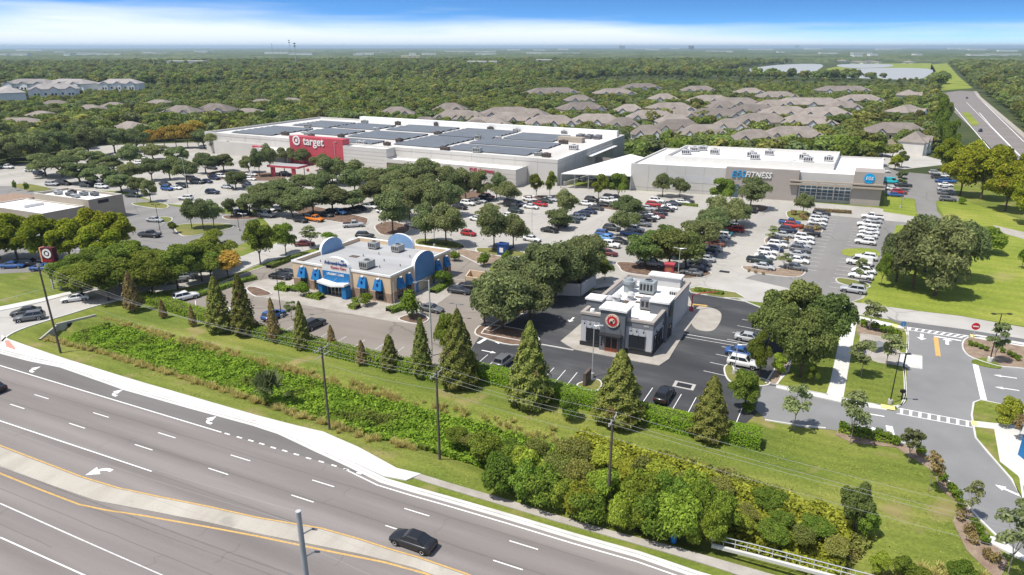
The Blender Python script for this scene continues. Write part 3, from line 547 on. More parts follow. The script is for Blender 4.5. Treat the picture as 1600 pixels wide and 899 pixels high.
for off, m0, m1 in ((5.2, -70, 60), (8.8, -60, 75), (12.5, -75, 30), (21.5, -40, 30), (25.2, -60, 10), (29, -50, 5)):
    o_ = Vector(G(300, 640)); nn = Vector((d25.y, -d25.x)); pl = []; t_ = m0
    while t_ < m1: q = o_ + d25 * t_ + nn * (off + random.gauss(0, .03)); pl.append((q.x, q.y)); t_ += random.uniform(1.5, 4)
    ribbon(sm_, pl, .035, .0305)
for _ in range(26):     # short cross cracks
    o_ = Vector(G(300, 640)) + d25 * random.uniform(-45, 55); nn = Vector((d25.y, -d25.x)); s0 = random.uniform(3, 24); pl = []
    for k in range(random.randint(3, 7)): q = o_ + nn * (s0 + k * .5) + d25 * random.gauss(0, .22); pl.append((q.x, q.y))
    ribbon(sm_, pl, .022, .0302)
bare(sm_.build('road_seams', 'seam'), kind='structure')
# crosswalks
def ladder(p0, p1, q0, q1, n):
    a0, a1, b0, b1 = [Vector(G(*k)) for k in (p0, p1, q0, q1)]
    ribbon(mk, [tuple(a0), tuple(a1)], .16, .044); ribbon(mk, [tuple(b0), tuple(b1)], .16, .044)
    for i in range(n): f = (i + .5) / n; ribbon(mk, [tuple(a0.lerp(a1, f)), tuple(b0.lerp(b1, f))], .34, .048)
ladder((1402, 638), (1519, 659.6), (1401, 646.5), (1519, 668.5), 8); ladder((1417, 511.5), (1516, 525.5), (1416, 515.8), (1504, 529), 9)
ribbon(mk, P((1460, 526), (1502, 533)), .45, .044); ribbon(ym, P((1462, 527), (1466, 557)), .7, .044)
ribbon(mk, P((1524, 570), (1537, 625)), .75, .044); ribbon(mk, P((1389, 666), (1394, 686)), .8, .044)
arrow(mk, 1440, 527, -121, L=3, w=.25, z=.044, wide=.75); arrow(mk, 1480, 534, 59, L=3, w=.25, z=.044, wide=.75)
for u, v in ((1570, 589), (1573, 608), (1362, 648), (1357, 669)): arrow(mk, u, v, 158 if v != 669 else -24, L=3, w=.13, z=.044, wide=.4)
arrow(mk, 1575, 767, 125, L=2.6, w=.18, z=.044, wide=.55)
bare(mk.build('road_markings', 'paint'), kind='structure'); bare(wm.build('worn_markings', 'worn'), kind='structure'); bare(ym.build('yellow_markings', 'yellow'), kind='structure')
bm_ = MB(); ribbon(bm_, P((1517, 662), (1526, 664)), 1.3, .17); ribbon(bm_, P((1376, 636), (1398, 640)), 1.2, .16); ribbon(bm_, P((1394, 510), (1402, 511)), 1.6, .155); ribbon(bm_, P((1516, 526), (1523, 527)), 1.4, .155); bare(bm_.build('tactile_paving', 'brightyellow'), kind='structure')
# drain covers
for k, (u, v, lb) in enumerate(((1069, 603, 'square drain grate in a concrete collar behind the clipped hedge'), (1132, 425, 'dark drain grate on the concrete lot behind the restaurant'))):
    x, y = G(u, v); r = empty('drain_grate', (x, y, .03), lb, 'drain', rz=math.radians(-26))
    MB().box((-1.5, -1, 0), (1.5, 1, .03)).build('collar', 'concrete', r) if k == 0 else None
    g = MB()
    for i in range(9): g.box((-1 + i * .23, -.6, .032), (-.86 + i * .23, .6, .05))
    g.box((-1.05, -.65, .01), (1.05, .65, .034)); g.build('grate', 'dark', r)
# ================================================================== VEGETATION: one mesh of each kind, copies share it
def leaves(centers, normals, size, jit=.5, asp=1.5):
    """numpy: one small bent leaf clump (a quad) at every centre"""
    n = len(centers); nr = normals + RNG.normal(0, jit, (n, 3)) + np.array([0, 0, .35]); nr /= np.linalg.norm(nr, axis=1)[:, None] + 1e-9
    h = RNG.normal(0, 1, (n, 3)); u = np.cross(nr, h); u /= np.linalg.norm(u, axis=1)[:, None] + 1e-9; w = np.cross(nr, u)
    s = size * RNG.uniform(.6, 1.3, n)[:, None]
    a = centers - u * s * .5 * asp ** .5; b = centers + u * s * .5 * asp ** .5; c = w * s * .5 / asp ** .5
    V = np.stack([a - c * .6, b - c, b + c * .6, a + c], 1).reshape(-1, 3); return V
def quads_mesh(name, V, m_):
    n = len(V) // 4; me = bpy.data.meshes.new(name); me.vertices.add(len(V)); me.vertices.foreach_set('co', V.astype(np.float32).ravel())
    me.loops.add(4 * n); me.loops.foreach_set('vertex_index', np.arange(4 * n, dtype=np.int32)); me.polygons.add(n); me.polygons.foreach_set('loop_start', np.arange(0, 4 * n, 4, dtype=np.int32))
    me.update(calc_edges=True); me.materials.append(M[m_]); return me
def crown(n, R, z0, z1, nl=14, lr=.42, size=.42, jit=.55, top=0.0, fill=.25, flat=1.0):
    """leaf clumps on and within uneven lobes"""
    zc, hz = (z0 + z1) / 2, (z1 - z0) / 2; C = []; Rr = []
    for i in range(nl):
        d = RNG.normal(0, 1, 3); d /= np.linalg.norm(d); q = RNG.uniform(.35, .72)
        wd = 1 - top * (d[2] * q)                                    # >0 narrows upwards
        C.append((d[0] * R * q * wd, d[1] * R * q * wd, zc + d[2] * hz * q)); Rr.append(R * lr * RNG.uniform(.7, 1.2))
    C = np.array(C); Rr = np.array(Rr); wts = Rr ** 2; k = RNG.choice(nl, n, p=wts / wts.sum())
    d = RNG.normal(0, 1, (n, 3)); d[:, 2] = np.where(d[:, 2] < -.3, -d[:, 2] * .6, d[:, 2]); d /= np.linalg.norm(d, axis=1)[:, None]
    rr = np.where(RNG.random(n) < fill, RNG.uniform(.3, .9, n), RNG.normal(1, .07, n))
    p = C[k] + d * (Rr[k] * rr)[:, None] * np.array([1, 1, .8 * flat])
    p[:, 2] = np.clip(p[:, 2], z0 * .9, None)
    return leaves(p, d, size, jit)
def trunk(h0, r, R, zc, nb=5, mat_='bark', lean=0):
    mb = MB(); mb.tube([(0, 0, -.1), (lean * .3, 0, h0 * .5), (lean, 0, h0)], r, 7, 0, r * .75)
    for i in range(nb):
        a = 2 * math.pi * i / nb + random.uniform(-.4, .4); q = random.uniform(.45, .75)
        mb.tube([(lean, 0, h0 - .15), (lean + R * q * .4 * math.cos(a), R * q * .4 * math.sin(a), h0 + (zc - h0) * .6), (lean + R * q * math.cos(a), R * q * math.sin(a), zc + random.uniform(0, .8))], r * .5, 5, 0, r * .15)
    return mb.mesh('trunk', mat_)
def cone_crown(n, R, z0, z1, size, pw=.85, jit=.45):
    t = RNG.random(n) ** 1.35; z = z0 + t * (z1 - z0); a = RNG.uniform(0, 2 * np.pi, n)
    prof = np.minimum(1, (1 - t) ** pw * 1.08) * np.minimum(1, .72 + t * 2.4)
    ph = RNG.uniform(0, 6.28, 4); rad = R * (prof + .03) * (1 + .13 * np.sin(a * 4 + z * 1.7 + ph[0]) + .11 * np.sin(a * 7 - z * 3.1 + ph[1]) + .09 * np.sin(z * 5 + ph[2] + 2 * np.sin(a * 2 + ph[3]))) * np.where(RNG.random(n) < .2, RNG.uniform(.5, .95, n), RNG.normal(1, .05, n))
    p = np.stack([rad * np.cos(a), rad * np.sin(a), z], 1); nn = np.stack([np.cos(a), np.sin(a), np.full(n, .35)], 1); return leaves(p, nn, size, jit)
PROTO = {}
def proto(kind, Vs, m_, trunks, R, Hh): PROTO[kind] = ([quads_mesh('crown', V, m_) for V in Vs], trunks, R, Hh)
tk = [trunk(2.4, .24, 5, 5, 6), trunk(2.1, .26, 5, 4.6, 7, 'bark', .3)]
proto('oak', [crown(13000, 5, 1.3, 9.2, 26, .28, .30, .6, fill=.3, flat=1.15, top=.15) for _ in range(5)], 'oak', tk, 5.3, 9.2)
proto('oakg', [crown(12000, 5, 1.2, 9.2, 24, .28, .29, .65, fill=.35, flat=1.15, top=.15) for _ in range(5)], 'oakgrey', tk, 5.2, 9.2)
proto('wide', [crown(12500, 5, .3, 9.2, 28, .28, .29, .65, fill=.35, flat=1.2, top=.15) for _ in range(4)], 'oakgrey', tk, 5.2, 9.2)
proto('lot', [crown(9000, 5, 1.7, 9.0, 20, .29, .29, .65, fill=.35, flat=1.2, top=.2) for _ in range(5)], 'oakgrey', [trunk(3.0, .2, 5, 5, 6)], 5.1, 8.8)
proto('maple', [crown(11500, 5, 1.8, 11, 26, .27, .30, .65, top=.35, fill=.3, flat=1.2) for _ in range(4)], 'bright', [trunk(2.4, .18, 4, 5.5, 6)], 5.0, 11.2)
proto('autumn', [crown(12500, 5, .8, 11, 32, .26, .31, .65, top=.4, fill=.3, flat=1.2) for _ in range(4)], 'autumn', [trunk(2.4, .2, 4, 5.5, 6)], 5.0, 11.2)
proto('golden', [crown(2600, 5, 2.5, 10, 12, .35, .6)], 'golden', [trunk(2.4, .2, 4, 5.5, 6)], 5.0, 10.2)
proto('young', [crown(1300, 2.2, 1.8, 8, 12, .34, .26, top=.6, fill=.5) for _ in range(3)], 'youngleaf', [trunk(2.4, .07, 2, 4.5, 6, 'palebark')], 2.3, 8.2)
proto('youngdark', [crown(1600, 2.2, 1.2, 8, 14, .32, .27, top=.7, fill=.4) for _ in range(2)], 'oakgrey', [trunk(2.0, .08, 2, 4.0, 5, 'palebark')], 2.2, 8.2)
proto('youngrust', [crown(1100, 2.2, 1.8, 8, 11, .32, .27, top=.5, fill=.5)], 'brownish', [trunk(2.4, .06, 2, 4.5, 5, 'palebark')], 2.2, 8.2)
proto('cone', [cone_crown(13500, 2.7, .4, 10, .225, p_) for p_ in (.8, 1.0, .9, .72)], 'cypress', [trunk(1.2, .16, 1, 2, 3)], 2.8, 10)
proto('spire', [cone_crown(7500, 1.5, .4, 10, .20, p_, .55) for p_ in (.75, .6, .95, .7)], 'cypress', [trunk(1.2, .12, .6, 2, 3)], 1.6, 10)
proto('rustspire', [cone_crown(2600, 1.5, .8, 8, .25, .7, .7)], 'brownish', [trunk(1.4, .09, .6, 2, 3)], 1.6, 8)
proto('ball', [crown(1500, 1.5, .25, 2.6, 9, .55, .2, .4, flat=1.1) for _ in range(2)], 'ballshrub', [trunk(.5, .08, .7, 1, 4)], 1.75, 2.9)
proto('bush', [crown(8000, 3.2, .1, 5, 20, .36, .24, .7) for _ in range(3)], 'thicket', [trunk(.8, .1, 1.6, 2.4, 6)], 3.5, 5.3)
proto('bushg', [crown(8000, 3.2, .1, 5, 20, .36, .24, .7) for _ in range(2)], 'thicketgreen', [trunk(.8, .1, 1.6, 2.4, 6)], 3.5, 5.3)
proto('scrub', [crown(6000, 3.2, .0, 3.2, 26, .33, .19, .8, fill=.4) for _ in range(2)], 'scrub', [trunk(.5, .06, 1.4, 1.4, 6)], 3.5, 3.4)
proto('small', [crown(420, .8, .05, 1.0, 7, .5, .16, .5) for _ in range(2)], 'ballshrub', [trunk(.2, .03, .3, .5, 3)], .9, 1.1)
proto('rustsmall', [crown(420, .8, .05, 1.0, 7, .5, .16, .6)], 'brownish', [trunk(.2, .03, .3, .5, 3)], .9, 1.1)
proto('mid', [crown(1100, 5, 1.2, 10, 12, .40, .95, .5, fill=.1) for _ in range(5)], 'farleaf', [trunk(1.8, .25, 3, 4, 3)], 5.4, 10.5)
# palm clump
V = []
for i in range(80):
    a = RNG.uniform(0, 2 * np.pi); el = RNG.uniform(.1, 1.3); L_ = RNG.uniform(1.0, 1.7); c0 = np.array([RNG.normal(0, .7), RNG.normal(0, .7), .5 + RNG.uniform(0, .9)])
    for j in range(9):
        aa = a + (j - 4) * .16; dr = np.array([np.cos(aa) * np.cos(el), np.sin(aa) * np.cos(el), np.sin(el) - .25 * abs(j - 4) / 4]); sd_ = np.array([-np.sin(aa), np.cos(aa), 0]) * .10
        V += [c0 + dr * .25 - sd_ * .3, c0 + dr * .25 + sd_ * .3, c0 + dr * L_ + sd_, c0 + dr * L_ - sd_]
proto('palm', [np.array(V)], 'palm', [trunk(.6, .14, .4, 1, 3)], 2.5, 2.6)
LOOK = dict(oak='dark green oak', oakg='grey green oak', wide='wide low branched oak', lot='spreading shade oak', maple='bright green shade tree', autumn='yellow green maple', golden='golden leaved tree', young='thin pale green sapling', youngdark='narrow dark green sapling',
            youngrust='rusty brown sapling', cone='broad cone shaped evergreen', spire='slender cone shaped evergreen', rustspire='sparse rusty brown conical tree', ball='clipped round green shrub', bush='tall yellow green bush', bushg='tall dense green bush', scrub='low olive scrub bush', small='small green shrub', rustsmall='small reddish shrub', mid='dark green woodland tree', palm='low fan palm clump')
CATG = dict(ball='shrub', bush='bush', bushg='bush', scrub='bush', small='shrub', rustsmall='shrub', palm='palm')
NAMES = dict(oak='oak_tree', oakg='oak_tree', wide='oak_tree', lot='oak_tree', maple='shade_tree', autumn='maple_tree', golden='maple_tree', young='young_tree', youngdark='young_tree', youngrust='young_tree', cone='conical_tree', spire='conical_tree', rustspire='conical_tree', ball='round_shrub', bush='tall_bush', bushg='tall_bush', scrub='scrub_bush', small='small_shrub', rustsmall='small_shrub', mid='woodland_tree', palm='palm_clump')
AREAS = {}
def plant(kind, u, vb, vt, w, where, z=0.0):
    """a plant standing at ground point (u, vb), its top seen at vt, w wide"""
    x, y = G(u, vb); h = max(.5, hgt(u, vb, vt)); R = w * pxm(u, vb) / 2 * (1.14 if kind in ('lot', 'oakg') else 1.3 if where in ('in the row along the side street', 'in front of the tan bank building') else 1)
    AREAS.setdefault((where, kind), []).append((u, vb, x, y, h, R, z))
def flush_plants():
    todo = list(AREAS.items()); AREAS.clear()
    for (where, kind), L in todo:
        crowns, trunks, R0, H0 = PROTO[kind]; L.sort(key=lambda q: (q[0], q[1])); n = len(L)
        for i, (u, vb, x, y, h, R, z) in enumerate(L):
            if n == 1: lb = f'{LOOK[kind]} {where}'
            elif n == 2: lb = f"{('left', 'right')[i]} one of two {LOOK[kind]}s {where}"
            else: lb = f'{LOOK[kind]}, {ordw(i)} from left {where}'
            r = empty(NAMES[kind], (x, y, z), lb, CATG.get(kind, 'tree'), None if n == 1 else f'{LOOK[kind]}s {where}', rz=random.uniform(0, 6.28))
            k = random.randrange(len(crowns)); s = (R / R0, R / R0, h / H0)
            c = put('crown', crowns[k], r); r.scale = s
            if kind not in ('small', 'rustsmall', 'palm', 'scrub'): put('trunk', trunks[k % len(trunks)], r)
A = 'along the clipped hedge above the ditch'
for q in ((345, 518, 432, 38), (383, 523, 428, 36), (660, 588, 497, 32), (610, 578, 523, 27), (474, 545, 471, 26)): plant('spire', *q, A)
for q in ((717, 602, 483, 60), (827, 632, 502, 66), (966, 660, 547, 70), (1107, 684, 587, 56)): plant('cone', *q, A)
for q in ((210, 487, 425, 26), (256, 497, 468, 12), (302, 510, 477, 12), (430, 535, 466, 19), (519, 546, 508, 16), (566, 570, 532, 18)): plant('rustspire', *q, A)
plant('maple', 697, 560, 482, 42, 'behind the large evergreen by the grey pole')
plant('bushg', 890, 658, 612, 36, 'on the slope below the restaurant hedge')
plant('maple', 1163, 642, 570, 58, 'at the corner of the restaurant lot')
plant('ball', 1168, 645, 628, 22, 'beside the drive behind the hedge end')
A = 'in the grove between restaurant and lawn'
for q in ((1200, 545, 455, 90), (1235, 540, 437, 110), (1285, 555, 452, 95), (1250, 590, 480, 100), (1225, 560, 470, 80)): plant('oak', *q, A)
plant('maple', 1185, 592, 512, 46, A); plant('bush', 1217, 585, 552, 30, A); plant('maple', 1268, 602, 566, 22, A)
A = 'on the lawn blocks beside the grey road'
for q in ((1345, 590, 517, 52), (1383, 577, 506, 50), (1240, 672, 592, 56), (1328, 694, 604, 58)): plant('young', *q, A)
plant('youngdark', 1358, 517, 455, 38, A)
A = 'in the planting bed along the road bend'
plant('youngdark', 1418, 724, 652, 36, A); plant('youngrust', 1450, 768, 697, 36, A); plant('young', 1512, 812, 744, 34, A); plant('young', 1572, 905, 768, 72, A)
plant('youngdark', 1552, 567, 493, 40, 'on the mulch island beside the do not enter sign'); plant('bush', 1570, 668, 618, 40, 'on the small lawn by the blue sign'); plant('youngrust', 1590, 690, 640, 26, 'on the small lawn by the blue sign')
A = 'in the open field right of the car park'
for q in ((1425, 452, 335, 105), (1492, 440, 338, 95), (1400, 440, 352, 70), (1460, 462, 338, 110), (1445, 425, 332, 110)): plant('wide', *q, A)
plant('bushg', 1540, 395, 350, 60, A); plant('maple', 1376, 448, 388, 26, 'beside the parked white vans'); plant('youngdark', 1342, 444, 396, 26, 'on the grass island by the white vans')
plant('ball', 1596, 420, 388, 16, 'at the right edge of the field')
A = 'in the yellowing grove behind the gym car park'
for q in ((1478, 268, 208, 46), (1500, 306, 225, 70), (1532, 312, 213, 76), (1570, 330, 240, 76), (1604, 352, 245, 64), (1553, 296, 222, 66), (1512, 282, 208, 56), (1590, 300, 235, 60), (1620, 320, 240, 60)): plant('autumn', *q, A)
A = 'beside the wide road past the gym'
for q in ((1463, 222, 140, 24), (1470, 240, 165, 28), (1482, 252, 180, 30), (1466, 180, 142, 18), (1474, 200, 155, 22)): plant('maple', *q, A)
plant('youngdark', 1407, 297, 262, 26, 'between the parked cars behind the gym'); plant('autumn', 1398, 265, 238, 24, 'at the back corner of the gym'); plant('oak', 1408, 262, 236, 22, 'at the back corner of the gym')
plant('ball', 1502, 319, 307, 14, 'at the end of the gym car row')
A = 'between the clinic and the restaurant'
for q in ((785, 515, 415, 115), (757, 505, 428, 72), (828, 505, 418, 95), (868, 472, 372, 105), (845, 450, 375, 90), (905, 448, 365, 88), (918, 415, 362, 75), (800, 470, 400, 90)): plant('wide', *q, A)
plant('maple', 945, 438, 400, 32, 'beside the grey bin enclosure')
A = 'in the grove over the red kiosk'
for q in ((1008, 418, 360, 74), (1045, 422, 352, 80), (1072, 420, 360, 78), (1035, 400, 350, 70)): plant('oak', *q, A)
A = 'along the middle aisle of the gym car park'
for q in ((1092, 398, 340, 60), (1108, 380, 328, 56), (1128, 365, 306, 56), (1150, 352, 318, 58), (1112, 360, 312, 46)): plant('lot', *q, A)
A = 'among the cars before the white canopy'
for q in ((872, 358, 327, 50), (885, 345, 298, 40), (980, 345, 306, 50), (976, 368, 328, 48)): plant('lot', *q, A)
A = 'in front of the gym wall'
for q in ((935, 312, 267, 34), (966, 313, 265, 36), (1128, 322, 273, 46)): plant('maple', *q, A)
for q in ((1035, 308, 270, 34), (1062, 308, 278, 30), (1172, 327, 280, 54), (1254, 337, 302, 30)): plant('lot', *q, A)
for q in ((838, 309, 268, 28), (859, 308, 263, 24)): plant('maple', *q, 'at the right corner of the big store')
A = 'before the pharmacy wing of the big store'
for q in ((728, 316, 265, 46), (752, 314, 268, 40), (776, 312, 272, 34), (792, 320, 284, 44), (700, 318, 265, 46)): plant('lot', *q, A)
A = 'in the dense rows before the big store'
for q in ((600, 302, 262, 56), (628, 294, 258, 54), (655, 298, 250, 62), (688, 296, 254, 60), (585, 322, 283, 62), (640, 343, 288, 62), (674, 342, 282, 56), (705, 338, 284, 54), (555, 305, 262, 50), (520, 290, 247, 52), (550, 285, 250, 46), (616, 325, 275, 56), (572, 290, 262, 40), (660, 318, 270, 50)): plant('lot', *q, A)
A = 'near the clinic\'s far side'
for q in ((614, 364, 300, 62), (665, 380, 322, 50), (697, 384, 318, 60), (772, 392, 325, 56), (802, 388, 335, 50), (762, 345, 320, 44)): plant('lot', *q, A)
A = 'in the shaded rows left of the car park'
for q in ((550, 330, 293, 56), (520, 332, 288, 62), (490, 336, 290, 54), (458, 340, 300, 52), (422, 338, 293, 60), (392, 336, 298, 48), (440, 312, 276, 54), (474, 303, 270, 52), (505, 310, 262, 48), (405, 318, 285, 40), (460, 322, 285, 50)): plant('oakg', *q, A)
for q in ((406, 276, 230, 28), (424, 272, 226, 26), (446, 256, 230, 30), (470, 258, 234, 34), (500, 266, 240, 30), (532, 262, 246, 28)): plant('lot', *q, 'round the red canopy of the store')
A = 'in the far left car park rows'
for q in ((238, 283, 246, 38), (266, 281, 243, 40), (292, 287, 248, 42), (322, 272, 238, 42), (350, 268, 240, 40), (369, 296, 263, 36), (236, 316, 278, 28), (216, 306, 274, 32), (190, 300, 270, 50), (160, 290, 256, 56), (126, 287, 250, 60), (98, 277, 240, 60), (72, 276, 238, 52), (176, 270, 240, 50), (148, 268, 232, 50), (120, 262, 228, 50), (206, 285, 250, 36), (390, 270, 240, 34), (205, 262, 225, 40), (280, 258, 225, 40), (240, 250, 222, 44)): plant('oakg', *q, A)
for q in ((300, 358, 313, 34), (318, 358, 311, 36), (335, 357, 314, 34)): plant('lot', *q, 'on the grass island by the bank lot')
plant('lot', 362, 340, 311, 24, 'on the mulch island by the bank lot')
for q in ((407, 412, 338, 60), (447, 398, 342, 46)): plant('maple', *q, 'on the planting strip behind the clinic')
plant('young', 486, 388, 350, 40, 'on the planting strip behind the clinic')
A = 'in the row along the side street'
for q in ((108, 452, 402, 50), (188, 448, 380, 62), (226, 448, 388, 60), (330, 436, 385, 50), (240, 465, 395, 64), (278, 452, 376, 64), (316, 440, 372, 62), (345, 418, 356, 66), (170, 470, 398, 78), (130, 465, 410, 60), (205, 430, 372, 60), (255, 430, 385, 60), (300, 420, 375, 60), (150, 440, 385, 70)): plant('maple', *q, A)
plant('golden', 357, 435, 390, 54, 'at the end of the side street row'); plant('maple', 272, 365, 345, 18, 'in the bank car park')
A = 'in front of the tan bank building'
for q in ((28, 408, 322, 74), (72, 412, 328, 66), (112, 412, 332, 60), (152, 398, 316, 56), (185, 395, 322, 52), (0, 405, 340, 60), (160, 420, 345, 60)): plant('autumn', *q, A)
for q in ((516, 378, 362, 26), (756, 396 + 20, 392, 24), (711, 408, 390, 20), (694, 446, 421, 32)): plant('ball', *q, 'round the far side of the clinic')
for q in ((475, 463, 438, 26), (572, 478, 458, 24), (643, 497, 450, 40)): plant('ball', *q, 'along the clinic front')
for q in ((456, 500, 462, 22), ): plant('youngdark', *q, 'on the mulch island of the clinic lot')
for q in ((790, 408, 392, 16), (42, 300, 284, 10), (24, 298, 281, 8)): plant('small', *q, 'on far lot islands')
# planting bed shrubs at the right
for (u, v) in ((1318, 674), (1335, 678), (1352, 682), (1370, 686), (1386, 690), (1400, 696), (1436, 712), (1462, 742), (1472, 752), (1486, 770), (1493, 779), (1500, 795), (1522, 826), (1530, 838), (1538, 850)): plant('small', u, v, v - 16, 20, 'edging the bed along the road bend')
for (u, v) in ((1500, 812), (1512, 835), (1520, 850), (1540, 872), (1552, 880)): plant('rustsmall', u, v, v - 18, 20, 'in the bed along the road bend')
for (u, v) in ((1516, 541), (1524, 543), (1532, 546), (1540, 549), (1566, 552), (1576, 556), (1583, 560), (1590, 564)): plant('small', u, v, v - 9, 11, 'on the mulch island by the do not enter sign')
for (u, v) in ((1350, 512), (1365, 516), (1378, 520), (1390, 523), (1400, 528)): plant('small', u, v, v - 14, 18, 'beside the utility pad')
for (u, v) in ((1170, 425), (1180, 427), (1192, 429)): plant('rustsmall', u, v, v - 5, 7, 'on the first island of the gym lot')
for (u, v) in ((1205, 376), (1226, 380), (1250, 358), (1262, 361), (1276, 360), (1252, 340), (1240, 336), (1256, 344)): plant('rustsmall', u, v, v - 9, 13, 'among the gym lot cars')
plant('young', 1205, 379, 350, 24, 'among the gym lot cars'); plant('young', 1224, 420, 392, 28, 'among the gym lot cars')
for (u, v) in ((440, 450), (500, 466), (458, 455), (555, 474)): plant('small', u, v, v - 10, 18, 'against the clinic front wall')
plant('palm', 423, 624, 578, 50, 'beside the weedy ditch')
# the thicket at the street edge
TH = []
random.seed(21)
def thick(pts, hh, w, kinds):
    for (u, v) in pts: TH.append((u + random.uniform(-7, 7), v + random.uniform(-4, 4), v - hh * random.uniform(.8, 1.2), w * random.uniform(.8, 1.25), random.choice(kinds)))
thick([(788, 770), (815, 785), (845, 796), (876, 800)], 60, 74, ['bushg'])
thick([(760, 722), (790, 735), (830, 745)], 48, 66, ['bushg', 'bush'])
thick([(905, 812), (925, 818), (935, 790), (965, 826)], 58, 62, ['bush', 'bushg', 'bushg'])
thick([(985, 830), (1005, 800), (1020, 838), (1040, 812), (1062, 840)], 74, 74, ['bush', 'bush', 'bushg'])
thick([(1085, 848), (1110, 850), (1092, 815), (1122, 832)], 58, 62, ['bush'])
thick([(1000, 755), (1030, 765), (1060, 775), (1085, 785)], 42, 62, ['bush', 'scrub', 'bush'])
thick([(870, 745), (905, 760), (940, 772), (900, 720), (945, 735), (975, 750)], 34, 64, ['scrub', 'bush', 'scrub'])
thick([(1140, 800), (1170, 815), (1160, 832), (1205, 842), (1120, 770), (1215, 825)], 24, 52, ['scrub', 'bushg', 'scrub', 'bush'])
thick([(1250, 850), (1280, 832), (1300, 862), (1200, 790)], 20, 48, ['scrub', 'bushg', 'scrub'])
thick([(1375, 893), (1405, 893), (1440, 912), (1500, 905)], 26, 44, ['scrub', 'bushg', 'bush'])
thick([(712, 690), (735, 700), (765, 700), (800, 705), (840, 712)], 22, 44, ['bushg', 'scrub'])
for u, vb, vt, w, k in TH: plant('bushg' if k == 'oakg2' else k, u, vb, vt, w, 'in the roadside thicket')
plant('oak', 1333, 828, 752, 58, 'alone on the slope right of the thicket'); plant('bushg', 1352, 838, 790, 40, 'touching the lone slope tree')
flush_plants()

# clipped hedges --------------------------------------------------------
def hedge(pts, w, h, label, n_per=95, m_='hedgeleaf', size=.16):
    W_ = P(*smooth(pts, 4)); mb = MB(); ribbon(mb, W_, w * .8, 0, h * .9); V = []
    for (x1, y1), (x2, y2) in zip(W_, W_[1:]):
        L_ = math.hypot(x2 - x1, y2 - y1); n = int(L_ * (w + 2 * h) * n_per / 2.2); dx, dy = (x2 - x1) / L_, (y2 - y1) / L_
        a = RNG.uniform(0, L_, n); per = RNG.uniform(0, w + 2 * h, n); left = per < h; right = per > h + w
        off = np.where(left, w / 2, np.where(right, -w / 2, per - h - w / 2)) + RNG.normal(0, .06, n); z = np.where(left, per, np.where(right, 2 * h + w - per, h + RNG.normal(0, .05, n)))
        p = np.stack([x1 + dx * a - dy * off, y1 + dy * a + dx * off, z], 1); s = np.where(left, 1, np.where(right, -1, 0)); nn = np.stack([-dy * s, dx * s, np.where(s == 0, 1., .3)], 1); V.append(leaves(p, nn, size, .35))
    o = bpy.data.objects.new('hedge', quads_mesh('hedge', np.concatenate(V), m_)); COL.objects.link(o); bare(o, label, 'hedge', 'clipped hedges'); mb.build('branches', 'bark', o)
hedge([(226, 466), (260, 479), (300, 492), (345, 506)], 2.7, 1.4, 'yellow green clipped hedge starting at the side street corner')
hedge([(352, 512), (400, 523), (470, 540), (560, 562), (640, 580), (700, 595), (735, 588)], 2.5, 1.6, 'long hedge behind the conical trees below the clinic lot', 95)
hedge([(742, 590), (800, 603), (880, 625), (960, 645), (1050, 668), (1120, 684), (1188, 698)], 2.5, 2.0, 'tall bright clipped hedge below the restaurant lot', 200, size=.13)
hedge([(300, 466), (335, 456), (372, 443), (400, 436)], 1.5, .8, 'low hedge between side street and clinic lot', 80)
hedge([(420, 420), (450, 408), (470, 402)], 1.6, .9, 'low dark hedge behind the clinic', 80, 'ballshrub')
hedge([(607, 489), (630, 482)], 2.0, .9, 'boxy hedge at the clinic corner by the pavement', 100); hedge([(676, 459), (704, 442)], 1.6, .8, 'boxy hedge along the right side of the clinic', 100)
hedge([(432, 452), (452, 455)], 1.6, .9, 'short hedge at the left end of the clinic front', 90); hedge([(482, 464), (503, 468)], 1.6, .8, 'short hedge left of the clinic entrance', 90); hedge([(548, 480), (560, 483)], 1.6, .8, 'short hedge right of the clinic entrance', 90)
hedge([(1085, 455), (1110, 458), (1130, 461)], 1.2, .7, 'low hedge strip behind the restaurant drive', 90)
hedge([(1060, 320), (1090, 323)], 1.4, .7, 'low clipped hedge at the foot of the gym wall', 60); hedge([(1272, 330), (1330, 334)], 1.4, .9, 'brown low hedge under the gym windows', 60, 'brownish')
hedge([(1310, 673), (1340, 680), (1395, 692)], 1.3, .6, 'low edging hedge along the drive lawn', 90); hedge([(655, 381), (700, 383), (722, 388)], 1.2, .6, 'low hedge on the island behind the clinic', 60, 'ballshrub')

# ditch weeds and tufts --------------------------------------------------
def scatter_strip(name, line, half, n, size, m_, z0, up, kind, jit=.6, off0=0, hz=.4, dens=None, use_z=True):
    L_ = [math.dist(a, b) for a, b in zip(line, line[1:])]; tot = sum(L_); V = []
    for (a, b), l in zip(zip(line, line[1:]), L_):
        k = int(n * l / tot); t = RNG.random(k); o_ = off0 + RNG.uniform(-half, half, k) if not callable(half) else half(k)
        dx, dy = (b[0] - a[0]) / l, (b[1] - a[1]) / l; x = a[0] + (b[0] - a[0]) * t - dy * o_; y = a[1] + (b[1] - a[1]) * t + dx * o_
        g = .5 + .5 * np.sin(x * .9 + np.sin(y * .7) * 2) * np.sin(y * 1.1 + np.sin(x * .5) * 2)
        z = (ditch_z(x, y) if use_z else 0) + z0 + RNG.random(k) * hz * (.4 + g); V.append(leaves(np.stack([x, y, z], 1), np.tile(np.array([[0, 0, 1.]]), (k, 1)) * up, size, jit))
    o = bpy.data.objects.new(name, quads_mesh(name, np.concatenate(V), m_)); COL.objects.link(o); return bare(o, kind=kind)
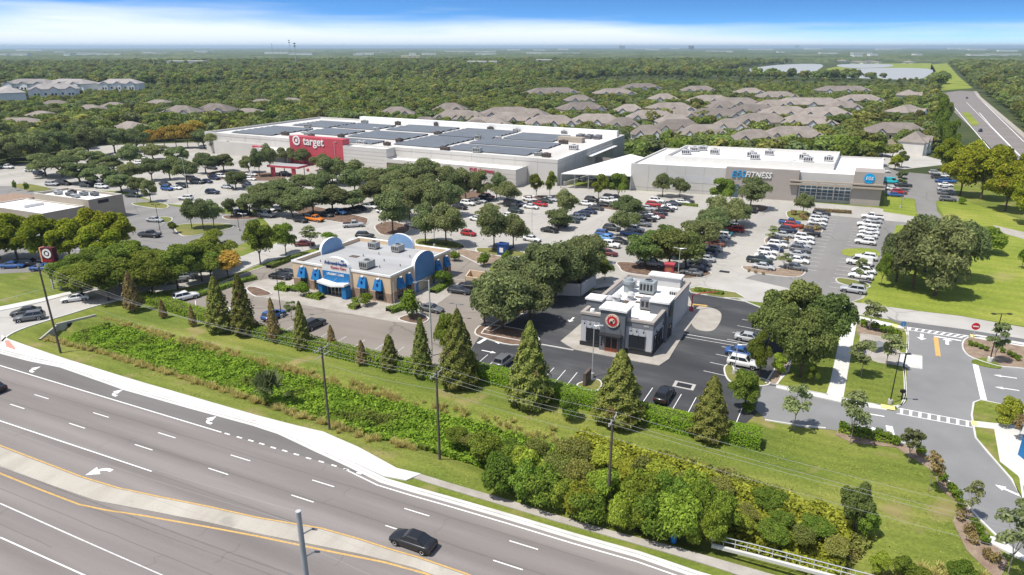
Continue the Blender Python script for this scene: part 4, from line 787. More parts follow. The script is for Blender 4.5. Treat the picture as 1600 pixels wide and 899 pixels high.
bare(scatter_strip('ditch_weeds', DITCH[:10], 4.1, 68000, .28, 'weedleaf', .03, 1, 'stuff', .8, hz=.85), 'broad leaved bright green weeds filling the ditch', 'weeds')
bare(scatter_strip('ditch_undergrowth', DITCH[8:], 4.4, 30000, .32, 'thicket', .1, 1, 'stuff', .9, hz=1.0, off0=3.0), 'tangled undergrowth spreading along the lower ditch', 'undergrowth')
bare(scatter_strip('slope_undergrowth', P((1000, 735), (1100, 762), (1200, 800), (1290, 845), (1330, 870)), 4.4, 15000, .22, 'scrub', .03, 1, 'stuff', .8, hz=.7), 'rough olive undergrowth on the slope above the railing', 'undergrowth')
def tufts(name, lines, n, label):
    V = []
    for line in lines:
        L_ = [math.dist(a, b) for a, b in zip(line, line[1:])]; tot = sum(L_)
        for (a, b), l in zip(zip(line, line[1:]), L_):
            for _ in range(int(n * l / tot)):
                t = random.random(); x = a[0] + (b[0] - a[0]) * t + random.gauss(0, .45); y = a[1] + (b[1] - a[1]) * t + random.gauss(0, .45); z = float(ditch_z(np.array(x), np.array(y))); R = random.uniform(.35, .9)
                k = 60; th = RNG.uniform(0, 6.28, k); el = RNG.uniform(.5, 1.45, k); LL = R * RNG.uniform(.7, 1.3, k); bx = x + RNG.normal(0, .12, k); by = y + RNG.normal(0, .12, k)
                tip = np.stack([bx + np.cos(th) * np.cos(el) * LL, by + np.sin(th) * np.cos(el) * LL, z + np.sin(el) * LL], 1); base = np.stack([bx, by, np.full(k, z)], 1); sd_ = np.stack([-np.sin(th), np.cos(th), np.zeros(k)], 1) * .035
                V.append(np.stack([base - sd_, base + sd_, tip + sd_ * .6, tip - sd_ * .6], 1).reshape(-1, 3))
    o = bpy.data.objects.new(name, quads_mesh(name, np.concatenate(V), 'tuft')); COL.objects.link(o); bare(o, label, 'tall grass', kind='stuff')
tufts('tall_grass', [offset(DITCH[:7], -4.6), offset(DITCH[:6], 4.6)], 230, 'tan tufts of tall grass fringing both banks of the ditch')
tufts('rough_grass', [offset(DITCH[:3], -4.0), offset(DITCH[4:9], 5.0), P((1280, 870), (1360, 890), (1450, 895), (1530, 905))], 60, 'rough grass on the ditch shoulders and the lower slope')
# short turf on the near verges so the lawn has a nap
def turf(name, polys, n, label):
    V = []
    for poly in polys:
        w_ = np.array(P(*poly)); x0_, y0_ = w_.min(0); x1_, y1_ = w_.max(0); k = int(n * (x1_ - x0_) * (y1_ - y0_)); x = RNG.uniform(x0_, x1_, k); y = RNG.uniform(y0_, y1_, k)
        ok = inpoly(x, y, [tuple(q) for q in w_]) & (seg_dist(x, y, DITCH) > 5.5) & (np.sin(x * .8 + 2 * np.sin(y * .3)) + np.sin(y * 1.3 + x * .2) + RNG.normal(0, .8, k) > .2); x, y = x[ok], y[ok]; k = len(x)
        V.append(leaves(np.stack([x, y, RNG.uniform(.02, .07, k)], 1), np.tile(np.array([[0, 0, 1.]]), (k, 1)), .13, .7))
    o = bpy.data.objects.new(name, quads_mesh(name, np.concatenate(V), 'turfleaf')); COL.objects.link(o); bare(o, label, 'grass', kind='stuff')
leaf_mat('turfleaf', (.12, .15, .03), (.22, .24, .06), .2, .05)
turf('grass', [[(60, 540), (130, 505), (660, 600), (1180, 705), (1240, 670), (1470, 740), (1520, 860), (1540, 899), (1300, 899), (1000, 842), (640, 735), (480, 668), (200, 590)]], 7, 'short mown grass on the banks beside the ditch')
# ================================================================== BUILDINGS
def unit(fr, root, s, t, z, w, d, h, m_='boxmetal', name='rooftop_unit', fan=True):
    mb = MB(); fr.box(mb, s, s + w, t, t + d, z + .25, z + h, 0); fr.box(mb, s + .1, s + w - .1, t + .1, t + d - .1, z, z + .25, 1)
    for k in range(4): fr.box(mb, s + w * (.08 + .23 * k), s + w * (.08 + .23 * k) + w * .14, t - .03, t, z + h * .35, z + h * .85, 1)
    if fan:
        c = fr.w(s + w * .5, t + d * .5); mb.cyl(c, min(w, d) * .34, min(w, d) * .34, z + h, z + h + .22, 10, 0); mb.cyl(c, min(w, d) * .27, min(w, d) * .27, z + h + .22, z + h + .24, 10, 1)
    return mb.build(name, [m_, 'dark'], root)
def window(fr, root, s0, s1, t0, t1, z0, z1, axis='s', nv=2, nh=1, frame='dark', glass='glass', name='window', fw=.08):
    """glass pane with a frame and bars standing on the wall face"""
    g = MB()
    if axis == 's': fr.box(g, s0, s1, t0 - .03, t0 + .02, z0, z1)
    else: fr.box(g, s0 - .02, s0 + .03, t0, t1, z0, z1)
    o = g.build(name, glass, root); f = MB()
    a0, a1 = (s0, s1) if axis == 's' else (t0, t1)
    def bar(p, q, z, zz):
        if axis == 's': fr.box(f, p, q, t0 - .09, t0 - .032, z, zz)
        else: fr.box(f, s0 + .032, s0 + .09, p, q, z, zz)
    for i in range(nv + 1):
        c = a0 + (a1 - a0) * i / nv; bar(c - fw / 2, c + fw / 2, z0, z1)
    for i in range(nh + 1):
        c = z0 + (z1 - z0) * i / nh
        for k in range(nv): bar(a0 + (a1 - a0) * k / nv + fw / 2, a0 + (a1 - a0) * (k + 1) / nv - fw / 2, c - fw / 2, c + fw / 2)
    f.build('frame', frame, o); return o
# ---------------- clinic
O = (-44.2, 131.2); fr = Frame(O, (-22.8, 121.2), (math.cos(math.radians(61.5)), math.sin(math.radians(61.5)))); Lc, Dc, Hc = fr.L, 20.3, 5.5
clinic = empty('clinic_building', (*O, .05), 'cream single storey clinic with blue arched gables and blue awnings', 'building')
mb = MB(); fr.shell(mb, 0, Lc, 0, Dc, 0, Hc, .35, .8, 0, 1, 2); mb.build('wall', ['beige', 'roofgrey', 'white'], clinic)
mb = MB()
for a, b in ((-.14, 0), (Dc, Dc + .14)): fr.box(mb, -.14, Lc + .14, a, b, Hc - .28, Hc + .1)
for a, b in ((-.14, 0), (Lc, Lc + .14)): fr.box(mb, a, b, .003, Dc - .003, Hc - .28, Hc + .1)
mb.build('cornice', 'white', clinic)
mb = MB()
for a, b in ((0, 1.6), (3.6, 5.1), (7.1, 7.95), (14.65, 16.4), (18.4, 20.0), (22.0, Lc + .06)): mb = MB(); fr.box(mb, a, b, -.1, 0, 0, 1.9); mb.build('stone_base', 'stone', clinic)
for a, b in ((0, 1.7), (3.5, 4.4), (6.2, 7.0), (13.8, 14.3), (16.1, 17.4), (19.2, Dc)): mb = MB(); fr.box(mb, Lc, Lc + .1, a, b, 0, 1.9); mb.build('stone_base', 'stone', clinic)
def arch_out(c, hw, z0, zs, zt, n=14): return [(c - hw, z0)] + [(c - hw * math.cos(math.pi * i / n), zs + (zt - zs) * math.sin(math.pi * i / n)) for i in range(n + 1)] + [(c + hw, z0)]
def gable(axis, c, hw, at, z0, front, m_face, m_rim, d0, d1):
    mb = MB(); fr.ext(mb, arch_out(c, hw, z0, Hc + .1, Hc + 2.2), axis, d0, d1, 0, 1); o = mb.build('arched_gable', [m_face, m_rim], clinic)
    return o
gable('s', 11.3, 3.3, 0, 1.6, 1, 'offwhite', 'white', -.5, .25)
gable('s', 11.6, 3.2, 0, Hc - .8, 1, 'paleblue', 'white', Dc - .7, Dc - .1)
gable('t', 10.8, 3.2, 0, Hc - .8, 1, 'paleblue', 'white', .1, .7)
gable('t', 10.4, 3.3, 0, 0, 1, 'skyblue', 'white', Lc - .3, Lc + .45)
mb = MB(); fr.box(mb, 8.1, 14.5, -.62, -.52, 2.15, 4.75); mb.build('blue_fascia', 'blue', clinic)
for a, b in ((8.0, 8.9), (13.6, 14.6)): mb = MB(); fr.box(mb, a, b, -2.0, -.5, 0, 2.3); mb.build('entrance_pillar', 'blue', clinic)
mb = MB(); fr.ext(mb, [(8 + 6.6 * i / 12, 2.2 + .45 * abs(i - 6) / 6) for i in range(13)] + [(8 + 6.6 * i / 12, 2.6 + .45 * abs(i - 6) / 6) for i in range(12, -1, -1)], 's', -2.3, -.63); mb.build('canopy', 'white', clinic)
mb = MB()
for a in (8.3, 11.3, 14.2): mb.tube([fr.w(a, -2.2, 2.9), fr.w(a + .4, -.6, 3.7)], .03, 4)
mb.build('canopy_rod', 'steel', clinic)
dr = MB(); fr.box(dr, 9.0, 13.5, -.58, -.52, .05, 2.1); dr = dr.build('entrance_door', 'glass', clinic)
mb = MB(); [fr.box(mb, a, a + .1, -.66, -.59, .05, 2.1) for a in (9, 9.9, 10.8, 11.7, 12.6, 13.4)]; mb.build('frame', 'alu', dr)
p = fr.w(11.3, -.56, 0)
text(clinic, 'AdventHealth', (*fr.w(11.5, -.58, 0)[:2], Hc + 1.0), .98, fr.ang, 'deepblue', .03, bold=.01); text(clinic, 'Centra Care', (*fr.w(12.0, -.58, 0)[:2], Hc + .12), .72, fr.ang, 'red', .03, bold=.012); text(clinic, 'URGENT CARE', (*fr.w(11.3, -.68, 0)[:2], 4.25), .62, fr.ang, 'white', .03, bold=.01)
mb = MB(); fr.ext(mb, [(12.7, Hc + 1.55), (13.3, Hc + 1.5), (13.6, Hc + 1.9), (13.2, Hc + 1.85), (12.8, Hc + 2.0), (12.9, Hc + 1.75)], 's', -.56, -.5); mb.build('emblem', 'blue', clinic)
def awning(axis, c, w, z0, z1, dep):
    a = MB(); wt, wb = w * .36, w * .5; g = (lambda x, d, z: fr.w(x, -d, z)) if axis == 's' else (lambda x, d, z: fr.w(Lc + d, x, z))
    a.add([g(c - wt, .02, z1), g(c + wt, .02, z1), g(c + wt, .28, z1), g(c - wt, .28, z1), g(c - wb, .02, z0), g(c + wb, .02, z0), g(c + wb, dep, z0), g(c - wb, dep, z0)],
          [(0, 1, 2, 3), (3, 2, 6, 7), (0, 3, 7, 4), (1, 5, 6, 2), (0, 4, 5, 1)]); aw = a.build('awning', 'blue', clinic)
    q = MB()
    cx = g(c, dep * .62 + .14, (z0 + z1) / 2 + .1); q.tube([(cx[0], cx[1], cx[2] - .25), (cx[0], cx[1], cx[2] + .25)], .16, 6); q.build('awning_emblem', 'deepblue', aw)
    l = MB(); p = g(c, .35, z1 + .15); l.box((p[0] - .25, p[1] - .25, p[2] - .1), (p[0] + .25, p[1] + .25, p[2] + .1)); l.build('wall_lamp', 'white', clinic)
    if axis == 's': window(fr, clinic, c - w * .42, c + w * .42, -.02, 0, .35, z0 + .05, 's', 2, 2, 'dark')
    else: window(fr, clinic, Lc + .02, 0, c - w * .42, c + w * .42, .35, z0 + .05, 't', 2, 2, 'dark')
for c in (2.7, 6.2, 17.4, 21.0): awning('s', c, 2.0, 2.5, 4.5, .95)
for c in (2.6, 5.3, 15.2, 18.3): awning('t', c, 1.7, 2.5, 4.5, .95)
mb = MB(); fr.box(mb, Lc + .46, Lc + .52, 8.0, 12.8, .1, 2.2); mb.build('mural_panel', 'mural', clinic)
for s, t, w, d, h in ((6.2, 15.5, 2.0, 1.6, 1.5), (12.2, 15.5, 1.9, 2.2, 1.5), (14.0, 3.0, 1.9, 2.6, 1.6)): unit(fr, clinic, s, t, Hc - .8, w, d, h)
mb = MB(); fr.box(mb, 6.5, 8.4, 9, 10.2, Hc - .8, Hc - .72); mb.build('roof_mat', 'brownmetal', clinic)
mb = MB()
for s, t in ((4, 3.5), (9, 10.5), (15, 9.5), (18, 14), (8, 6), (17, 5.5), (11, 13), (20, 8)): c = fr.w(s, t); mb.cyl(c, .1, .1, Hc - .8, Hc - .3, 7)
mb.build('roof_vent', 'midgrey', clinic, )
mb = MB()
for s, t in ((Lc + .12, .5),): c = fr.w(s, t); mb.cyl(c, .09, .09, 0, 4.2, 7)
mb.build('downspout', 'white', clinic)
# ---------------- restaurant
O = (11.2, 102.2); fr = Frame(O, (21.8, 97.5), (math.cos(math.radians(61.8)), math.sin(math.radians(61.8)))); Lp, Dp, Hp = fr.L, 22.0, 5.7
rest = empty('restaurant_building', (*O, .1), 'grey flat roofed restaurant with round red sign over its door', 'building')
mb = MB(); fr.shell(mb, 0, Lp, 0, Dp, 0, Hp, .4, .9, 0, 1, 2); mb.build('wall', ['wallgrey', 'roofwhite', 'tan'], rest)
mb = MB()
for a, b, c, d in ((-.16, 3.35, -.16, .45), (7.45, Lp + .16, -.16, .45), (Lp - .45, Lp + .16, .46, 6.2), (Lp - .45, Lp + .16, 9.9, Dp + .16), (-.16, .45, .46, 3), (-.16, .45, 5.6, Dp + .16), (.451, 4.5, Dp - .45, Dp + .16), (10.5, Lp - .451, Dp - .45, Dp + .16)): fr.box(mb, a, b, c, d, Hp - .25, Hp + .12)
mb.build('coping', 'taupe', rest)
mb = MB(); fr.box(mb, 3.4, 7.4, -.7, 2.2, 0, Hp + 1.3); mb.build('entrance_tower', 'slate', rest)
mb = MB(); fr.box(mb, 3.15, 7.65, -.95, 2.45, Hp + 1.3, Hp + 1.62); mb.build('tower_roof', 'roofwhite', rest)
mb = MB(); fr.box(mb, Lp - 2.4, Lp + .5, 6.2, 9.8, 0, Hp + 1.1); mb.build('side_tower', 'slate', rest)
mb = MB(); fr.box(mb, Lp - 2.6, Lp + .7, 6.0, 10.0, Hp + 1.1, Hp + 1.4); mb.build('tower_roof', 'roofwhite', rest)
mb = MB(); fr.box(mb, -.5, 2.0, 3.2, 5.4, 0, Hp + 1.1); mb.build('side_tower', 'slate', rest)
mb = MB(); fr.box(mb, -.7, 2.2, 3.0, 5.6, Hp + 1.1, Hp + 1.38); mb.build('tower_roof', 'roofwhite', rest)
mb = MB(); fr.box(mb, 4.7, 10.3, Dp - 1.6, Dp + .2, 0, Hp + .9); mb.build('rear_tower', 'lightgrey', rest)
mb = MB(); fr.box(mb, 4.5, 10.5, Dp - 1.9, Dp + .4, Hp + .9, Hp + 1.18); mb.build('tower_roof', 'roofwhite', rest)
for q in ((-.06, 3.4, -.06, 0), (7.4, Lp + .06, -.06, 0), (Lp, Lp + .06, .001, 6.2)): mb = MB(); fr.box(mb, *q, 4.55, Hp - .26); mb.build('upper_band', 'midgrey', rest)
for q in ((-.12, 3.4, -.12, -.001), (7.4, Lp + .12, -.12, -.001), (Lp + .001, Lp + .12, 0, 6.2)): mb = MB(); fr.box(mb, *q, 0, .75); mb.build('dark_plinth', 'dark', rest)
window(fr, rest, .95, 3.2, -.1, 0, .9, 3.2, 's', 2, 1); window(fr, rest, 8.0, 10.5, -.1, 0, .9, 3.2, 's', 2, 1)
for a in (.8, 2.4, 4.0): window(fr, rest, Lp + .1, 0, a, a + 1.0, .9, 3.2, 't', 1, 2)
window(fr, rest, Lp + .52, 0, 7.1, 8.9, .6, 2.6, 't', 2, 1)
d_ = MB(); fr.box(d_, 4.4, 6.4, -.78, -.72, .05, 2.7); d_ = d_.build('entrance_door', 'glass', rest); mb = MB(); [fr.box(mb, a, a + .12, -.86, -.79, .05, 2.7) for a in (4.35, 5.34, 6.33)]; fr.box(mb, 4.47, 5.34, -.86, -.79, .05, .7); fr.box(mb, 5.46, 6.33, -.86, -.79, .05, .7); mb.build('frame', 'brick', d_)
mb = MB(); fr.box(mb, 3.6, 7.2, -1.9, -.71, 2.95, 3.15); mb.tube([fr.w(3.7, -1.8, 3.1), fr.w(4.1, -.7, 4.1)], .03, 4); mb.tube([fr.w(7.1, -1.8, 3.1), fr.w(6.7, -.7, 4.1)], .03, 4); mb.build('canopy', 'dark', rest)
mb = MB()
for sx in (3.75, 6.95):
    for k in range(5): fr.box(mb, sx - .12, sx + .12, -.76, -.71, .9 + k * .38, 1.1 + k * .38)
mb.build('wall_ornament', 'black', rest)
def disc(fr, root, s, t, z, r, dep, m_, name, n=28, ring=0, axis='s'):
    mb = MB(); o = [(s + r * math.cos(2 * math.pi * i / n), z + r * math.sin(2 * math.pi * i / n)) for i in range(n)]
    if ring:
        q = [(s + ring * math.cos(2 * math.pi * i / n), z + ring * math.sin(2 * math.pi * i / n)) for i in range(n)]
        g = lambda a, zz, c: fr.w(a, c, zz) if axis == 's' else fr.w(c, a, zz)
        vs = [g(a, zz, t - dep) for a, zz in o] + [g(a, zz, t - dep) for a, zz in q] + [g(a, zz, t) for a, zz in o] + [g(a, zz, t) for a, zz in q]
        mb.add(vs, [(i, (i + 1) % n, n + (i + 1) % n, n + i) for i in range(n)] + [(i, (i + 1) % n, 2 * n + (i + 1) % n, 2 * n + i) for i in range(n)] + [(n + i, n + (i + 1) % n, 3 * n + (i + 1) % n, 3 * n + i) for i in range(n)])
    else: fr.ext(mb, o, axis, t - dep, t)
    return mb.build(name, m_, root)
sg = disc(fr, rest, 5.4, -.72, 5.35, 1.12, .18, 'beigelight', 'round_sign'); disc(fr, sg, 5.4, -.91, 5.35, .82, .05, 'signred', 'red_disc')
for k in range(16):
    if k % 4 != 3: a_ = 2 * math.pi * k / 16; disc(fr, sg, 5.4 + .97 * math.cos(a_), -.91, 5.35 + .97 * math.sin(a_), .06, .03, 'signred', 'ring_mark', n=8)
disc(fr, sg, 5.4, -.97, 5.35, .46, .03, 'beigelight', 'pale_centre'); disc(fr, sg, 5.33, -1.005, 5.15, .24, .02, 'dark', 'dark_patch'); disc(fr, sg, 5.65, -1.01, 5.5, .13, .02, 'dark', 'dark_patch')
disc(fr, rest, 8.0, Lp + .6, 5.0, .95, .1, 'dark', 'round_sign', axis='t')
for s in (.7, 1.6, 2.6, 8.3, 9.2, 10.3):
    mb = MB(); c = fr.w(s, -.35); mb.tube([fr.w(s, -.02, 4.3), (c[0], c[1], 4.45), (c[0], c[1], 4.1)], .03, 4); mb.cyl(c, .13, .09, 3.9, 4.12, 8); mb.build('wall_lamp', 'black', rest)
for a in (1.0, 4.6): mb = MB(); c = fr.w(Lp + .35, a); mb.tube([fr.w(Lp + .02, a, 4.3), (c[0], c[1], 4.4), (c[0], c[1], 4.1)], .03, 4); mb.cyl(c, .13, .09, 3.9, 4.1, 8); mb.build('wall_lamp', 'black', rest)
text(rest, '2602', (*fr.w(10.6, -.1)[:2], 5.0), .4, fr.ang, 'white', .02, 'house_number')
Z = Hp - .9
unit(fr, rest, 4.6, 14.6, Z, 2.6, 2.2, 2.3, 'bluegreybox'); unit(fr, rest, 7.2, 7.0, Z, 3.2, 1.6, 1.9, 'midgrey', fan=False); unit(fr, rest, 9.6, 15.8, Z, 1.6, 1.4, .9, 'lightgrey', fan=False)
mb = MB(); c = fr.w(2.6, 15.2); mb.cyl(c, .9, .9, Z, Z + 1.6, 14); mb.cyl(c, 1.15, 1.15, Z + 1.6, Z + 2.1, 16); mb.cyl(c, .75, .55, Z + 2.1, Z + 2.6, 14); mb.build('exhaust_fan', ['bluegreybox'], rest)
mb = MB(); c = fr.w(2.4, 17.8); mb.cyl(c, .8, .8, Z, Z + .9, 14); mb.cyl(c, 1.0, .6, Z + .9, Z + 1.5, 14); mb.build('exhaust_fan', ['lightgrey'], rest)
for s, t in ((2.6, 9.5), (4.3, 11.2), (1.7, 7.9)):
    mb = MB(); c = fr.w(s, t); mb.cyl(c, .55, .55, Z, Z + .9, 12); mb.cyl(c, .8, .5, Z + .9, Z + 1.35, 12); fr.box(mb, s - 1.0, s + 1.0, t - .8, t + .8, Z, Z + .05); mb.build('roof_vent', ['lightgrey'], rest)
mb = MB()
for s, t, w, d in ((1.6, 5.7, 1.6, .7), (3.6, 8.8, .8, 1.6), (5.5, 10.0, 1.0, .7), (.9, 10.2, 1.5, .8), (4.6, 12.6, 1.6, .6)): fr.box(mb, s, s + w, t, t + d, Z + .051, Z + .09)
mb.build('roof_mat', 'brownmetal', rest)
mb = MB(); c = fr.w(1.2, 1.6); mb.cyl(c, .6, .35, Z, Z + 1.1, 10); mb.build('satellite_dome', 'white', rest)
# restaurant furniture: clearance bar, bin enclosure, sign board, bench
mb = MB(); x, y = G(1080, 487); mb.box((x - .3, y - .3, .1), (x + .3, y + .3, .9)); mb.cyl((x, y), .12, .12, .9, 3.3, 8); mb.tube([(x, y, 3.2), (x + 2.4, y + 1.0, 3.35), (x + 4.8, y + 1.6, 3.3)], .09, 6); thing('clearance_bar', mb, 'red', 'red clearance bar post at the restaurant drive-through lane', 'clearance bar')
x, y = G(1094, 478); mb = MB().box((0, 0, 0), (3.0, .5, .18)); thing('wheel_stop', mb, 'yellow', 'yellow painted kerb block behind the restaurant', 'wheel stop', loc=(x - 1.8, y, .1), rz=-.3)
A_ = [G(*q) for q in ((872, 452), (870, 444), (898, 430), (926, 446))]
en = empty('bin_enclosure', (0, 0, 0), 'grey block bin enclosure under the trees left of the restaurant', 'enclosure')
ring = [Vector(G(866, 462)), Vector(G(880, 449)), Vector(G(912, 436)), Vector(G(933, 443)), Vector(G(905, 462))]
ring = [Vector(G(866, 461)), Vector(G(887, 441)), Vector(G(930, 446)), Vector(G(907, 463))]
for a, b in zip(ring, ring[1:] + ring[:1]):
    mb = MB(); ribbon(mb, [tuple(a), tuple(b)], .25, .02, 2.5); mb.build('enclosure_wall', 'lightgrey', en)
en = empty('bin_enclosure', (0, 0, 0), 'small beige bin enclosure at the back corner of the clinic lot', 'enclosure')
ring = [Vector(G(728, 446)), Vector(G(735, 436)), Vector(G(760, 440)), Vector(G(753, 450))]
for a, b in zip(ring, ring[1:] + ring[:1]): mb = MB(); ribbon(mb, [tuple(a), tuple(b)], .25, .02, 2.0); mb.build('enclosure_wall', 'beige', en)
# ---------------- big store
O = (-141.5, 320.0); fr = Frame(O, (15.8, 237.3), (math.cos(math.radians(64.3)), math.sin(math.radians(64.3)))); Lt, Dt, Ht = fr.L, 79.0, 9.2
st = empty('store_building', (*O, 0), 'huge pale department store with red sign wall and solar roof', 'building')
mb = MB(); fr.shell(mb, 0, Lt, 0, Dt, 0, Ht, .5, .9, 0, 1, 2); mb.build('wall', ['targetwall', 'rooftarget', 'white'], st)
mb = MB(); fr.box(mb, 30, Lt - 3, Dt - 2.2, Dt + .5, Ht - 1, Ht + 1.6); mb.build('rear_parapet', 'white', st)
mb = MB()
for s in range(8, int(Lt), 9): fr.box(mb, s, s + .12, -.03, 0, 0, Ht - .5)
for t in range(8, int(Dt), 9): fr.box(mb, Lt, Lt + .03, t, t + .12, 0, Ht - .5)
fr.box(mb, 0, Lt, -.04, -.031, Ht - 1.4, Ht - 1.25); fr.box(mb, Lt + .031, Lt + .05, 0, Dt, Ht - 1.4, Ht - 1.25); mb.build('panel_joint', 'taupe', st)
for k, (s0, s1, t0, t1) in enumerate(((8, 34, 8, 36), (38, 62, 22, 66), (66, 96, 22, 72), (100, 122, 10, 40), (100, 128, 44, 72), (70, 92, 6, 19), (126, 162, 8, 42), (132, 156, 47, 68), (12, 36, 44, 66))):
    mb = MB(); zz = Ht - .9; n = 7
    for i in range(n):
        if k in (1, 2, 6) and i == 3 or k == 5 and i > 4: continue
        a = t0 + (t1 - t0) * i / n; b = t0 + (t1 - t0) * (i + .93) / n; mb.add([fr.w(s0, a, zz + .25), fr.w(s1, a, zz + .25), fr.w(s1, b, zz + .7), fr.w(s0, b, zz + .7), fr.w(s0, b, zz), fr.w(s1, b, zz)], [(0, 1, 2, 3), (3, 2, 5, 4)])
    mb.build('solar_array', 'solar', st)
random.seed(5)
for s, t in ((24, 40), (36, 70), (36, 12), (52, 12), (58, 70), (64, 18), (78, 76), (97, 46), (97, 16), (110, 74), (98, 6), (122, 40), (124, 74), (126, 5), (148, 76), (160, 44), (164, 10), (140, 6), (170, 30), (168, 8), (64, 44), (130, 44), (44, 18), (86, 4)):
    unit(fr, st, s, t, Ht - .9, random.uniform(2, 3.6), random.uniform(1.8, 2.6), random.uniform(1.2, 1.9), random.choice(['boxmetal', 'brownmetal', 'lightgrey', 'brownmetal']))
mb = MB(); fr.box(mb, 157, 168, 50, 54, Ht - .9, Ht + 1.2); mb.build('screen_wall', 'tan', st)
for s in (160, 164, 168): unit(fr, st, s, 64, Ht - .9, 2.6, 5, 1.6, 'midgrey')
# red sign wall and entrance wings (coordinates along the front)
def wing(name, s0, s1, t0, t1, z1, wm, rm='roofwhite', drop=.5): mb = MB(); fr.shell(mb, s0, s1, t0, t1, 0, z1, .3, drop, 0, 1, 0 if wm != 'red' else 0); return mb.build(name, [wm, rm], st)
def sfront(u, v, z=0):   # (s, t) of a pixel at height z in store coordinates
    x, y = G(u, v, z); d = Vector((x - O[0], y - O[1])); A__ = Matrix(((fr.ex.x, fr.ey.x), (fr.ex.y, fr.ey.y))); r_ = A__.inverted() @ d; return r_.x, r_.y
rs = sfront(460, 262); re = sfront(548, 268)
RS0, RS1 = 58.0, 86.5
mb = MB(); fr.box(mb, RS0, RS1, -5.5, -1.2, 0, 11.2); rw = mb.build('sign_wall', 'red', st)
mb = MB(); fr.box(mb, RS0, RS1, -5.52, -5.5, 3.9, 3.98); fr.box(mb, RS0, RS1, -5.52, -5.5, 7.9, 7.98); mb.build('panel_joint', 'signred', rw)
def bullseye(fr, root, s, t, z, r):
    disc(fr, root, s, t, z, r, .2, 'white', 'emblem_ring', ring=r * .66); disc(fr, root, s, t - .0, z, r * .33, .2, 'white', 'emblem_dot')
bullseye(fr, rw, 62.0, -5.52, 9.6, 2.0); text(rw, 'target', (*fr.w(71.2, -5.66)[:2], 9.5), 4.6, fr.ang, 'white', .12, bold=.05)
wing('entrance_wing', 38, RS0, -7.5, 0, 5.2, 'targetwall'); mb = MB(); fr.box(mb, 40, RS0 - .5, -7.56, -7.5, .2, 3.6); mb.build('entrance_glazing', 'glass', st)
wing('left_wing', 8, 38, -2.5, 0, 6.0, 'targetwall'); mb = MB(); fr.box(mb, 33.5, 38.6, -3.4, -2.5, .2, 5.4); mb.build('red_panel', 'red', st)
wing('grey_wing', RS1 + .05, 108, -5.5, 1.0, 9.0, 'targetwall')
mb = MB(); [fr.box(mb, RS1 + .1, 108, -5.53, -5.5, z, z + .1) for z in (1.8, 3.2, 4.6, 6.0, 7.4)]; mb.build('panel_joint', 'taupe', st)
wing('second_entrance_wing', 108.1, 124, -7.0, -.05, 5.6, 'targetwall'); mb = MB(); fr.box(mb, 109, 118, -7.1, -7.0, .2, 4.2); mb.build('entrance_glazing', 'brownmetal', st)
wing('pharmacy_wing', 124.1, 166, -9.5, -.05, 6.2, 'targetwall', 'roofwhite')
mb = MB(); [fr.box(mb, 124.2, 166, -9.53, -9.5, z, z + .1) for z in (1.6, 3.0, 4.4)]; mb.build('panel_joint', 'taupe', st)
text(st, 'CVS pharmacy', (*fr.w(152.5, -9.62)[:2], 4.95), 1.7, fr.ang, 'red', .1, bold=.03)
mb = MB(); fr.box(mb, Lt, Lt + 2.2, 30, 62, 6.3, 6.6); mb.build('side_canopy', 'white', st)
# drive-up canopy
def cp(u, v, z): return G(u, v, z)
can = empty('pickup_canopy', (*G(450, 276), 0), 'red rimmed pickup canopy on red posts before the big store', 'canopy')
cx, cy = G(450, 278); q = [(-7, -2.6), (7, -2.6), (7, 3.4), (-7, 3.4)]
rot = lambda a, b: (a * math.cos(-.35) - b * math.sin(-.35), a * math.sin(-.35) + b * math.cos(-.35))
mb = MB(); mb.prism([rot(*p) for p in q], 3.6, 4.3, 0, True); mb.build('canopy_roof', 'red', can); mb = MB(); mb.prism([rot(a * .95, b * .9 + .04) for a, b in q], 4.3, 4.34); mb.build('roof_deck', 'roofgrey', can)
for a in (-5, 4.2):
    x, y = rot(a, -1.8); mb = MB(); mb.box((x - .7, y - .35, 0), (x + .7, y + .35, 3.6)); mb.build('post', 'red', can)
for a in (-3.2, 5.8): x, y = rot(a, 2.4); mb = MB(); mb.box((x - .15, y - .15, 0), (x + .15, y + .15, 3.6)); mb.build('post', 'steel', can)
for k, (u, v, w) in enumerate(((519, 263, 'below the red sign wall'), (425, 262, 'left of the pickup canopy'), (481, 268, 'right of the pickup canopy'))):
    x, y = G(u, v); mb = MB(); n = 12
    for i in range(6):
        a0, a1 = math.pi * i / 6, math.pi * (i + 1) / 6; mb.cyl((0, 0), .6 * math.sin(a0) + .01, .6 * math.sin(a1) + .01, .6 - .6 * math.cos(a0), .6 - .6 * math.cos(a1), n, cap=False)
    thing('ball_bollard', mb, 'red', f'red ball shaped bollard {w}', 'bollard', 'red ball bollards before the store', (x, y, 0))
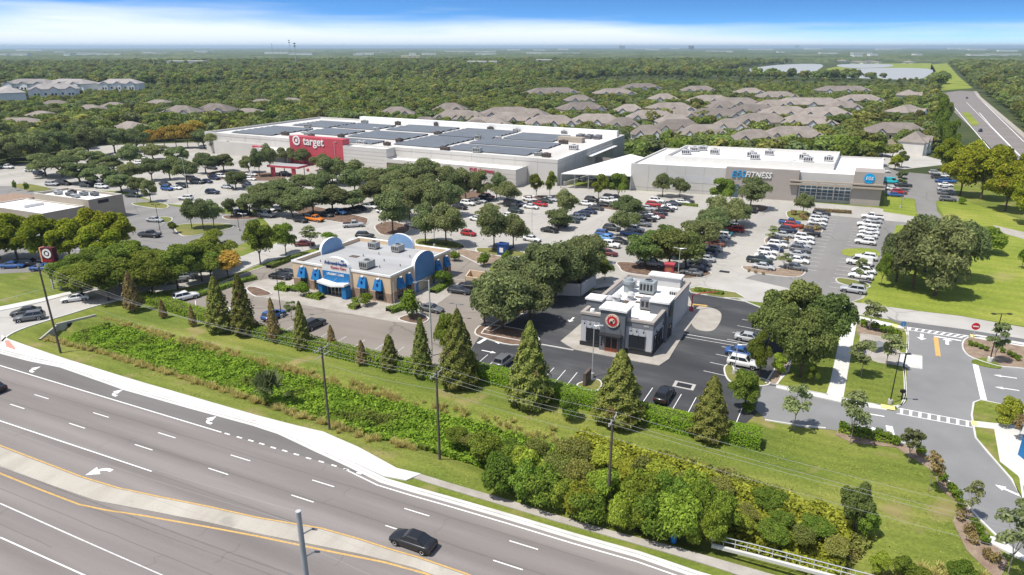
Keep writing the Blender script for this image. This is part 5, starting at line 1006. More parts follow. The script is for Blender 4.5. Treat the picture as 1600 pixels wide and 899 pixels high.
# ---------------- white service canopy between the shops
c4 = [G(876, 271, 5.5), G(1003, 246, 6.5), G(985, 273, 5.5)]
can = empty('service_canopy', (0, 0, 0), 'white pitched service canopy between big store and gym', 'canopy')
a, b, c, d = G(877, 271, 5.4), G(925, 256, 5.6), G(988, 241, 6.8), G(1004, 246, 6.6)
mb = MB(); pts_ = [(*G(877, 271, 5.2), 5.2), (*G(985, 241, 6.6), 6.6), (*G(1006, 246, 6.4), 6.4), (*G(988, 262, 6.0), 6.0), (*G(986, 275, 5.2), 5.2)]
mb.add(pts_ + [(x, y, z - .3) for x, y, z in pts_], [(0, 1, 2, 3, 4), (9, 8, 7, 6, 5)] + [(i, 5 + i, 5 + (i + 1) % 5, (i + 1) % 5) for i in range(5)]); mb.build('canopy_roof', 'roofwhite', can)
for k in range(6):
    f = k / 5; x = pts_[0][0] * (1 - f) + pts_[4][0] * f; y = pts_[0][1] * (1 - f) + pts_[4][1] * f + .4; mb = MB().box((x - .15, y, 0), (x + .15, y + .3, 5.0)); mb.build('post', 'steel', can)
mb = MB(); ribbon(mb, P((905, 262), (990, 268)), .3, 0, 4.6); mb.build('back_wall', 'taupe', can)
mb = MB(); ribbon(mb, [G(880, 291), G(925, 278)], .25, 0, 1.4); thing('white_ramp_wall', mb, 'offwhite', 'low white ramp wall beside the corner of the big store', 'wall')
mb = MB(); ribbon(mb, P((982, 228), (1030, 226)), .3, 0, 3.4); thing('screen_wall', mb, 'eoslight', 'pale screen wall between big store and gym yards', 'wall')
# ---------------- gym
O = (40.2, 231.2); fr = Frame(O, (112.3, 206.2), (math.cos(math.radians(62.5)), math.sin(math.radians(62.5)))); Lg, Dg, Hg = fr.L, 42.0, 9.0
gym = empty('gym_building', (*O, 0), 'long pale gym building with white roof and ribbon windows', 'building')
mb = MB(); fr.shell(mb, 0, Lg, 0, Dg, 0, Hg, .5, .6, 0, 1, 2); mb.build('wall', ['eoslight', 'roofwhite', 'offwhite'], gym)
mb = MB(); fr.box(mb, 8, 62, 11, 11.5, Hg - .6, Hg + 1.5); fr.box(mb, 61.5, 62, 11.51, Dg - 1, Hg - .6, Hg + 1.5); fr.box(mb, 8, 8.5, 11.51, Dg - 1, Hg - .6, Hg + 1.5); fr.box(mb, 8, 62, Dg - .99, Dg - .5, Hg - .6, Hg + 1.5); mb.build('inner_parapet', 'offwhite', gym)
mb = MB(); fr.box(mb, 8.51, 61.49, 11.51, Dg - 1.01, Hg - .6, Hg + .5); mb.build('raised_roof', 'roofwhite', gym)
mb = MB(); fr.box(mb, 31, 53, -1.2, .8, 0, Hg + .6); mb.build('front_block', 'taupe', gym)
mb = MB(); fr.box(mb, 68.5, Lg + .4, -1.2, 7, 0, Hg + 1.2); mb.build('corner_tower', 'taupe', gym)
window(fr, gym, 53.6, 68.2, -.1, 0, .8, 5.2, 's', 9, 4, 'eoslight', 'glassblue', 'window_wall', .18)
mb = MB(); fr.box(mb, 50.5, Lg + 1.2, -2.4, -1.21, 5.3, 5.8); fr.box(mb, 50.5, Lg + 1.2, -2.0, -1.21, 6.3, 6.7); fr.box(mb, Lg + .41, Lg + 1.2, -1.2, 7.5, 5.3, 5.8); mb.build('sun_shade', 'tan', gym)
mb = MB(); [fr.box(mb, a, a + .25, -.5, -.1, .0, 6.4) for a in (53.3, 58.4, 63.4, 68.2)]; mb.build('pier', 'eoslight', gym)
mb = MB()
for s in (6, 12, 18, 24): fr.box(mb, s, s + .1, -.03, 0, 0, Hg - .3)
for s in (37, 43, 49): fr.box(mb, s, s + .1, -1.23, -1.2, 0, Hg + .3)
fr.box(mb, 0, 31, -.035, -.031, 1.1, 1.2); mb.build('panel_joint', 'taupe', gym)
mb = MB(); fr.box(mb, 12, 28, -.06, 0, 3.6, 6.0); mb.build('grey_band', 'lightgrey', gym)
mb = MB(); fr.box(mb, 30.5, 35.5, -1.28, -1.2, .1, 4.2); mb.build('entrance_glazing', 'glassblue', gym)
def gs(u, v, z):
    x, y = G(u, v, z); r_ = Matrix(((fr.ex.x, fr.ey.x), (fr.ex.y, fr.ey.y))).inverted() @ Vector((x - O[0], y - O[1])); return r_.x
text(gym, 'EōS', (*fr.w(gs(1150, 276, 7.4), -1.4)[:2], 7.5), 2.9, fr.ang, 'cyan', .15, bold=0, shear=.15, sx=.95); text(gym, 'FITNESS', (*fr.w(gs(1180, 279, 7.4), -1.4)[:2], 7.5), 2.5, fr.ang, 'white', .15, bold=.03, shear=.25, sx=.9)
disc(fr, gym, 72.8, -1.21, 8.35, 1.5, .2, 'cyan', 'round_sign'); text(gym, 'EōS', (*fr.w(72.8, -1.5)[:2], 8.35), 1.35, fr.ang, 'white', .08, bold=0, shear=.15)
for s, t in ((11, 22), (12, 30), (14, 34), (20, 26), (33, 24), (35, 18), (38, 30), (50, 24), (52, 18), (58, 22)): unit(fr, gym, s, t, Hg + .5, 3.0, 2.2, 1.8, 'lightgrey')
mb = MB()
for pts in (((22, 26), (28, 16), (34, 16)), ((50, 22), (46, 14), (54, 13), (60, 16))): mb.tube([fr.w(s, t, Hg + .62) for s, t in pts], .1, 5)
mb.build('roof_pipe', 'lightgrey', gym)
# ---------------- bank at the left
x0, y0 = G(52, 301.7, 6.4); x1, y1 = G(137.4, 312.6, 6.4); x2, y2 = G(191, 303, 6.4); O = (x0, y0); fr = Frame(O, (x1, y1), (x2 - x1, y2 - y1)); Lb = fr.L; Db = math.hypot(x2 - x1, y2 - y1)
bank = empty('bank_building', (*O, 0), 'tan bank building with a low white roofed front wing', 'building')
mb = MB(); fr.shell(mb, 0, Lb, 0, Db, 0, 6.4, .3, .7, 0, 1, 2); mb.build('wall', ['tan', 'roofwhite', 'white'], bank)
mb = MB(); fr.shell(mb, -4, Lb - 2, -11, -.05, 0, 4.6, .3, .3, 0, 1, 2); mb.build('front_wing', ['tan', 'roofwhite', 'white'], bank)
mb = MB(); fr.box(mb, 3, 9, -8, -3, 4.3, 5.1); mb.build('skylight', 'roofwhite', bank); mb = MB(); fr.box(mb, -16, -4.05, -9, 4, 0, 4.4); mb.build('left_wing', 'stone', bank)
mb = MB(); fr.box(mb, Lb - 7, Lb - 2.1, -11.3, -11, 0, 3.2); mb.build('red_brick_panel', 'brick', bank); mb = MB(); fr.box(mb, Lb + .01, Lb + .06, 2.5, 5.5, 4.9, 5.8); mb.build('wall_sign', 'dark', bank)
for s, t, m_ in ((4, 3, 'lightgrey'), (7, 5, 'dark'), (9, 3, 'midgrey'), (12, 5, 'bluegreybox'), (13, 2, 'lightgrey'), (15, 6, 'midgrey')): unit(fr, bank, s, t, 5.7, 1.8, 1.5, 1.1, m_)
# ================================================================== VEHICLES (nose along +x)
def loft(mb, st, mi=0):
    """stations (x, half width, z bottom, z shoulder, z top)"""
    rings = []
    for x, w, zb, zs, zt in st: rings.append([(x, -w * .93, zb), (x, -w, zb + (zs - zb) * .35), (x, -w * .985, zs), (x, -w * .86, zt), (x, 0, zt + .035), (x, w * .86, zt), (x, w * .985, zs), (x, w, zb + (zs - zb) * .35), (x, w * .93, zb)])
    vs = [p for r in rings for p in r]; n = 9
    mb.add(vs, [(i * n + j, (i + 1) * n + j, (i + 1) * n + j + 1, i * n + j + 1) for i in range(len(st) - 1) for j in range(n - 1)], mi, True)
    mb.add(vs, [tuple(range(n)), tuple(range((len(st) - 1) * n, len(st) * n))], mi)
SPEC = dict( # length, width, height, belt, roof(x rear base, rear top, front top, front base)
    sedan=(4.8, 1.84, 1.45, .93, (-1.75, -1.0, .35, 1.05)), hatch=(4.2, 1.8, 1.5, .95, (-1.95, -1.6, .3, .95)), suv=(4.75, 1.9, 1.72, 1.08, (-2.2, -1.85, .3, .95)),
    van=(5.4, 2.0, 2.2, 1.2, (-2.6, -2.5, 1.1, 1.9)), pickup=(5.6, 2.0, 1.85, 1.12, (-.55, -.4, .75, 1.35)), jeep=(4.3, 1.85, 1.82, 1.15, (-1.95, -1.85, .35, .6)))
def vehicle_meshes(k):
    L, Wd, Hh, bl, (rb, rt, ft, fb) = SPEC[k]; h = L / 2; w = Wd / 2; mb = MB(); tall = k in ('suv', 'van', 'pickup', 'jeep')
    hood = bl - (.12 if not tall else .06); zb = .26 if not tall else .36; tail = bl + (0 if k != 'sedan' else .03)
    if k == 'jeep': st = [(-h, w * .95, zb, bl - .1, bl), (-h + .1, w, zb, bl - .05, bl), (fb, w, zb, bl - .05, bl), (h - .2, w * .88, zb, bl - .08, bl - .02), (h, w * .85, zb + .1, bl - .15, bl - .06)]
    elif k == 'pickup': st = [(-h, w * .97, zb + .1, bl - .12, bl - .05), (-h + .06, w, zb, bl - .05, bl), (rb - .02, w, zb, bl - .05, bl), (fb, w, zb, bl - .05, bl), (h - .7, w * .97, zb, hood - .06, hood), (h - .1, w * .92, zb, hood - .2, hood - .1), (h, w * .88, zb + .1, hood - .35, hood - .2)]
    else: st = [(-h, w * .86, zb + .12, bl - .3, tail - .14), (-h + .12, w * .95, zb + .02, bl - .1, tail - .02), (-h + .7, w, zb, bl - .05, tail), (fb - .2, w, zb, bl - .04, bl), (fb + .1, w, zb, bl - .06, bl - .01), (h - .75, w * .98, zb, hood - .1, hood), (h - .2, w * .9, zb, hood - .24, hood - .12), (h, w * .8, zb + .1, hood - .42, hood - .26)]
    loft(mb, st)
    wb, wr = w * .88, w * .72 if not k == 'van' else w * .82; z0, z1 = bl - .02, Hh; zr = z1 - .05
    c = [(rb, -wb, z0), (fb, -wb, z0), (fb, wb, z0), (rb, wb, z0), (rt, -wr, zr), (ft, -wr, zr), (ft, wr, zr), (rt, wr, zr), (rt + .18, -wr * .8, z1), (ft - .18, -wr * .8, z1), (ft - .18, wr * .8, z1), (rt + .18, wr * .8, z1)]
    mb.add(c, [(0, 1, 5, 4), (1, 2, 6, 5), (2, 3, 7, 6), (3, 0, 4, 7), (4, 5, 9, 8), (5, 6, 10, 9), (6, 7, 11, 10), (7, 4, 8, 11), (8, 9, 10, 11)], 0)
    if k == 'pickup':
        for y0, y1 in ((-w * .8, w * .8),): mb.box((-h + .12, y0, bl + .036), (rb - .1, y1, bl + .05), 1)
    for x in (-h + .82 + (.1 if tall else 0), h - .88):      # dark wheel wells
        for s in (-1, 1): mb.box((x - .42, s * w - .02 if s > 0 else -w - .012, zb - .02), (x + .42, w + .012 if s > 0 else s * w + .02, zb + .38), 1)
    mb.box((-h - .02, -w * .7, zb + .05), (-h + .1, w * .7, zb + .25), 1); mb.box((h - .08, -w * .6, zb + .05), (h + .02, w * .6, zb + .28), 1)
    g = MB()
    def face(a, b, c_, d_, m0, m1, lo, hi, off):
        a, b, c_, d_ = map(Vector, (a, b, c_, d_)); f = lambda s, t: (a.lerp(b, s)).lerp(d_.lerp(c_, s), t) + Vector(off)
        g.add([tuple(f(m0, lo)), tuple(f(m1, lo)), tuple(f(m1, hi)), tuple(f(m0, hi))], [(0, 1, 2, 3)])
    split = ((.06, .46), (.50, .93)) if k not in ('van', 'pickup', 'jeep') else (((.66, .95),) if k == 'van' else ((.08, .46), (.5, .92)))
    for m0, m1 in split: face(c[0], c[1], c[5], c[4], m0, m1, .12, .92, (0, -.012, .004)); face(c[3], c[2], c[6], c[7], m0, m1, .12, .92, (0, .012, .004))
    face(c[1], c[2], c[6], c[5], .05, .95, .08, .95, (.012, 0, .008))
    if k != 'van': face(c[0], c[3], c[7], c[4], .07, .93, .15, .93, (-.012, 0, .008))
    lt = MB()
    wh = MB(); r = .34 if not tall else .38; xs = (-h + .82 + (.1 if tall else 0), h - .88)
    def wheel(mb, cx, cy, s, mi=0):
        n = 14; vs = [(cx + r * math.cos(2 * math.pi * i / n), cy + d, r + r * math.sin(2 * math.pi * i / n)) for d in (0, s * -.22) for i in range(n)]
        mb.add(vs, [(i, (i + 1) % n, n + (i + 1) % n, n + i) for i in range(n)] + [tuple(range(n)), tuple(range(n, 2 * n))], mi)
    def rim(mb, cx, cy, s, mi=0):
        n = 10; q = r * .62; vs = [(cx + q * math.cos(2 * math.pi * i / n), cy + s * .012, r + q * math.sin(2 * math.pi * i / n)) for i in range(n)] + [(cx, cy - s * .04, r)]
        mb.add(vs, [(i, (i + 1) % n, n) for i in range(n)], mi)
    W1 = MB(); wheel(W1, 0, 0, 1); R1 = MB(); rim(R1, 0, 0, 1)
    H1 = MB().box((-.06, -.17, -.07), (.03, .17, .07)); 
    # merged: body + glass + wheels in one mesh for the far ones
    allm = MB(); allm.add(mb.v, mb.f, 0); allm.m = list(mb.m); allm.sm = list(mb.sm); allm.add(g.v, g.f, 2)
    for x in xs:
        for s in (-1, 1): wheel(allm, x, s * (w + .01), s, 1); rim(allm, x, s * (w + .012), s, 3)
    for s in (-1, 1): allm.box((h - .14, s * w * .62 - .16, hood - .42), (h - .01, s * w * .62 + .16, hood - .28), 3); allm.box((-h - .005, s * w * .68 - .12, bl - .34), (-h + .1, s * w * .68 + .12, bl - .18), 4)
    return dict(body=mb.mesh('body', ['carpaint', 'black']), win=g.mesh('windows', 'glass'), wheel=W1.mesh('wheel', 'black'), rim=R1.mesh('rim', 'alu'), hl=H1.mesh('headlight', 'white'), tl=H1.mesh('tail_light', 'signred'),
                whole=allm.mesh('car_body', ['carpaint', 'black', 'glass', 'alu', 'signred']), xs=xs, w=w, h=h, hood=hood, bl=bl)
VM = {k: vehicle_meshes(k) for k in SPEC}
CW = dict(w=('white', (.72, .72, .71)), s=('silver', (.42, .43, .44)), g=('grey', (.13, .135, .14)), k=('black', (.012, .012, .014)), b=('blue', (.03, .10, .30)), n=('navy blue', (.012, .022, .06)), r=('red', (.38, .015, .015)), m=('maroon', (.14, .02, .02)),
          d=('dark grey', (.035, .038, .042)), e=('dark green', (.02, .035, .03)), t=('turquoise', (.02, .40, .46)), o=('orange', (.75, .22, .02)), l=('light blue', (.12, .32, .62)), c=('bronze', (.24, .07, .04)))
KN = dict(s='sedan', h='hatch', u='suv', p='pickup', v='van', j='jeep'); KT = dict(sedan='sedan', hatch='hatchback', suv='suv', pickup='pickup truck', van='cargo van', jeep='boxy off-roader')
ROWS = {}
def car(code, u, v, ang, where, z=.03, detail=None, solo=None):
    c, k = CW[code[0]], KN[code[1]]; x, y = G(u, v, .7); ROWS.setdefault(where, []).append((code, c, k, x, y, ang + random.uniform(-1.5, 1.5), z, detail, solo))
def flush_cars():
    for where, L in ROWS.items():
        L.sort(key=lambda q: q[4]); cnt = {}
        for q in L: cnt[(q[1][0], q[2])] = cnt.get((q[1][0], q[2]), 0) + 1
        seen = {}
        for q in L:
            code, c, k, x, y, ang, z, detail, solo = q; key = (c[0], k); i = seen.get(key, 0); seen[key] = i + 1
            name = f'{c[0]} {KT[k]}'
            lb = solo or (f'{name} {where}' if cnt[key] == 1 else f'{ORD[i]} {name} from the near end {where}')
            d_ = VM[k]; near = detail if detail is not None else math.hypot(x, y) < 150; nm = {'van': 'parked_van', 'pickup': 'pickup_truck'}.get(k, 'parked_car')
            rz = math.radians(ang); grp = None if solo else f'cars {where}'; cat = {'van': 'van', 'pickup': 'pickup truck'}.get(k, 'car')
            kf = random.uniform(.88, 1.1); col = tuple(max(0, min(1, a * kf)) for a in c[1])
            if math.hypot(x, y) > 215:
                o = put(nm, d_['whole'], None, (x, y, z), rz); bare(o, lb, cat, grp); o.color = (*col, 1); continue
            r = empty(nm, (x, y, z), lb, cat, grp, rz); b = put('body', d_['body'], r); b.color = (*col, 1); put('windows', d_['win'], r)
            for xx in d_['xs']:
                for s in (-1, 1):
                    wq = put('wheel', d_['wheel'], r, (xx, s * (d_['w'] + .01), 0), 0 if s > 0 else math.pi)
                    put('rim', d_['rim'], wq, (0, .004, 0))
            if near:
                for s in (-1, 1): put('headlight', d_['hl'], r, (d_['h'] - .07, s * d_['w'] * .6, d_['hood'] - .33)); put('tail_light', d_['tl'], r, (-d_['h'] + .06, s * d_['w'] * .66, d_['bl'] - .24))
# road and street
car('ks', 645, 843, 155, 'driving alone on the wide road', detail=True, solo='black sedan driving alone beside the concrete median')
car('ks', -14, 603, 155, 'x', detail=True, solo='black car just entering the frame on the turn lane road')
car('ds', 40, 486, -155, 'y', solo='dark grey sedan waiting farther out at the side street mouth'); car('gu', 46, 495, -155, 'y', solo='grey suv nearest the kerb at the side street mouth'); car('ws', 117, 465, 25 + 180, 'y', solo='white sports car on the side street under the first tree')
car('gs', 272, 437, 24, 'y', solo='grey car on the side street behind the tree row'); car('ss', 290, 431, 24, 'y', solo='silver car on the side street behind the tree row')
car('ms', 476, 380, 8, 'y', solo='dark red sedan passing behind the clinic'); car('sp', 552, 351, 15, 'y', solo='silver pickup truck driving behind the clinic'); car('du', 570, 368, -8, 'y', solo='dark suv close behind the clinic roof')
car('wu', 290, 463, 45, 'y', solo='white suv parked at the hedge in the clinic lot'); car('ws', 362, 488, 60, 'y', solo='white sedan half hidden between two conical trees')
car('bu', 428, 492, 62, 'y', solo='blue suv in the clinic lot behind the conical trees'); car('du', 490, 506, 62, 'y', solo='charcoal suv at the clinic lot behind the hedge')
car('gs', 674, 481, -25, 'y', solo='charcoal sedan at the right of the clinic pavement'); car('ds', 718, 453, -20, 'y', solo='dark sedan by the beige enclosure'); car('ks', 735, 446, -20, 'y', solo='black sedan half under the oak by the beige enclosure')
car('ks', 438, 431, -15, 'y', solo='dark sedan left of the clinic'); car('ds', 450, 426, -15, 'y', solo='second dark sedan close to the clinic left wall')
car('gu', 788, 563, 62, 'y', solo='blue grey suv parked between evergreens at the hedge'); car('ku', 1038, 616, 62, 'y', solo='black suv backed against the tall hedge')
car('bu', 1213, 512, -30, 'at the far side of the restaurant lot'); car('wu', 1162, 566, -28, 'at the far side of the restaurant lot'); car('bs', 1158, 550, -28, 'at the far side of the restaurant lot'); car('ss', 1172, 527, -28, 'at the far side of the restaurant lot')
car('nu', 1532, 204, 60, 'y', solo='dark blue suv driving on the distant wide road'); car('ns', 1511, 153, 60, 'y', solo='dark car far away at the bend of the wide road')
A = 'in the gym lot row beside the light aisle'
for q in (('ss', 1194, 416), ('ep', 1187, 406.5), ('ws', 1196, 399.5), ('wu', 1200, 393.4), ('ns', 1208, 388), ('wu', 1215, 382), ('gs', 1216, 375), ('ss', 1225, 366.5), ('nu', 1231, 359.5), ('ru', 1239, 352.5), ('bp', 1234, 347.5)): car(*q, -29, A)
A = 'in the gym lot row beside the dark aisle'
for q in (('gs', 1243, 417), ('ws', 1247, 406), ('ss', 1248, 397), ('gu', 1250, 389.5), ('ss', 1252, 383), ('ws', 1257, 376.5), ('wu', 1257, 370.5), ('kj', 1268, 365), ('gs', 1275, 353.5), ('ws', 1277, 348), ('wu', 1279, 342.5), ('ss', 1281, 337), ('ds', 1284, 332)): car(*q, -29, A)
A = 'in the last row by the field'
for q in (('su', 1333, 452), ('ws', 1345, 430), ('ws', 1350, 422), ('wv', 1343, 409.5), ('wu', 1353, 401.5), ('wu', 1352, 377.5), ('ws', 1355, 367.6), ('ws', 1358, 362), ('wu', 1357, 357), ('wp', 1357, 350.5), ('ss', 1363, 344.5), ('wp', 1363, 338.5)): car(*q, 151, A)
A = 'against the gym\'s right wall'
for q in (('tv', 1392, 284), ('dp', 1411, 289), ('ws', 1396, 294.5), ('ru', 1405, 300), ('bs', 1399, 304), ('ws', 1381, 267)): car(*q, -20, A)
A = 'in the row beside the yellowing grove'
for q in (('du', 1466, 276.5), ('ws', 1473, 274), ('bs', 1473, 282.5), ('bu', 1483, 283), ('ws', 1478, 288.5), ('ss', 1477, 295), ('gs', 1478, 301), ('gu', 1481, 311), ('su', 1462, 270)): car(*q, -20, A)
A = 'scattered under the dense trees'
for q in (('ks', 585, 300), ('ws', 600, 297), ('ds', 612, 293), ('ss', 660, 305), ('nu', 672, 300), ('gs', 645, 352), ('ku', 660, 346), ('ws', 690, 342), ('ss', 480, 315), ('ks', 495, 311), ('wu', 445, 322), ('ds', 432, 326), ('bs', 420, 289), ('gs', 410, 292)): car(*q, -29, A)
A = 'in the row right of the middle aisle trees'
for q in (('ms', 1133, 355), ('wu', 1141, 354), ('ru', 1149, 358.5), ('ts', 1130, 363), ('wu', 1126, 367.8), ('ss', 1121, 373.5), ('cs', 1117, 380), ('ss', 1113, 388), ('nu', 1105, 395), ('ss', 1101, 403.5), ('gs', 1094, 410.5), ('ns', 1088, 418), ('gs', 1080, 425)): car(*q, 151, A)
car('ks', 1179, 328, 60, 'y', solo='black sedan parked alone under the gym front tree'); car('sp', 1018, 411, -25, 'y', solo='silver pickup truck under the grove by the red kiosk'); car('ds', 1078, 350, 151, 'y', solo='dark sedan peeping out behind the middle aisle trees')
A = 'in the left row before the white canopy'
for q in (('ku', 875, 350.5), ('es', 893, 344), ('ws', 902.6, 338.5), ('ns', 909.5, 334), ('ns', 920.5, 330), ('ds', 931.5, 324.6), ('ws', 916, 317.5), ('ku', 925, 312), ('ks', 945, 319.5), ('wu', 949, 313.5), ('ws', 957, 311.5), ('nu', 953, 308.3), ('ks', 963, 308)): car(*q, -29, A)
A = 'in the right row before the gym front'
for q in (('gu', 1004, 349.5), ('ku', 1012.6, 342), ('ws', 1018, 338), ('ms', 1026, 336.5), ('ks', 1030.5, 332), ('ks', 1041, 327), ('ws', 1046, 323), ('ns', 1052, 317.5), ('ws', 1066, 315.4), ('ds', 1073, 313), ('ds', 1003, 330.5), ('ss', 1012.6, 325), ('ru', 1021, 319.6), ('wu', 1026.4, 313.5), ('ss', 994, 336)): car(*q, -29, A)
A = 'around the tree before the gym front rows'
for q in (('du', 956, 356.5), ('su', 993, 358), ('bs', 983.7, 364), ('bu', 944, 365.5), ('ls', 949.4, 371.5), ('ks', 967, 376), ('wj', 955, 382.5), ('ms', 949.4, 394.5)): car(*q, -29, A)
A = 'in the short row by the pharmacy wing'
for q in (('ku', 718.7, 323.5), ('wu', 731, 317.5), ('gs', 740, 315), ('ss', 748.7, 313.2), ('nu', 758, 310), ('ru', 762, 307)): car(*q, -29, A)
A = 'in the middle of the light car park'
for q in (('ws', 746, 341.5), ('rh', 732, 364), ('ws', 795, 336.5), ('eu', 806, 329), ('dv', 800, 319.5), ('nu', 812, 319), ('bs', 786, 384), ('ws', 831, 372.5), ('ks', 859, 359)): car(*q, -29, A)
A = 'near the big store right corner'
for q in (('ws', 830, 322.5), ('ws', 827.5, 311), ('ds', 836, 317), ('rs', 844, 318.5), ('es', 852.5, 313.5), ('ss', 860, 311)): car(*q, -29, A)
A = 'under the shaded rows behind the clinic'
for q in (('ku', 470, 343.5), ('op', 492, 342), ('ks', 485, 337), ('ds', 510, 335), ('ku', 520, 332), ('lu', 530, 331.5), ('ds', 542, 329.5), ('gs', 552, 327.5), ('ns', 562, 325), ('sp', 417, 335), ('nu', 382, 332), ('ds', 404, 326.5), ('ws', 420, 326), ('ws', 578, 322), ('ks', 588, 318), ('ws', 600, 330), ('ss', 616, 326), ('gs', 636, 321)): car(*q, -29, A)
A = 'in the shade left of the pickup canopy'
for q in (('bu', 261, 294.5), ('ws', 275, 292.8), ('du', 284, 290), ('gp', 308, 284), ('ns', 323, 283), ('nu', 335, 278), ('wu', 346, 275.5), ('ks', 382, 284.5), ('ss', 388, 290), ('ss', 355, 291.5), ('ds', 258, 287), ('ws', 393, 272), ('ks', 331, 262), ('ws', 391, 279), ('du', 300, 279), ('ks', 365, 268)): car(*q, -25, A)
car('nu', 332, 300, -8, 'y', solo='navy suv driving along the aisle left of the pickup canopy'); car('wu', 290, 309.5, 172, 'y', solo='white suv driving towards the bank'); car('ku', 376, 332.5, -5, 'y', solo='black suv beside the mulch island near the bank')
car('ss', 242, 343, -12, 'y', solo='silver sedan in the bank lot'); car('dp', 234, 366.5, -10, 'y', solo='dark pickup truck in the bank lot'); car('es', 208, 305, -8, 'y', solo='dark green sedan behind the bank corner')
A = 'in the far left lot behind the bank'
for q in (('wp', 11, 261), ('wu', 48, 266), ('nu', 62, 271), ('su', 81, 287.5), ('ds', 93, 284), ('ku', 101, 286.5), ('du', 134.5, 289.5), ('ku', 146, 287), ('wu', 159, 291.5)): car(*q, -12, A)
A = 'at the far end of the left car park'
for q in (('wu', 214, 233), ('ws', 179, 243.5), ('ws', 210, 259.5), ('ws', 215, 254), ('ss', 190, 248), ('ws', 222, 246)): car(*q, 160, A)
A = 'under the yellow trees by the bank'
for q in (('ks', 30, 410), ('ku', 48, 411), ('bs', 20, 414), ('bs', 66, 418), ('ws', 100, 424), ('ss', 112, 428)): car(*q, 5, A)
car('ku', 446, 272, -20, 'y', solo='black suv under the red pickup canopy'); car('wh', 511, 289, -8, 'y', solo='white hatchback right of the pickup canopy'); car('ws', 533, 283.5, -8, 'y', solo='white sedan below the grey store wing')
A = 'in the yard under the white service canopy'
for q in (('ks', 905, 281), ('ds', 925, 279), ('ku', 945, 280)): car(*q, -29, A)
flush_cars()
# ================================================================== POLES, WIRES, SIGNS, SMALL THINGS
def proj(p):
    x, y, z = p; fwd = y * CT - (z - CH) * ST; up = y * ST + (z - CH) * CT; return 800 + FPX * x / fwd, 449.5 - FPX * up / fwd
AW = Vector((math.cos(math.radians(65)), math.sin(math.radians(65)), 0))
def pole(u, v, vt, label, mat_='wood', arms=1, r=.17, grp='utility poles along the ditch'):
    x, y = G(u, v); h = hgt(u, v, vt); r_ = empty('utility_pole', (x, y, 0), label, 'utility pole', grp)
    mb = MB().cyl((0, 0), r, r * .7, -.3, h, 10); mb.build('pole', mat_, r_); tips = []
    for k in range(arms):
        z = h - .35 - k * .9; a = AW * 1.3; mb = MB().tube([tuple(-a + Vector((0, 0, z))), tuple(a + Vector((0, 0, z)))], .07, 4); mb.build('crossarm', 'woodlight', r_)
        if k == 0:
            for f in (-1.2, -.45, 1.2):
                q = AW * f; mb = MB().cyl((q.x, q.y), .05, .07, z + .05, z + .28, 8); mb.build('insulator', 'lightgrey', r_); tips.append((x + q.x, y + q.y, z + .28))
        mb = MB().tube([tuple(AW * .8 + Vector((0, 0, z))), (0, 0, z - .7)], .03, 4); mb.build('brace', 'woodlight', r_)
    tips.append((x, y, h - 2.3)); return tips, (x, y, h)
t1, p1 = pole(515, 670, 541, 'weathered wooden utility pole at the left, standing on the verge below the clinic', arms=2)
t2, p2 = pole(687, 716, 580, 'wooden utility pole at the end of the white sidewalk', arms=1)
t3, p3 = pole(949, 806, 652, 'wooden utility pole rising out of the roadside thicket', arms=1)
x, y = G(687, 720)
r0 = empty('utility_pole', (*G(95, 552), 0), 'tall dark leaning pole at the street corner beside the pylon sign', 'utility pole'); h0 = hgt(95, 552, 412)
MB().tube([(0, 0, -.3), (-.3, .2, h0 * .6), (-.5, .4, h0)], .17, 9, 0, .12).build('pole', 'wood', r0); MB().box((-.62, .2, h0 - .6), (-.3, .6, h0 - .1)).build('cap_box', 'steel', r0)
b0 = G(95, 552); t0 = [(b0[0] - .5, b0[1] + .4, h0 - .3), (b0[0] - .45, b0[1] + .35, h0 - .9), (b0[0] - .4, b0[1] + .3, h0 - 1.6), (b0[0] - .3, b0[1] + .3, h0 - 4.2)]
d4 = Vector((math.cos(math.radians(-26.5)), math.sin(math.radians(-26.5)))) * 60; t4 = [(a + d4.x, b + d4.y, c) for a, b, c in t3]
def wire(a, b, sag, label, grp='overhead power lines', r=.013, n=18, mat_='wire'):
    a, b = Vector(a), Vector(b); mb = MB(); mb.tube([tuple(a.lerp(b, i / n) - Vector((0, 0, sag * 4 * (i / n) * (1 - i / n)))) for i in range(n + 1)], r, 4); return thing('power_line', mb, mat_, label, 'power line', grp)
NMW = ('front', 'second', 'back', 'lowest')
for nm, A0, A1, sg, wh in (('a', t0, t1, 1.2, 'between corner pole and first wooden pole'), ('b', t1, t2, .25, 'between first and second wooden pole'), ('c', t2, t3, .3, 'between second and thicket pole'), ('d', t3, t4, .8, 'running right from the thicket pole')):
    for k in range(4): wire(A0[k], A1[k], sg * (1 + .1 * k), f'{NMW[k]} wire {wh}')
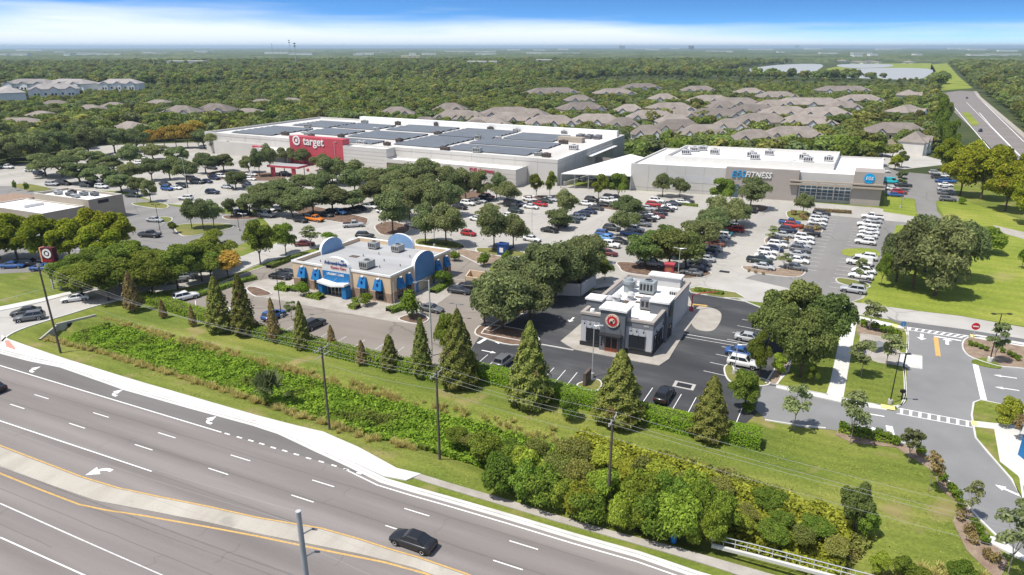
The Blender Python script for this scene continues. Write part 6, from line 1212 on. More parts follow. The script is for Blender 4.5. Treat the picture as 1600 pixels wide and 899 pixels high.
# near concrete pole
x, y = G(489, 985); hp = hgt(489, 985, 800); hp = min(hp, 14)
u_, v_ = 484, 800; r5 = empty('utility_pole', (x, y, 0), 'round grey concrete pole standing in the near lanes\' verge, cut by the frame', 'utility pole'); MB().cyl((0, 0), .26, .2, -.2, hp, 14).build('pole', 'poleconc', r5); MB().cyl((0, 0), .215, .215, hp, hp + .08, 14).build('cap', 'lightgrey', r5)
for z in (hp - 1.9, hp - 4.1):
    a = Vector((math.cos(.35), math.sin(.35), 0)); MB().tube([(0, 0, z - .3), tuple(a * .9 + Vector((0, 0, z + .05)))], .06, 5).build('bracket', 'lightgrey', r5); MB().tube([tuple(a * .85 + Vector((0, 0, z + .05))), tuple(a * 1.25 + Vector((0, 0, z - .1)))], .09, 6).build('insulator', 'midgrey', r5)
    q = (x + a.x * 1.25, y + a.y * 1.25, z - .1)
    wire(q, (q[0] - 62, q[1] + 27, z + 1), 1.0, f"{'upper' if z > hp - 3 else 'lower'} line running left from the near grey pole", 'lines of the near grey pole'); wire(q, (q[0] + 40, q[1] - 20, z), .7, f"{'upper' if z > hp - 3 else 'lower'} line running right from the near grey pole", 'lines of the near grey pole')
wire((x, y, hp), (x - 62, y + 27, hp + 1), .9, 'topmost thin line running left from the near grey pole', 'lines of the near grey pole')
# lamps
def lamp(u, v, vt, label, col='black', base=True, heads=1, z=0, r=.08, grp='parking lot lamps'):
    x, y = G(u, v); h = hgt(u, v, vt); r_ = empty('street_lamp', (x, y, z), label, 'lamp post', grp)
    MB().cyl((0, 0), r, r * .65, 0, h, 8).build('post', col, r_)
    if base: MB().cyl((0, 0), .32, .3, 0, .75, 12).build('base', 'concrete', r_)
    for k in range(heads):
        s = 1 if k == 0 else -1; mb = MB().tube([(0, 0, h - .1), (s * .9, s * -.3, h + .02)], .04, 4); mb.box((s * .9 - .35, s * -.3 - .16, h - .04), (s * .9 + .35, s * -.3 + .16, h + .08)); mb.build('lamp_head', col, r_)
for u, v, vt, lb, c, hd in ((440, 497, 420, 'black lamp post on the mulch island of the clinic lot', 'black', 1), (925, 590, 508, 'pale lamp post on the small island before the restaurant', 'alu', 1), (1390, 632, 552, 'black lamp post on the lawn by the tactile kerb', 'black', 2), (1227, 555, 482, 'silver lamp post beside the restaurant lot grove', 'alu', 1),
    (1147, 585, 538, 'silver lamp post with square head by the restaurant\'s right island', 'alu', 1), (294, 306, 247, 'tall pale lamp mast in the far left car park', 'alu', 2), (251, 366, 320, 'black lamp post in the bank lot', 'black', 2), (374, 361, 334, 'black lamp post by the bank road', 'black', 1), (384, 377, 334, 'pale lamp post by the bank road', 'alu', 2),
    (47, 245, 226, 'pale lamp mast at the far left edge lot', 'alu', 1), (160, 263, 237, 'pale lamp mast among the far left oaks', 'alu', 2), (831, 367, 306, 'thin pale lamp mast in the middle of the light car park', 'alu', 1), (623, 302, 278, 'pale lamp mast in the dense tree rows', 'alu', 2), (441, 289, 267, 'pale lamp mast below the pickup canopy', 'alu', 1),
    (1110, 338, 306, 'pale lamp mast above the middle aisle trees', 'alu', 1), (1059, 434, 388, 'pale lamp mast behind the restaurant', 'alu', 2), (914, 437, 394, 'pale lamp mast by the grey bin enclosure', 'alu', 2), (1216, 402, 376, 'pale lamp mast in the gym car rows', 'alu', 1), (129, 444, 390, 'pale street lamp in the side street tree row', 'alu', 1), (679, 386, 333, 'dark lamp mast among the trees behind the clinic', 'black', 1),
    (779, 436, 405, 'brown lamp post near the beige enclosure', 'brownmetal', 1), (714, 499, 475, 'short grey lamp post under the big oak edge', 'midgrey', 2), (1411, 392 - 80, 299, 'small dark lamp beside the gym side lawn', 'dark', 1), (525, 262, 222, 'pink white lamp mast before the red sign wall', 'alu', 1), (1407, 385 - 60, 300, 'thin post at the gym side lawn corner', 'midgrey', 1)):
    lamp(u, v, vt, lb, c, heads=hd, base=c == 'black' or hd == 1)
x, y = G(675, 556); r_ = empty('street_lamp', (x, y, 0), 'tall round galvanised pole behind the hedge by the broad evergreen', 'lamp post'); h = hgt(675, 556, 438)
MB().cyl((0, 0), .15, .1, -.1, h, 10).build('post', 'alu', r_); MB().tube([(0, 0, h - .1), (-.9, -.3, h + .1), (-1.9, -.7, h - .1)], .05, 5).build('arm', 'steel', r_); MB().box((-2.3, -.85, h - .2), (-1.7, -.55, h - .05)).build('lamp_head', 'steel', r_)
x, y = G(1552, 582); r_ = empty('street_lamp', (x, y, .12), 'black lamp post on a white base on the mulch island right', 'lamp post'); h = hgt(1549, 565, 491); x, y = G(1546, 566); r_.location = (x, y, .12)
MB().cyl((0, 0), .08, .06, 0, h, 8).build('post', 'black', r_); MB().cyl((0, 0), .4, .4, 0, .7, 12).build('base', 'sidewalk', r_)
mb = MB().tube([(-1.2, 0, h), (1.2, 0, h)], .05, 4); mb.box((-1.5, -.2, h - .05), (-.9, .2, h + .06)); mb.box((.9, -.2, h - .05), (1.5, .2, h + .06)); mb.build('lamp_head', 'black', r_)
# store pylon sign
x, y = G(90, 452); r_ = empty('pylon_sign', (x, y, 0), 'tall square red and white pylon sign with bullseye on two pale posts', 'sign'); fr = Frame((0, 0), (math.cos(-.12), math.sin(-.12)), (math.cos(1.25), math.sin(1.25)))
hs = hgt(90, 452, 384)
for s in (-1.0, .7): mb = MB(); fr.box(mb, s, s + .26, -.13, .13, 0, hs * .5); mb.build('post', 'lightgrey', r_)
mb = MB(); fr.box(mb, -.73, .69, -.08, .08, 1.3, 1.45); fr.box(mb, -.73, .69, -.08, .08, 2.6, 2.75); mb.build('cross_bar', 'lightgrey', r_)
zt = hs * .5
mb = MB(); fr.box(mb, -1.25, 1.15, -.4, .4, zt, zt + 1.2); pn = mb.build('lower_panel', 'offwhite', r_); mb = MB(); fr.box(mb, -1.2, 1.1, -.45, -.4, zt + .65, zt + 1.1); mb.build('blue_band', 'skyblue', pn); mb = MB(); fr.box(mb, -1.2, 1.1, -.45, -.4, zt + .1, zt + .4); mb.build('grey_band', 'lightgrey', pn)
mb = MB(); fr.box(mb, -1.25, 1.25, -.5, .5, zt + 1.2, zt + 4.2); bx = mb.build('sign_box', 'maroon', r_); mb = MB(); fr.box(mb, -1.55, -1.251, -.5, .5, zt + 1.2, zt + 4.2); mb.build('side_panel', 'orange', r_)
disc(fr, bx, 0, -.52, zt + 3.05, .95, .06, 'white', 'emblem_ring', ring=.6); disc(fr, bx, 0, -.52, zt + 3.05, .33, .06, 'white', 'emblem_dot'); text(bx, 'target', (*fr.w(0, -.56)[:2], zt + 1.65), .75, fr.ang, 'signred', .03, bold=.015)
# do not enter sign
def round_sign(u, v, vt, label, m_, bar=True):
    x, y = G(u, v); h = hgt(u, v, vt); r_ = empty('traffic_sign', (x, y, .1), label, 'sign'); MB().cyl((0, 0), .04, .04, 0, h, 6).build('post', 'alu', r_)
    f_ = Frame((0, 0), (math.cos(-.3), math.sin(-.3)), (math.sin(.3), math.cos(.3))); d_ = disc(f_, r_, 0, -.05, h - .1, .62, .04, m_, 'sign_plate')
    if bar: mb = MB(); f_.box(mb, -.42, .42, -.12, -.091, h - .2, h - .02); mb.build('white_bar', 'white', d_)
round_sign(1520, 529, 510, 'round red sign with white bar on the mulch island corner', 'signred')
x, y = G(1409, 520); r_ = empty('traffic_sign', (x, y, .1), 'small round blue sign back at the crosswalk', 'sign'); MB().cyl((0, 0), .04, .04, 0, 1.6, 6).build('post', 'alu', r_); f_ = Frame((0, 0), (1, 0), (0, 1)); disc(f_, r_, 0, .02, 1.5, .5, .04, 'skyblue', 'sign_plate')
x, y = G(1408, 626); r_ = empty('mail_box', (x, y, .12), 'small black box on a post beside the lawn kerb', 'mailbox'); MB().box((-.06, -.06, 0), (.06, .06, 1.1)).build('post', 'black', r_); MB().box((-.3, -.2, 1.1), (.3, .2, 1.5)).build('box', 'black', r_)
# restaurant sign board
x, y = G(917, 600); r_ = empty('monument_sign', (x, y, .1), 'dark brown upright sign board behind the restaurant hedge', 'sign', rz=math.radians(62)); MB().box((-1.1, -.2, 0), (1.1, .2, 2.0)).build('panel', 'brownmetal', r_); MB().box((-.45, .2, .8), (.45, .24, 1.6)).build('raised_plate', 'brick', r_)
# donation bin, red kiosk
x, y = G(786, 398); r_ = empty('donation_bin', (x, y, 0), 'dark blue collection bin with white notice by the parking tree', 'bin', rz=math.radians(-20)); MB().box((-1.1, -1, 0), (1.1, 1, 2.6)).build('box', 'deepblue', r_); MB().box((-.5, -1.04, .8), (.4, -1, 1.9)).build('notice', 'white', r_); MB().box((-1.2, -1.1, 2.6), (1.2, 1.1, 2.75)).build('lid', 'deepblue', r_)
x, y = G(1045, 431); r_ = empty('kiosk', (x, y, 0), 'bright red kiosk in the shade of the grove', 'kiosk', rz=math.radians(-20)); MB().box((-.9, -.6, .1), (.9, .6, 2.6)).build('cabinet', 'red', r_); MB().box((-.5, -.66, .5), (.4, -.61, 1.0)).build('white_panel', 'white', r_); MB().box((-.6, -.66, 1.2), (.6, -.61, 2.2)).build('dark_panel', 'brick', r_); MB().box((-1.1, -.9, 2.6), (1.1, .8, 2.8)).build('roof', 'red', r_)
for k, (u, v, w) in enumerate(((1423, 343, 'by the gym side lawn'), )): pass
# small transformer and hydrants
x, y = G(1370, 548); r_ = empty('transformer_box', (x, y, .15), 'low dark green transformer box on the utility pad', 'utility box', rz=.4); MB().box((-1.3, -.9, 0), (1.3, .9, .9)).build('box', 'slate', r_); MB().box((-1.35, -.95, .9), (1.35, .95, 1.0)).build('lid', 'midgrey', r_)
x, y = G(1052, 848); r_ = empty('recycling_bin', (x, y, .1), 'bright blue bin at the edge of the thicket by the path', 'bin', rz=.4); MB().cyl((0, 0), .28, .34, 0, 1.1, 10).build('body', 'blue', r_); MB().cyl((0, 0), .36, .3, 1.1, 1.22, 10).build('lid', 'blue', r_)
x, y = G(878, 793); mb = MB().tube([(0, 0, 0), (.7, .5, 2.3)], .04, 6); thing('guy_wire_guard', mb, 'yellow', 'slanting yellow guy wire guard at the thicket foot', 'guy guard', loc=(x, y, 0))
# culvert headwall
W_ = P((63, 531), (92, 503), (146, 497)); r_ = empty('culvert_headwall', (0, 0, 0), 'grey concrete culvert headwall at the head of the ditch', 'headwall')
a, b = Vector(G(88, 509)), Vector(G(150, 494)); mb = MB(); ribbon(mb, [tuple(a), tuple(b)], .35, -1.6, .35); mb.build('wall', 'concrete', r_)
a2 = Vector(G(62, 531)); mb = MB(); ribbon(mb, [tuple(a2), tuple(a)], .3, -1.0, .12); mb.build('wing_wall', 'concrete', r_)
n_ = Vector((b.y - a.y, a.x - b.x)).normalized(); q0 = a.lerp(b, .25) + n_ * .3; q1 = a.lerp(b, .92) + n_ * .3; mb = MB(); ribbon(mb, [tuple(q0), tuple(q1)], .2, -1.5, -.05); mb.build('culvert_mouth', 'black', r_)
# aluminium railing by the path
r_ = empty('railing', (0, 0, 0), 'double rail aluminium railing beside the path at the thicket end', 'railing'); line = P((1112, 849), (1180, 866), (1260, 887), (1340, 908), (1440, 934)); pts = [Vector((*p, 0)) for p in line]
for z in (1.05, .55): mb = MB(); mb.tube([tuple(p + Vector((0, 0, z))) for p in pts], .045, 6); mb.build('rail', 'alu', r_)
for i in range(16):
    f = i / 15 * (len(line) - 1); k = min(int(f), len(line) - 2); p = pts[k].lerp(pts[k + 1], f - k); MB().cyl((p.x, p.y), .04, .04, 0, 1.05, 6).build('rail_post', 'alu', r_)
p = pts[0]; mb = MB(); mb.tube([tuple(p + Vector((0, 0, 1.05))), tuple(p + Vector((-.28, .1, .92))), tuple(p + Vector((-.36, .13, .8))), tuple(p + Vector((-.28, .1, .65))), tuple(p + Vector((0, 0, .55)))], .045, 6); mb.build('end_loop', 'alu', r_)
mb = MB(); ribbon(mb, P((1112, 852), (1180, 869), (1260, 890), (1340, 911)), .3, -.2, .14); thing('retaining_kerb', mb, 'sidewalk', 'white concrete edging under the aluminium railing', 'edging')
# chain link fence at left lawn
r_ = empty('chain_link_fence', (0, 0, 0), 'low chain link fence along the left grass plot', 'fence'); fl = P((-10, 481), (40, 468), (75, 458), (105, 449)); L3 = [Vector((*p, 0)) for p in fl]
mb = MB(); mb.tube([tuple(p + Vector((0, 0, 1.1))) for p in L3], .03, 4); mb.build('top_rail', 'alu', r_)
for i in range(9): f = i / 8 * 3; k = min(int(f), 2); p = L3[k].lerp(L3[k + 1], f - k); MB().cyl((p.x, p.y), .035, .035, 0, 1.15, 6).build('fence_post', 'alu', r_)
# blue pylon at the right frame edge
x, y = G(1602, 716); r_ = empty('pylon_sign', (x, y, .1), 'blue and white pylon sign cut by the right frame edge', 'sign'); mb = MB().box((-.6, -.5, 0), (3.2, .5, 3.0)); mb.build('blue_panel', 'blue', r_); mb = MB().box((-.8, -.6, 3.0), (3.4, .6, 6.2)); mb.build('white_panel', 'white', r_); mb = MB().box((-.9, -.62, 4.0), (3.5, .62, 4.15)); mb.build('trim', 'skyblue', r_)
# pedestrian by the gym wall
x, y = G(1159, 312)
def person(x, y, label, top, bottom, rz):
    me = bpy.data.meshes.new('person'); vs = [(0, 0, .95), (0, 0, 1.2), (0, 0, 1.42), (0, 0, 1.52), (0, .0, 1.68), (.0, .12, .9), (.06, .14, .5), (-.04, .14, .08), (.1, .14, .04), (0, -.12, .9), (.1, -.14, .5), (.02, -.14, .08), (.16, -.14, .04), (0, .2, 1.4), (-.04, .27, 1.12), (.08, .29, .9), (0, -.2, 1.4), (.04, -.27, 1.12), (.12, -.29, .9)]
    ed = [(0, 1), (1, 2), (2, 3), (3, 4), (0, 5), (5, 6), (6, 7), (7, 8), (0, 9), (9, 10), (10, 11), (11, 12), (2, 13), (13, 14), (14, 15), (2, 16), (16, 17), (17, 18)]
    rr = [.16, .15, .16, .06, .11, .1, .07, .05, .045, .1, .07, .05, .045, .07, .05, .035, .07, .05, .035]
    me.from_pydata(vs, ed, []); o = bpy.data.objects.new('person', me); COL.objects.link(o); md = o.modifiers.new('skin', 'SKIN'); 
    for i, r in enumerate(rr): me.skin_vertices[0].data[i].radius = (r, r)
    me.skin_vertices[0].data[0].use_root = True
    o.modifiers.new('sub', 'SUBSURF').levels = 1; me.materials.append(M[bottom]); o.location = (x, y, .05); o.rotation_euler = (0, 0, rz); bare(o, label, 'person')
person(x, y, 'person in dark clothing walking along the gym front', 'dark', 'black', 0)
# ================================================================== BACKGROUND: homes, woods, far town
HV = {}
def home_proto(k, wallm, roofm, Lh, Dh, hw, hr, ngab):
    body = MB(); body.box((-Lh / 2, -Dh / 2, 0), (Lh / 2, Dh / 2, hw)); wall = body.mesh('wall', wallm)
    r = MB(); o = .8; a, b = Lh / 2 + o, Dh / 2 + o; z0 = hw + .003
    r.add([(-a, -b, z0), (a, -b, z0), (a, b, z0), (-a, b, z0), (-a + b, 0, z0 + hr), (a - b, 0, z0 + hr)], [(0, 1, 5, 4), (1, 2, 5), (2, 3, 4, 5), (3, 0, 4), (3, 2, 1, 0)])
    gabs = MB(); wn_ = []; gc = []
    for i in range(ngab):
        c = -Lh / 2 + Lh * (i + .5) / ngab; gw = min(3.6, Lh / ngab * .3); gz = hr * .5; yb = -Dh / 2 - 1.6
        r.add([(c - gw, yb - .5, z0 + .05), (c + gw, yb - .5, z0 + .05), (c, yb - .5, z0 + gz), (c - gw, 0, z0 + .05), (c + gw, 0, z0 + .05), (c, 0, z0 + gz)], [(0, 2, 5, 3), (1, 4, 5, 2)])
        gc.append(c)
        if i == 0: gabs.add([(-gw + .6, yb, 0), (gw - .6, yb, 0), (gw - .6, yb, z0), (0, yb, z0 + gz - .5), (-gw + .6, yb, z0), (-gw + .6, -Dh / 2, 0), (gw - .6, -Dh / 2, 0), (gw - .6, -Dh / 2, z0), (-gw + .6, -Dh / 2, z0)], [(0, 1, 2, 3, 4), (0, 4, 8, 5), (1, 6, 7, 2)])
        wn_ += [(c - 1.3, yb - .04, hw * .62), (c + 1.3, yb - .04, hw * .62)]
        if ngab > 1 and i < ngab - 1: wn_ += [(c + Lh / ngab / 2, -Dh / 2 - .04, hw * .65)]
    w1 = MB().box((-.7, -.03, -.8), (.7, .03, .8)); s1 = MB().box((-.95, -.06, -1.0), (.95, -.031, -.81))
    HV[k] = (wall, r.mesh('roof', roofm), gabs.mesh('gable_wall', 'white'), w1.mesh('window', 'glass'), wn_, gc)
home_proto('brown3', 'beigelight', 'shingle', 42, 22, 5.2, 4.2, 3); home_proto('brown2', 'offwhite', 'shingle', 28, 19, 5.2, 4.0, 2); home_proto('brownlong', 'beigelight', 'shingle', 58, 22, 5.2, 4.2, 3)
home_proto('grey', 'white', 'shinglegrey', 38, 17, 10.5, 4.0, 3); home_proto('small', 'offwhite', 'shingle', 17, 12, 3.4, 3.2, 1)
def home(k, u, v, ang, label, grp, sc=1.0, z=9):
    x, y = G(u, v, z); w_, r_, gb, wi, wn_, gc = HV[k]; e_ = empty('apartment_house' if k != 'small' else 'house', (x, y, 0), label, 'house', grp, math.radians(ang)); sc *= .8 if k.startswith('brown') else 1; e_.scale = (sc, sc, 1.08)
    put('wall', w_, e_); put('roof', r_, e_); [put('gable_wall', gb, e_, (c, 0, 0)) for c in gc]
    if y < 900:
        for p in wn_: put('window', wi, e_, p)
homes = []
HL = [ # kind, u, v (roof middle), angle, size
 ('brown2', 619, 169, 6, 1), ('brown2', 703, 163, -4, 1), ('brown3', 716, 175, -6, .9), ('brown3', 795, 170, 8, 1.1), ('brownlong', 862, 139, 22, 1.1), ('brown3', 908, 162, 20, .95), ('brown2', 830, 172, -12, 1), ('brown3', 862, 183, 4, .85), ('brown3', 932, 181, -4, .9), ('brown2', 664, 185, -4, .8),
 ('brown3', 960, 140, 14, 1.1), ('brown3', 1002, 132, 6, 1.2), ('brown2', 984, 165, -6, .9), ('brown3', 1048, 163, 2, 1), ('brown2', 1037, 148, 4, 1), ('brown3', 1092, 136, -2, 1), ('brown3', 1110, 151, 2, 1), ('brown3', 1152, 155, -4, 1.05), ('brown3', 1116, 172, 2, .95), ('brown2', 1172, 139, -2, 1.2), ('brown2', 1012, 198, -6, .7), ('brown3', 1100, 198, -5, .7),
 ('brown2', 1178, 205, -8, .9), ('brown3', 1240, 201, -6, .85), ('brownlong', 1264, 155, -4, 1.1), ('brown3', 1228, 169, -2, .95), ('brown3', 1287, 170, -5, 1), ('brownlong', 1318, 136, -3, 1.1), ('brown2', 1420, 142, 60, 1.2), ('brown2', 1417, 166, 35, 1.1), ('brown3', 1402, 195, -10, .85), ('brown2', 1432, 208, 50, .7), ('brown3', 1190, 180, -2, .9), ('brown2', 1055, 181, 0, .9),
 ('brown3', 760, 186, -4, .8), ('brown2', 1062, 172, 4, .9), ('brown3', 1180, 166, -3, .95), ('brown2', 1205, 158, 0, 1), ('brown3', 1262, 182, -4, .9), ('brown2', 1320, 160, -6, 1), ('brown3', 1020, 175, -3, .9), ('brown2', 975, 186, -3, .8), ('brown3', 1060, 190, 2, .75), ('brown2', 1140, 188, -4, .8), ('brown3', 1345, 150, -5, 1), ('brown2', 905, 150, 10, 1), ('brown3', 1215, 145, -2, 1), ('brown2', 1130, 160, 3, .95), ('brown3', 800, 178, 4, .85), ('brown2', 745, 190, 0, .7),
 ('grey', 52, 134, -6, 1.3), ('grey', 112, 134, -14, 1.3), ('grey', 190, 134, 8, 1.0), ('grey', 14, 148, -50, 1.1), ('grey', 85, 143, 30, 1.0),
 ('small', 85, 159, 20, 1.3), ('small', 140, 166, 0, 1.1), ('small', 178, 162, 0, 1.1), ('small', 204, 193, -30, 1.2), ('small', 248, 158, 0, 1.3), ('brown2', 283, 167, -4, 1.0), ('brown2', 336, 164, -4, 1.1), ('small', 388, 172, -4, 1.4), ('small', 28, 187, 28, 1.6), ('small', 65, 176, -12, 1.2), ('small', 20, 187, 10, 1), ('small', 345, 172, 0, 1), ('small', 408, 157, 10, 1.3), ('small', 455, 155, 0, 1.2), ('brown2', 735, 176, 0, .9)]
rowsH = {}
for q in HL: rowsH.setdefault((q[0], 'left' if q[1] < 560 else 'right', q[2] // 14), []).append(q)
for (k, side, b), L in rowsH.items():
    L.sort(key=lambda q: q[1]); nm = dict(brown3='brown roofed townhouses', brown2='short brown roofed townhouses', brownlong='very long brown roofed townhouses', grey='three storey white apartment house', small='small brown roofed house')[k]
    wh = {9: 'in the farthest line', 10: 'in the fourth line', 11: 'in the third line', 12: 'in the second line', 13: 'in the nearest line', 14: 'just behind the gym'}.get(b, 'in the housing area') + (' left of the store' if side == 'left' else '')
    for i, q in enumerate(L): lb = f'{nm} {wh}' if len(L) == 1 else f'{nm}, {ordw(i)} from left {wh}'; home(q[0], q[1], q[2], q[3], lb, f'{nm}', q[4], 9 if q[0] != 'small' else 6)
# woods ------------------------------------------------------------
def wpoly(*p): return P(*p)
NO = [wpoly((-60, 275), (60, 250), (110, 243), (150, 226), (330, 220), (400, 236), (560, 255), (700, 240), (870, 268), (985, 262), (1380, 264), (1480, 262), (1900, 400), (2200, 2000), (-1500, 2000), (-900, 420)),
      [(-150, 316), (19, 226), (62, 312), (-112, 402)], [(30, 225), (118, 195), (150, 262), (62, 290)], wpoly((1450, 300), (1458, 250), (1466, 180), (1462, 142), (1520, 137), (1560, 160), (1700, 290), (1900, 560)),
      wpoly((1100, 121), (1160, 107), (1240, 98.5), (1455, 96), (1480, 98), (1525, 142), (1462, 148), (1478, 130), (1430, 127), (1290, 123), (1200, 121)), wpoly((1370, 262), (1375, 240), (1470, 240), (1480, 290), (1440, 350), (1380, 340)), wpoly((1240, 119), (1300, 121), (1310, 98), (1240, 98))]
def clear(x, y):
    ok = np.ones(len(x), bool)
    for p in NO: ok &= ~inpoly(x, y, p)
    return ok
HZ = [wpoly((560, 195), (560, 158), (760, 152), (900, 128), (1000, 122), (1330, 128), (1450, 125), (1462, 200), (1440, 222), (1100, 210), (800, 200)), wpoly((-60, 200), (-60, 128), (215, 124), (420, 150), (480, 165), (400, 185), (250, 206))]
HF = [(G(q[1], q[2], 9 if q[0] != 'small' else 6), math.radians(q[3]), {'brown3': 21, 'brown2': 14, 'brownlong': 28, 'grey': 19, 'small': 9}[q[0]] * q[4]) for q in HL]
def house_clear(x, y, h):
    """no tree in a house, and none tall enough right before it to hide its roof"""
    ok = np.ones(len(x), bool)
    for (hx, hy), a, hl in HF:
        c, s = math.cos(a), math.sin(a); dx, dy = x - hx, y - hy; lx, ly = dx * c + dy * s, -dx * s + dy * c
        ok &= ~((abs(lx) < hl * .86 + 1) & (abs(ly) < 11.5))
        f = hy / 46; fx = x * (hy / np.maximum(y, 1)) - hx; ahead = (y < hy) & (hy - y < np.maximum(h - 6.6, 0) * f) & (abs(fx) < hl + 2); ok &= ~ahead
    return ok
def pts_region(n, r0, r1, a0=-43, a1=43):
    a = np.radians(RNG.uniform(a0, a1, n)); r = np.sqrt(RNG.uniform(r0 ** 2, r1 ** 2, n)); return r * np.sin(a), r * np.cos(a)
def gn_scatter(name, x, y, s, protos, label, cat):
    """stuff: woodland nobody could count, one object whose points carry trees"""
    me = bpy.data.meshes.new(name); me.from_pydata([(float(a), float(b), 0) for a, b in zip(x, y)], [], []); at = me.attributes.new('scl', 'FLOAT', 'POINT'); at.data.foreach_set('value', s.astype(np.float32))
    o = bpy.data.objects.new(name, me); COL.objects.link(o); bare(o, label, cat, kind='stuff')
    ng = bpy.data.node_groups.new(name, 'GeometryNodeTree'); ng.interface.new_socket('Geometry', in_out='INPUT', socket_type='NodeSocketGeometry'); ng.interface.new_socket('Geometry', in_out='OUTPUT', socket_type='NodeSocketGeometry')
    n = ng.nodes; L = ng.links; i_ = n.new('NodeGroupInput'); o_ = n.new('NodeGroupOutput'); tp = n.new('GeometryNodeMeshToPoints'); L.new(i_.outputs[0], tp.inputs[0])
    jn = n.new('GeometryNodeJoinGeometry'); k = len(protos); idx = n.new('GeometryNodeInputIndex')
    for j, pm in enumerate(protos):
        po = bpy.data.objects.new('woodland_source', pm); oi = n.new('GeometryNodeObjectInfo'); oi.inputs[0].default_value = po; oi.inputs['As Instance'].default_value = True
        md = n.new('ShaderNodeMath'); md.operation = 'MODULO'; md.inputs[1].default_value = k; L.new(idx.outputs[0], md.inputs[0]); cp_ = n.new('FunctionNodeCompare'); cp_.data_type = 'FLOAT'; cp_.operation = 'EQUAL'; L.new(md.outputs[0], cp_.inputs[0]); cp_.inputs[1].default_value = j; cp_.inputs['Epsilon'].default_value = .1
        ip = n.new('GeometryNodeInstanceOnPoints'); L.new(tp.outputs[0], ip.inputs['Points']); L.new(cp_.outputs[0], ip.inputs['Selection']); L.new(oi.outputs['Geometry'], ip.inputs['Instance'])
        rv = n.new('FunctionNodeRandomValue'); rv.data_type = 'FLOAT_VECTOR'; rv.inputs[0].default_value = (0, 0, 0); rv.inputs[1].default_value = (0, 0, 6.28); rv.inputs['Seed'].default_value = j; L.new(rv.outputs[0], ip.inputs['Rotation'])
        na = n.new('GeometryNodeInputNamedAttribute'); na.data_type = 'FLOAT'; na.inputs[0].default_value = 'scl'; L.new(na.outputs[0], ip.inputs['Scale']); L.new(ip.outputs[0], jn.inputs[0])
    L.new(jn.outputs[0], o_.inputs[0]); md_ = o.modifiers.new('trees', 'NODES'); md_.node_group = ng; return o
midp = PROTO['mid'][0]; alt = [quads_mesh('crown', crown(1000, 5, 1.2, 10, 12, .40, .95, .5, fill=.1), m_) for m_ in ('oakgrey', 'bright', 'oakgrey', 'oak')]
protos = list(midp[:4]) + [alt[0], alt[2], alt[3], midp[4], alt[1]]
x, y = pts_region(15500, 190, 900); s = RNG.uniform(.65, 1.25, len(x)); inh = inpoly(x, y, HZ[0]) | inpoly(x, y, HZ[1])
s = np.where(inh, s * .74, s); ok = clear(x, y) & house_clear(x, y, s * 10.5) & (~inh | (RNG.random(len(x)) < .95)); gn_scatter('woodland', x[ok], y[ok], s[ok], protos, 'dense mixed woodland behind the shops and among the houses', 'woodland')
x, y = pts_region(14000, 900, 2300); s = RNG.uniform(.9, 1.7, len(x)); inh = inpoly(x, y, HZ[0]); s = np.where(inh, .6, s); ok = clear(x, y) & house_clear(x, y, s * 10) & ((~inh) | (RNG.random(len(x)) < .35)); gn_scatter('far_woodland', x[ok], y[ok], s[ok], protos, 'far woodland stretching towards the horizon', 'woodland')
# individually standing trees round the houses and the shops' rear line
A_ = 'in the tree line behind the gym'
for i in range(26):
    u = 992 + i * 16 + random.uniform(-4, 4); plant('mid', u, 224 + i * .9 + random.uniform(-3, 3), 200 + i * .9 + random.uniform(-4, 4), random.uniform(24, 34), A_)
A_ = 'in the tree line behind the big store'
for i in range(24): u = 500 + i * 20 + random.uniform(-4, 4); plant('mid', u, 187 + i * 1.25, 168 + i * 1.25 + random.uniform(-3, 3), random.uniform(20, 28), A_)
for q in ((240, 232, 200, 30), (258, 232, 196, 28), (276, 232, 192, 34), (294, 232, 190, 32), (310, 228, 184, 30), (226, 236, 205, 26), (425, 190, 172, 26), (440, 190, 174, 22), (410, 192, 176, 20)): plant('golden', *q, 'rising from the woods left of the store')
for q in ((20, 258, 205, 50), (60, 255, 200, 50), (100, 250, 200, 54), (140, 245, 192, 50), (180, 240, 195, 50), (215, 238, 200, 40), (10, 240, 190, 50), (50, 238, 186, 50), (95, 232, 184, 46), (135, 228, 182, 46), (340, 238, 205, 40), (370, 240, 215, 36), (320, 232, 198, 40)): plant('oakg', *q, 'at the wood edge behind the far left lot')
for q in ((1010, 197, 164, 44), (1038, 198, 168, 40), (1022, 200, 172, 40), (1095, 196, 172, 40), (1115, 197, 176, 40), (1230, 212, 190, 30), (1290, 208, 178, 36), (1310, 206, 174, 40), (1340, 205, 172, 36), (1360, 208, 176, 40), (1330, 214, 186, 50), (1215, 200, 178, 26), (1440, 180, 150, 24), (1425, 232, 200, 34), (1448, 228, 198, 30), (1408, 228, 200, 28), (1438, 212, 186, 26), (1388, 168, 138, 20), (1080, 150, 118, 26)): plant('mid', *q, 'standing tall among the townhouses')
random.seed(12); k = 0; tries = 0
while k < 29 and tries < 4000:
    tries += 1
    u, v = random.uniform(640, 1440), random.uniform(138, 200); xx, yy = G(u, v)
    if not bool(inpoly(np.array([xx]), np.array([yy]), HZ[0])[0]): continue
    ok_ = all(not (abs((xx - hx) * math.cos(a_) + (yy - hy) * math.sin(a_)) < hl * .86 + 3 and abs(-(xx - hx) * math.sin(a_) + (yy - hy) * math.cos(a_)) < 15) for (hx, hy), a_, hl in HF)
    if ok_: pm = 1 / pxm(u, v); plant('mid', u, v, v - random.uniform(9, 13) * pm * .93, random.uniform(9, 14) * pm, 'between the townhouse roofs'); k += 1
flush_plants()
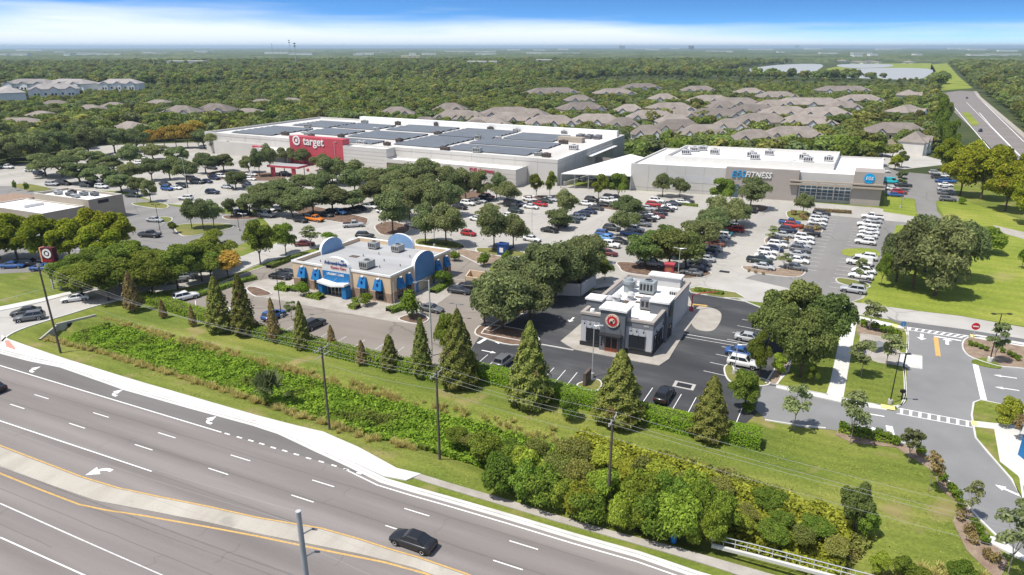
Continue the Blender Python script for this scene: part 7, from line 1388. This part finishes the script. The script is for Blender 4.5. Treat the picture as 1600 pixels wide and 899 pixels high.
# distant canopy as ground relief
na, nr = 620, 190; aa = np.radians(np.linspace(-44, 44, na)); rr_ = np.geomspace(2200, 15000, nr); Aa, Rr = np.meshgrid(aa, rr_); X_, Y_ = Rr * np.sin(Aa), Rr * np.cos(Aa)
Zc = 5 + RNG.uniform(0, 5.5, X_.shape) + 4.5 * np.sin(X_ / 310 + np.sin(Y_ / 500)) * np.sin(Y_ / 260)
gap = (np.sin(X_ / 240 + 1.7 * np.sin(Y_ / 370)) * np.sin(Y_ / 210 + 1.3 * np.sin(X_ / 430)) > .72); Zc[gap] = .3; Zc[0] = -.5
for p in NO[4:5]: Zc[inpoly(X_, Y_, p)] = -.5
mb = MB(); V_ = np.stack([X_.ravel(), Y_.ravel(), Zc.ravel()], 1); me = bpy.data.meshes.new('distant_woods'); I = np.arange(na * nr).reshape(nr, na); F = np.stack([I[:-1, :-1], I[:-1, 1:], I[1:, 1:], I[1:, :-1]], -1).reshape(-1, 4)
me.vertices.add(len(V_)); me.vertices.foreach_set('co', V_.astype(np.float32).ravel()); me.loops.add(F.size); me.loops.foreach_set('vertex_index', F.astype(np.int32).ravel()); me.polygons.add(len(F)); me.polygons.foreach_set('loop_start', np.arange(0, F.size, 4, dtype=np.int32)); me.update(calc_edges=True)
ground_mat('farcanopy', ((.05, .07, .025), (.08, .105, .035), (.15, .165, .07)), .004, (.03, .5), patch=(.0016, .6, (.17, .17, .10))); me.materials.append(M['farcanopy']); o = bpy.data.objects.new('distant_woods', me); COL.objects.link(o); bare(o, 'distant woods reaching the horizon', 'woodland', kind='stuff')
# far town: pale sheds, towers, masts
def shed(u, v, w, h, label, m_='white', roof='offwhite', dep=30):
    x, y = G(u, v); pm = pxm(u, v); W2 = w * pm; H2 = max(15, h * pm * 1.2); r_ = empty('warehouse', (x, y, 0), label, 'building', 'pale buildings far away'); MB().box((-W2 / 2, 0, 0), (W2 / 2, dep, H2)).build('wall', m_, r_); MB().box((-W2 / 2 - .5, -.5, H2), (W2 / 2 + .5, dep + .5, H2 + 1.2)).build('roof', roof, r_)
SH = [(290, 107, 56, 5, 'long white shed among the trees above the left parking rows'), (30, 90, 26, 3, 'white far building near the left frame edge'), (5, 90, 12, 4, 'white far building cut by the left frame edge'), (105, 90, 10, 2, 'tiny pale far building right of the left apartments'), (155, 89, 70, 2, 'very long thin pale building on the far left plain'), (242, 88, 38, 3, 'wide white shed on the far left plain'), (470, 88, 36, 2, 'pale roof below the twin masts'), (560, 90, 16, 4, 'pale gabled building right of the twin masts'), (634, 95, 14, 6, 'cream block with flat roof at far centre'), (648, 95, 16, 5, 'grey block beside the cream one at far centre'), (735, 83, 80, 2.5, 'very long white roof on the horizon centre'), (880, 80, 16, 3, 'white block on the horizon right of centre'), (1012, 78, 40, 1.5, 'long thin pale roof on the horizon'), (1270, 79, 26, 3, 'white low shed on the right horizon'), (1500, 78, 36, 3, 'white roofs on the far right plain'), (1530, 91, 30, 3, 'white shed beyond the grass corridor'), (1570, 90, 50, 4, 'large white shed at the far right frame edge'), (1575, 82, 30, 3, 'second pale shed at the far right horizon'), (670, 88, 22, 3, 'small pale building at far centre'), (1340, 92, 14, 3, 'white houses row left of the lake end'), (1365, 90, 12, 3, 'white gabled house beyond the lake'), (1435, 90, 12, 4, 'pale house with tall roof beyond the lake'), (850, 104, 24, 4, 'pink roofed building between the woods right of centre'), (745, 108, 30, 4, 'tan building strip in the woods at centre'), (770, 108, 12, 5, 'grey small block at the centre woods')]
for q in SH: shed(*q, m_='white' if 'cream' not in q[4] else 'beigelight')
random.seed(17)
for i, (u, v) in enumerate(sorted((random.uniform(10, 1590), random.uniform(76.5, 88)) for _ in range(28))): shed(u, v, random.uniform(10, 40), 2.5, f'pale far shed, {ordw(i)} from left of those scattered along the horizon', 'white')
random.seed(9); k = 0
for side, (u0, u1, v0, v1, n) in dict(centre=(800, 945, 101, 113, 22), lake=(1300, 1470, 88, 97, 26)).items():
    nm = 'dark woods at centre right' if side == 'centre' else 'far shore of the lake'
    cells = sorted((random.uniform(u0, u1), random.uniform(v0, v1)) for _ in range(n))
    for i, (u, v) in enumerate(cells): home('small', u, v, random.uniform(-20, 20), f'small pale roofed house, {ordw(i)} from left by the {nm}', f'small houses beside the {nm}', 1.7, 5)
for u, v, vt, w, lb in ((972, 78, 71, 9, 'pale hazy tower block on the horizon'), (1080, 79, 71.5, 8, 'dark tower block on the right horizon'), (1245, 76, 70.5, 6, 'small pale tower on the right horizon')):
    x, y = G(u, v); pm = pxm(u, v); hh = max(20, hgt(u, v, vt)); r_ = empty('tower_block', (x, y, 0), lb, 'building'); MB().box((-w * pm / 2, 0, 0), (w * pm / 2, 30, hh)).build('wall', 'lightgrey' if 'pale' in lb else 'midgrey', r_)
    for j in range(4): MB().box((-w * pm / 2 + 2, -.2, hh * (.15 + .2 * j)), (w * pm / 2 - 2, 0, hh * (.25 + .2 * j))).build('window_band', 'glass', r_)
def mast(u, v, vt, lb, ant=True):
    x, y = G(u, v); hh = hgt(u, v, vt); r_ = empty('radio_mast', (x, y, 0), lb, 'mast', 'tall masts'); MB().cyl((0, 0), .9, .45, 0, hh, 6).build('mast', 'lightgrey', r_)
    if ant:
        for z in (hh - 2, hh - 7): MB().cyl((0, 0), 2.6, 2.6, z - 1.6, z, 8).build('antenna_ring', 'dark', r_)
mast(464, 109, 66, 'dark antenna mast, right one of the twin masts'); mast(455, 100, 62, 'dark antenna mast, left one of the twin masts'); mast(428, 104, 68, 'thin plain mast left of the twin masts', False); mast(513, 104, 84, 'short thin mast right of the twin masts', False); mast(524, 100, 84, 'second short thin mast right of the twin masts', False); mast(242, 110, 92, 'thin pale mast by the long white shed', False); mast(78, 106, 96, 'short pale mast at the far left', False)
random.seed(3)
for i in range(14): u = 1352 + i * 7.2; mast(u, 82, 69.5 + random.uniform(-.6, .8), f'hazy power pylon, {ordw(i)} from left on the right horizon', False)
# the air
x0_, x1_, y0_, y1_ = -46000, 46000, -400, 43000
hz = bpy.data.materials.new('haze'); hz.use_nodes = True; t = hz.node_tree; t.nodes.clear(); o_ = t.nodes.new('ShaderNodeOutputMaterial'); pv = t.nodes.new('ShaderNodeVolumePrincipled')
pv.inputs['Density'].default_value = HAZE; pv.inputs['Color'].default_value = (.62, .78, 1.0, 1); pv.inputs['Anisotropy'].default_value = .25; t.links.new(pv.outputs[0], o_.inputs['Volume']); M['haze'] = hz
hb = MB().box((x0_, y0_, -3), (x1_, y1_, 95)); h_ = hb.build('haze', 'haze'); bare(h_, 'thin bluish haze over the whole plain', 'haze', kind='stuff')
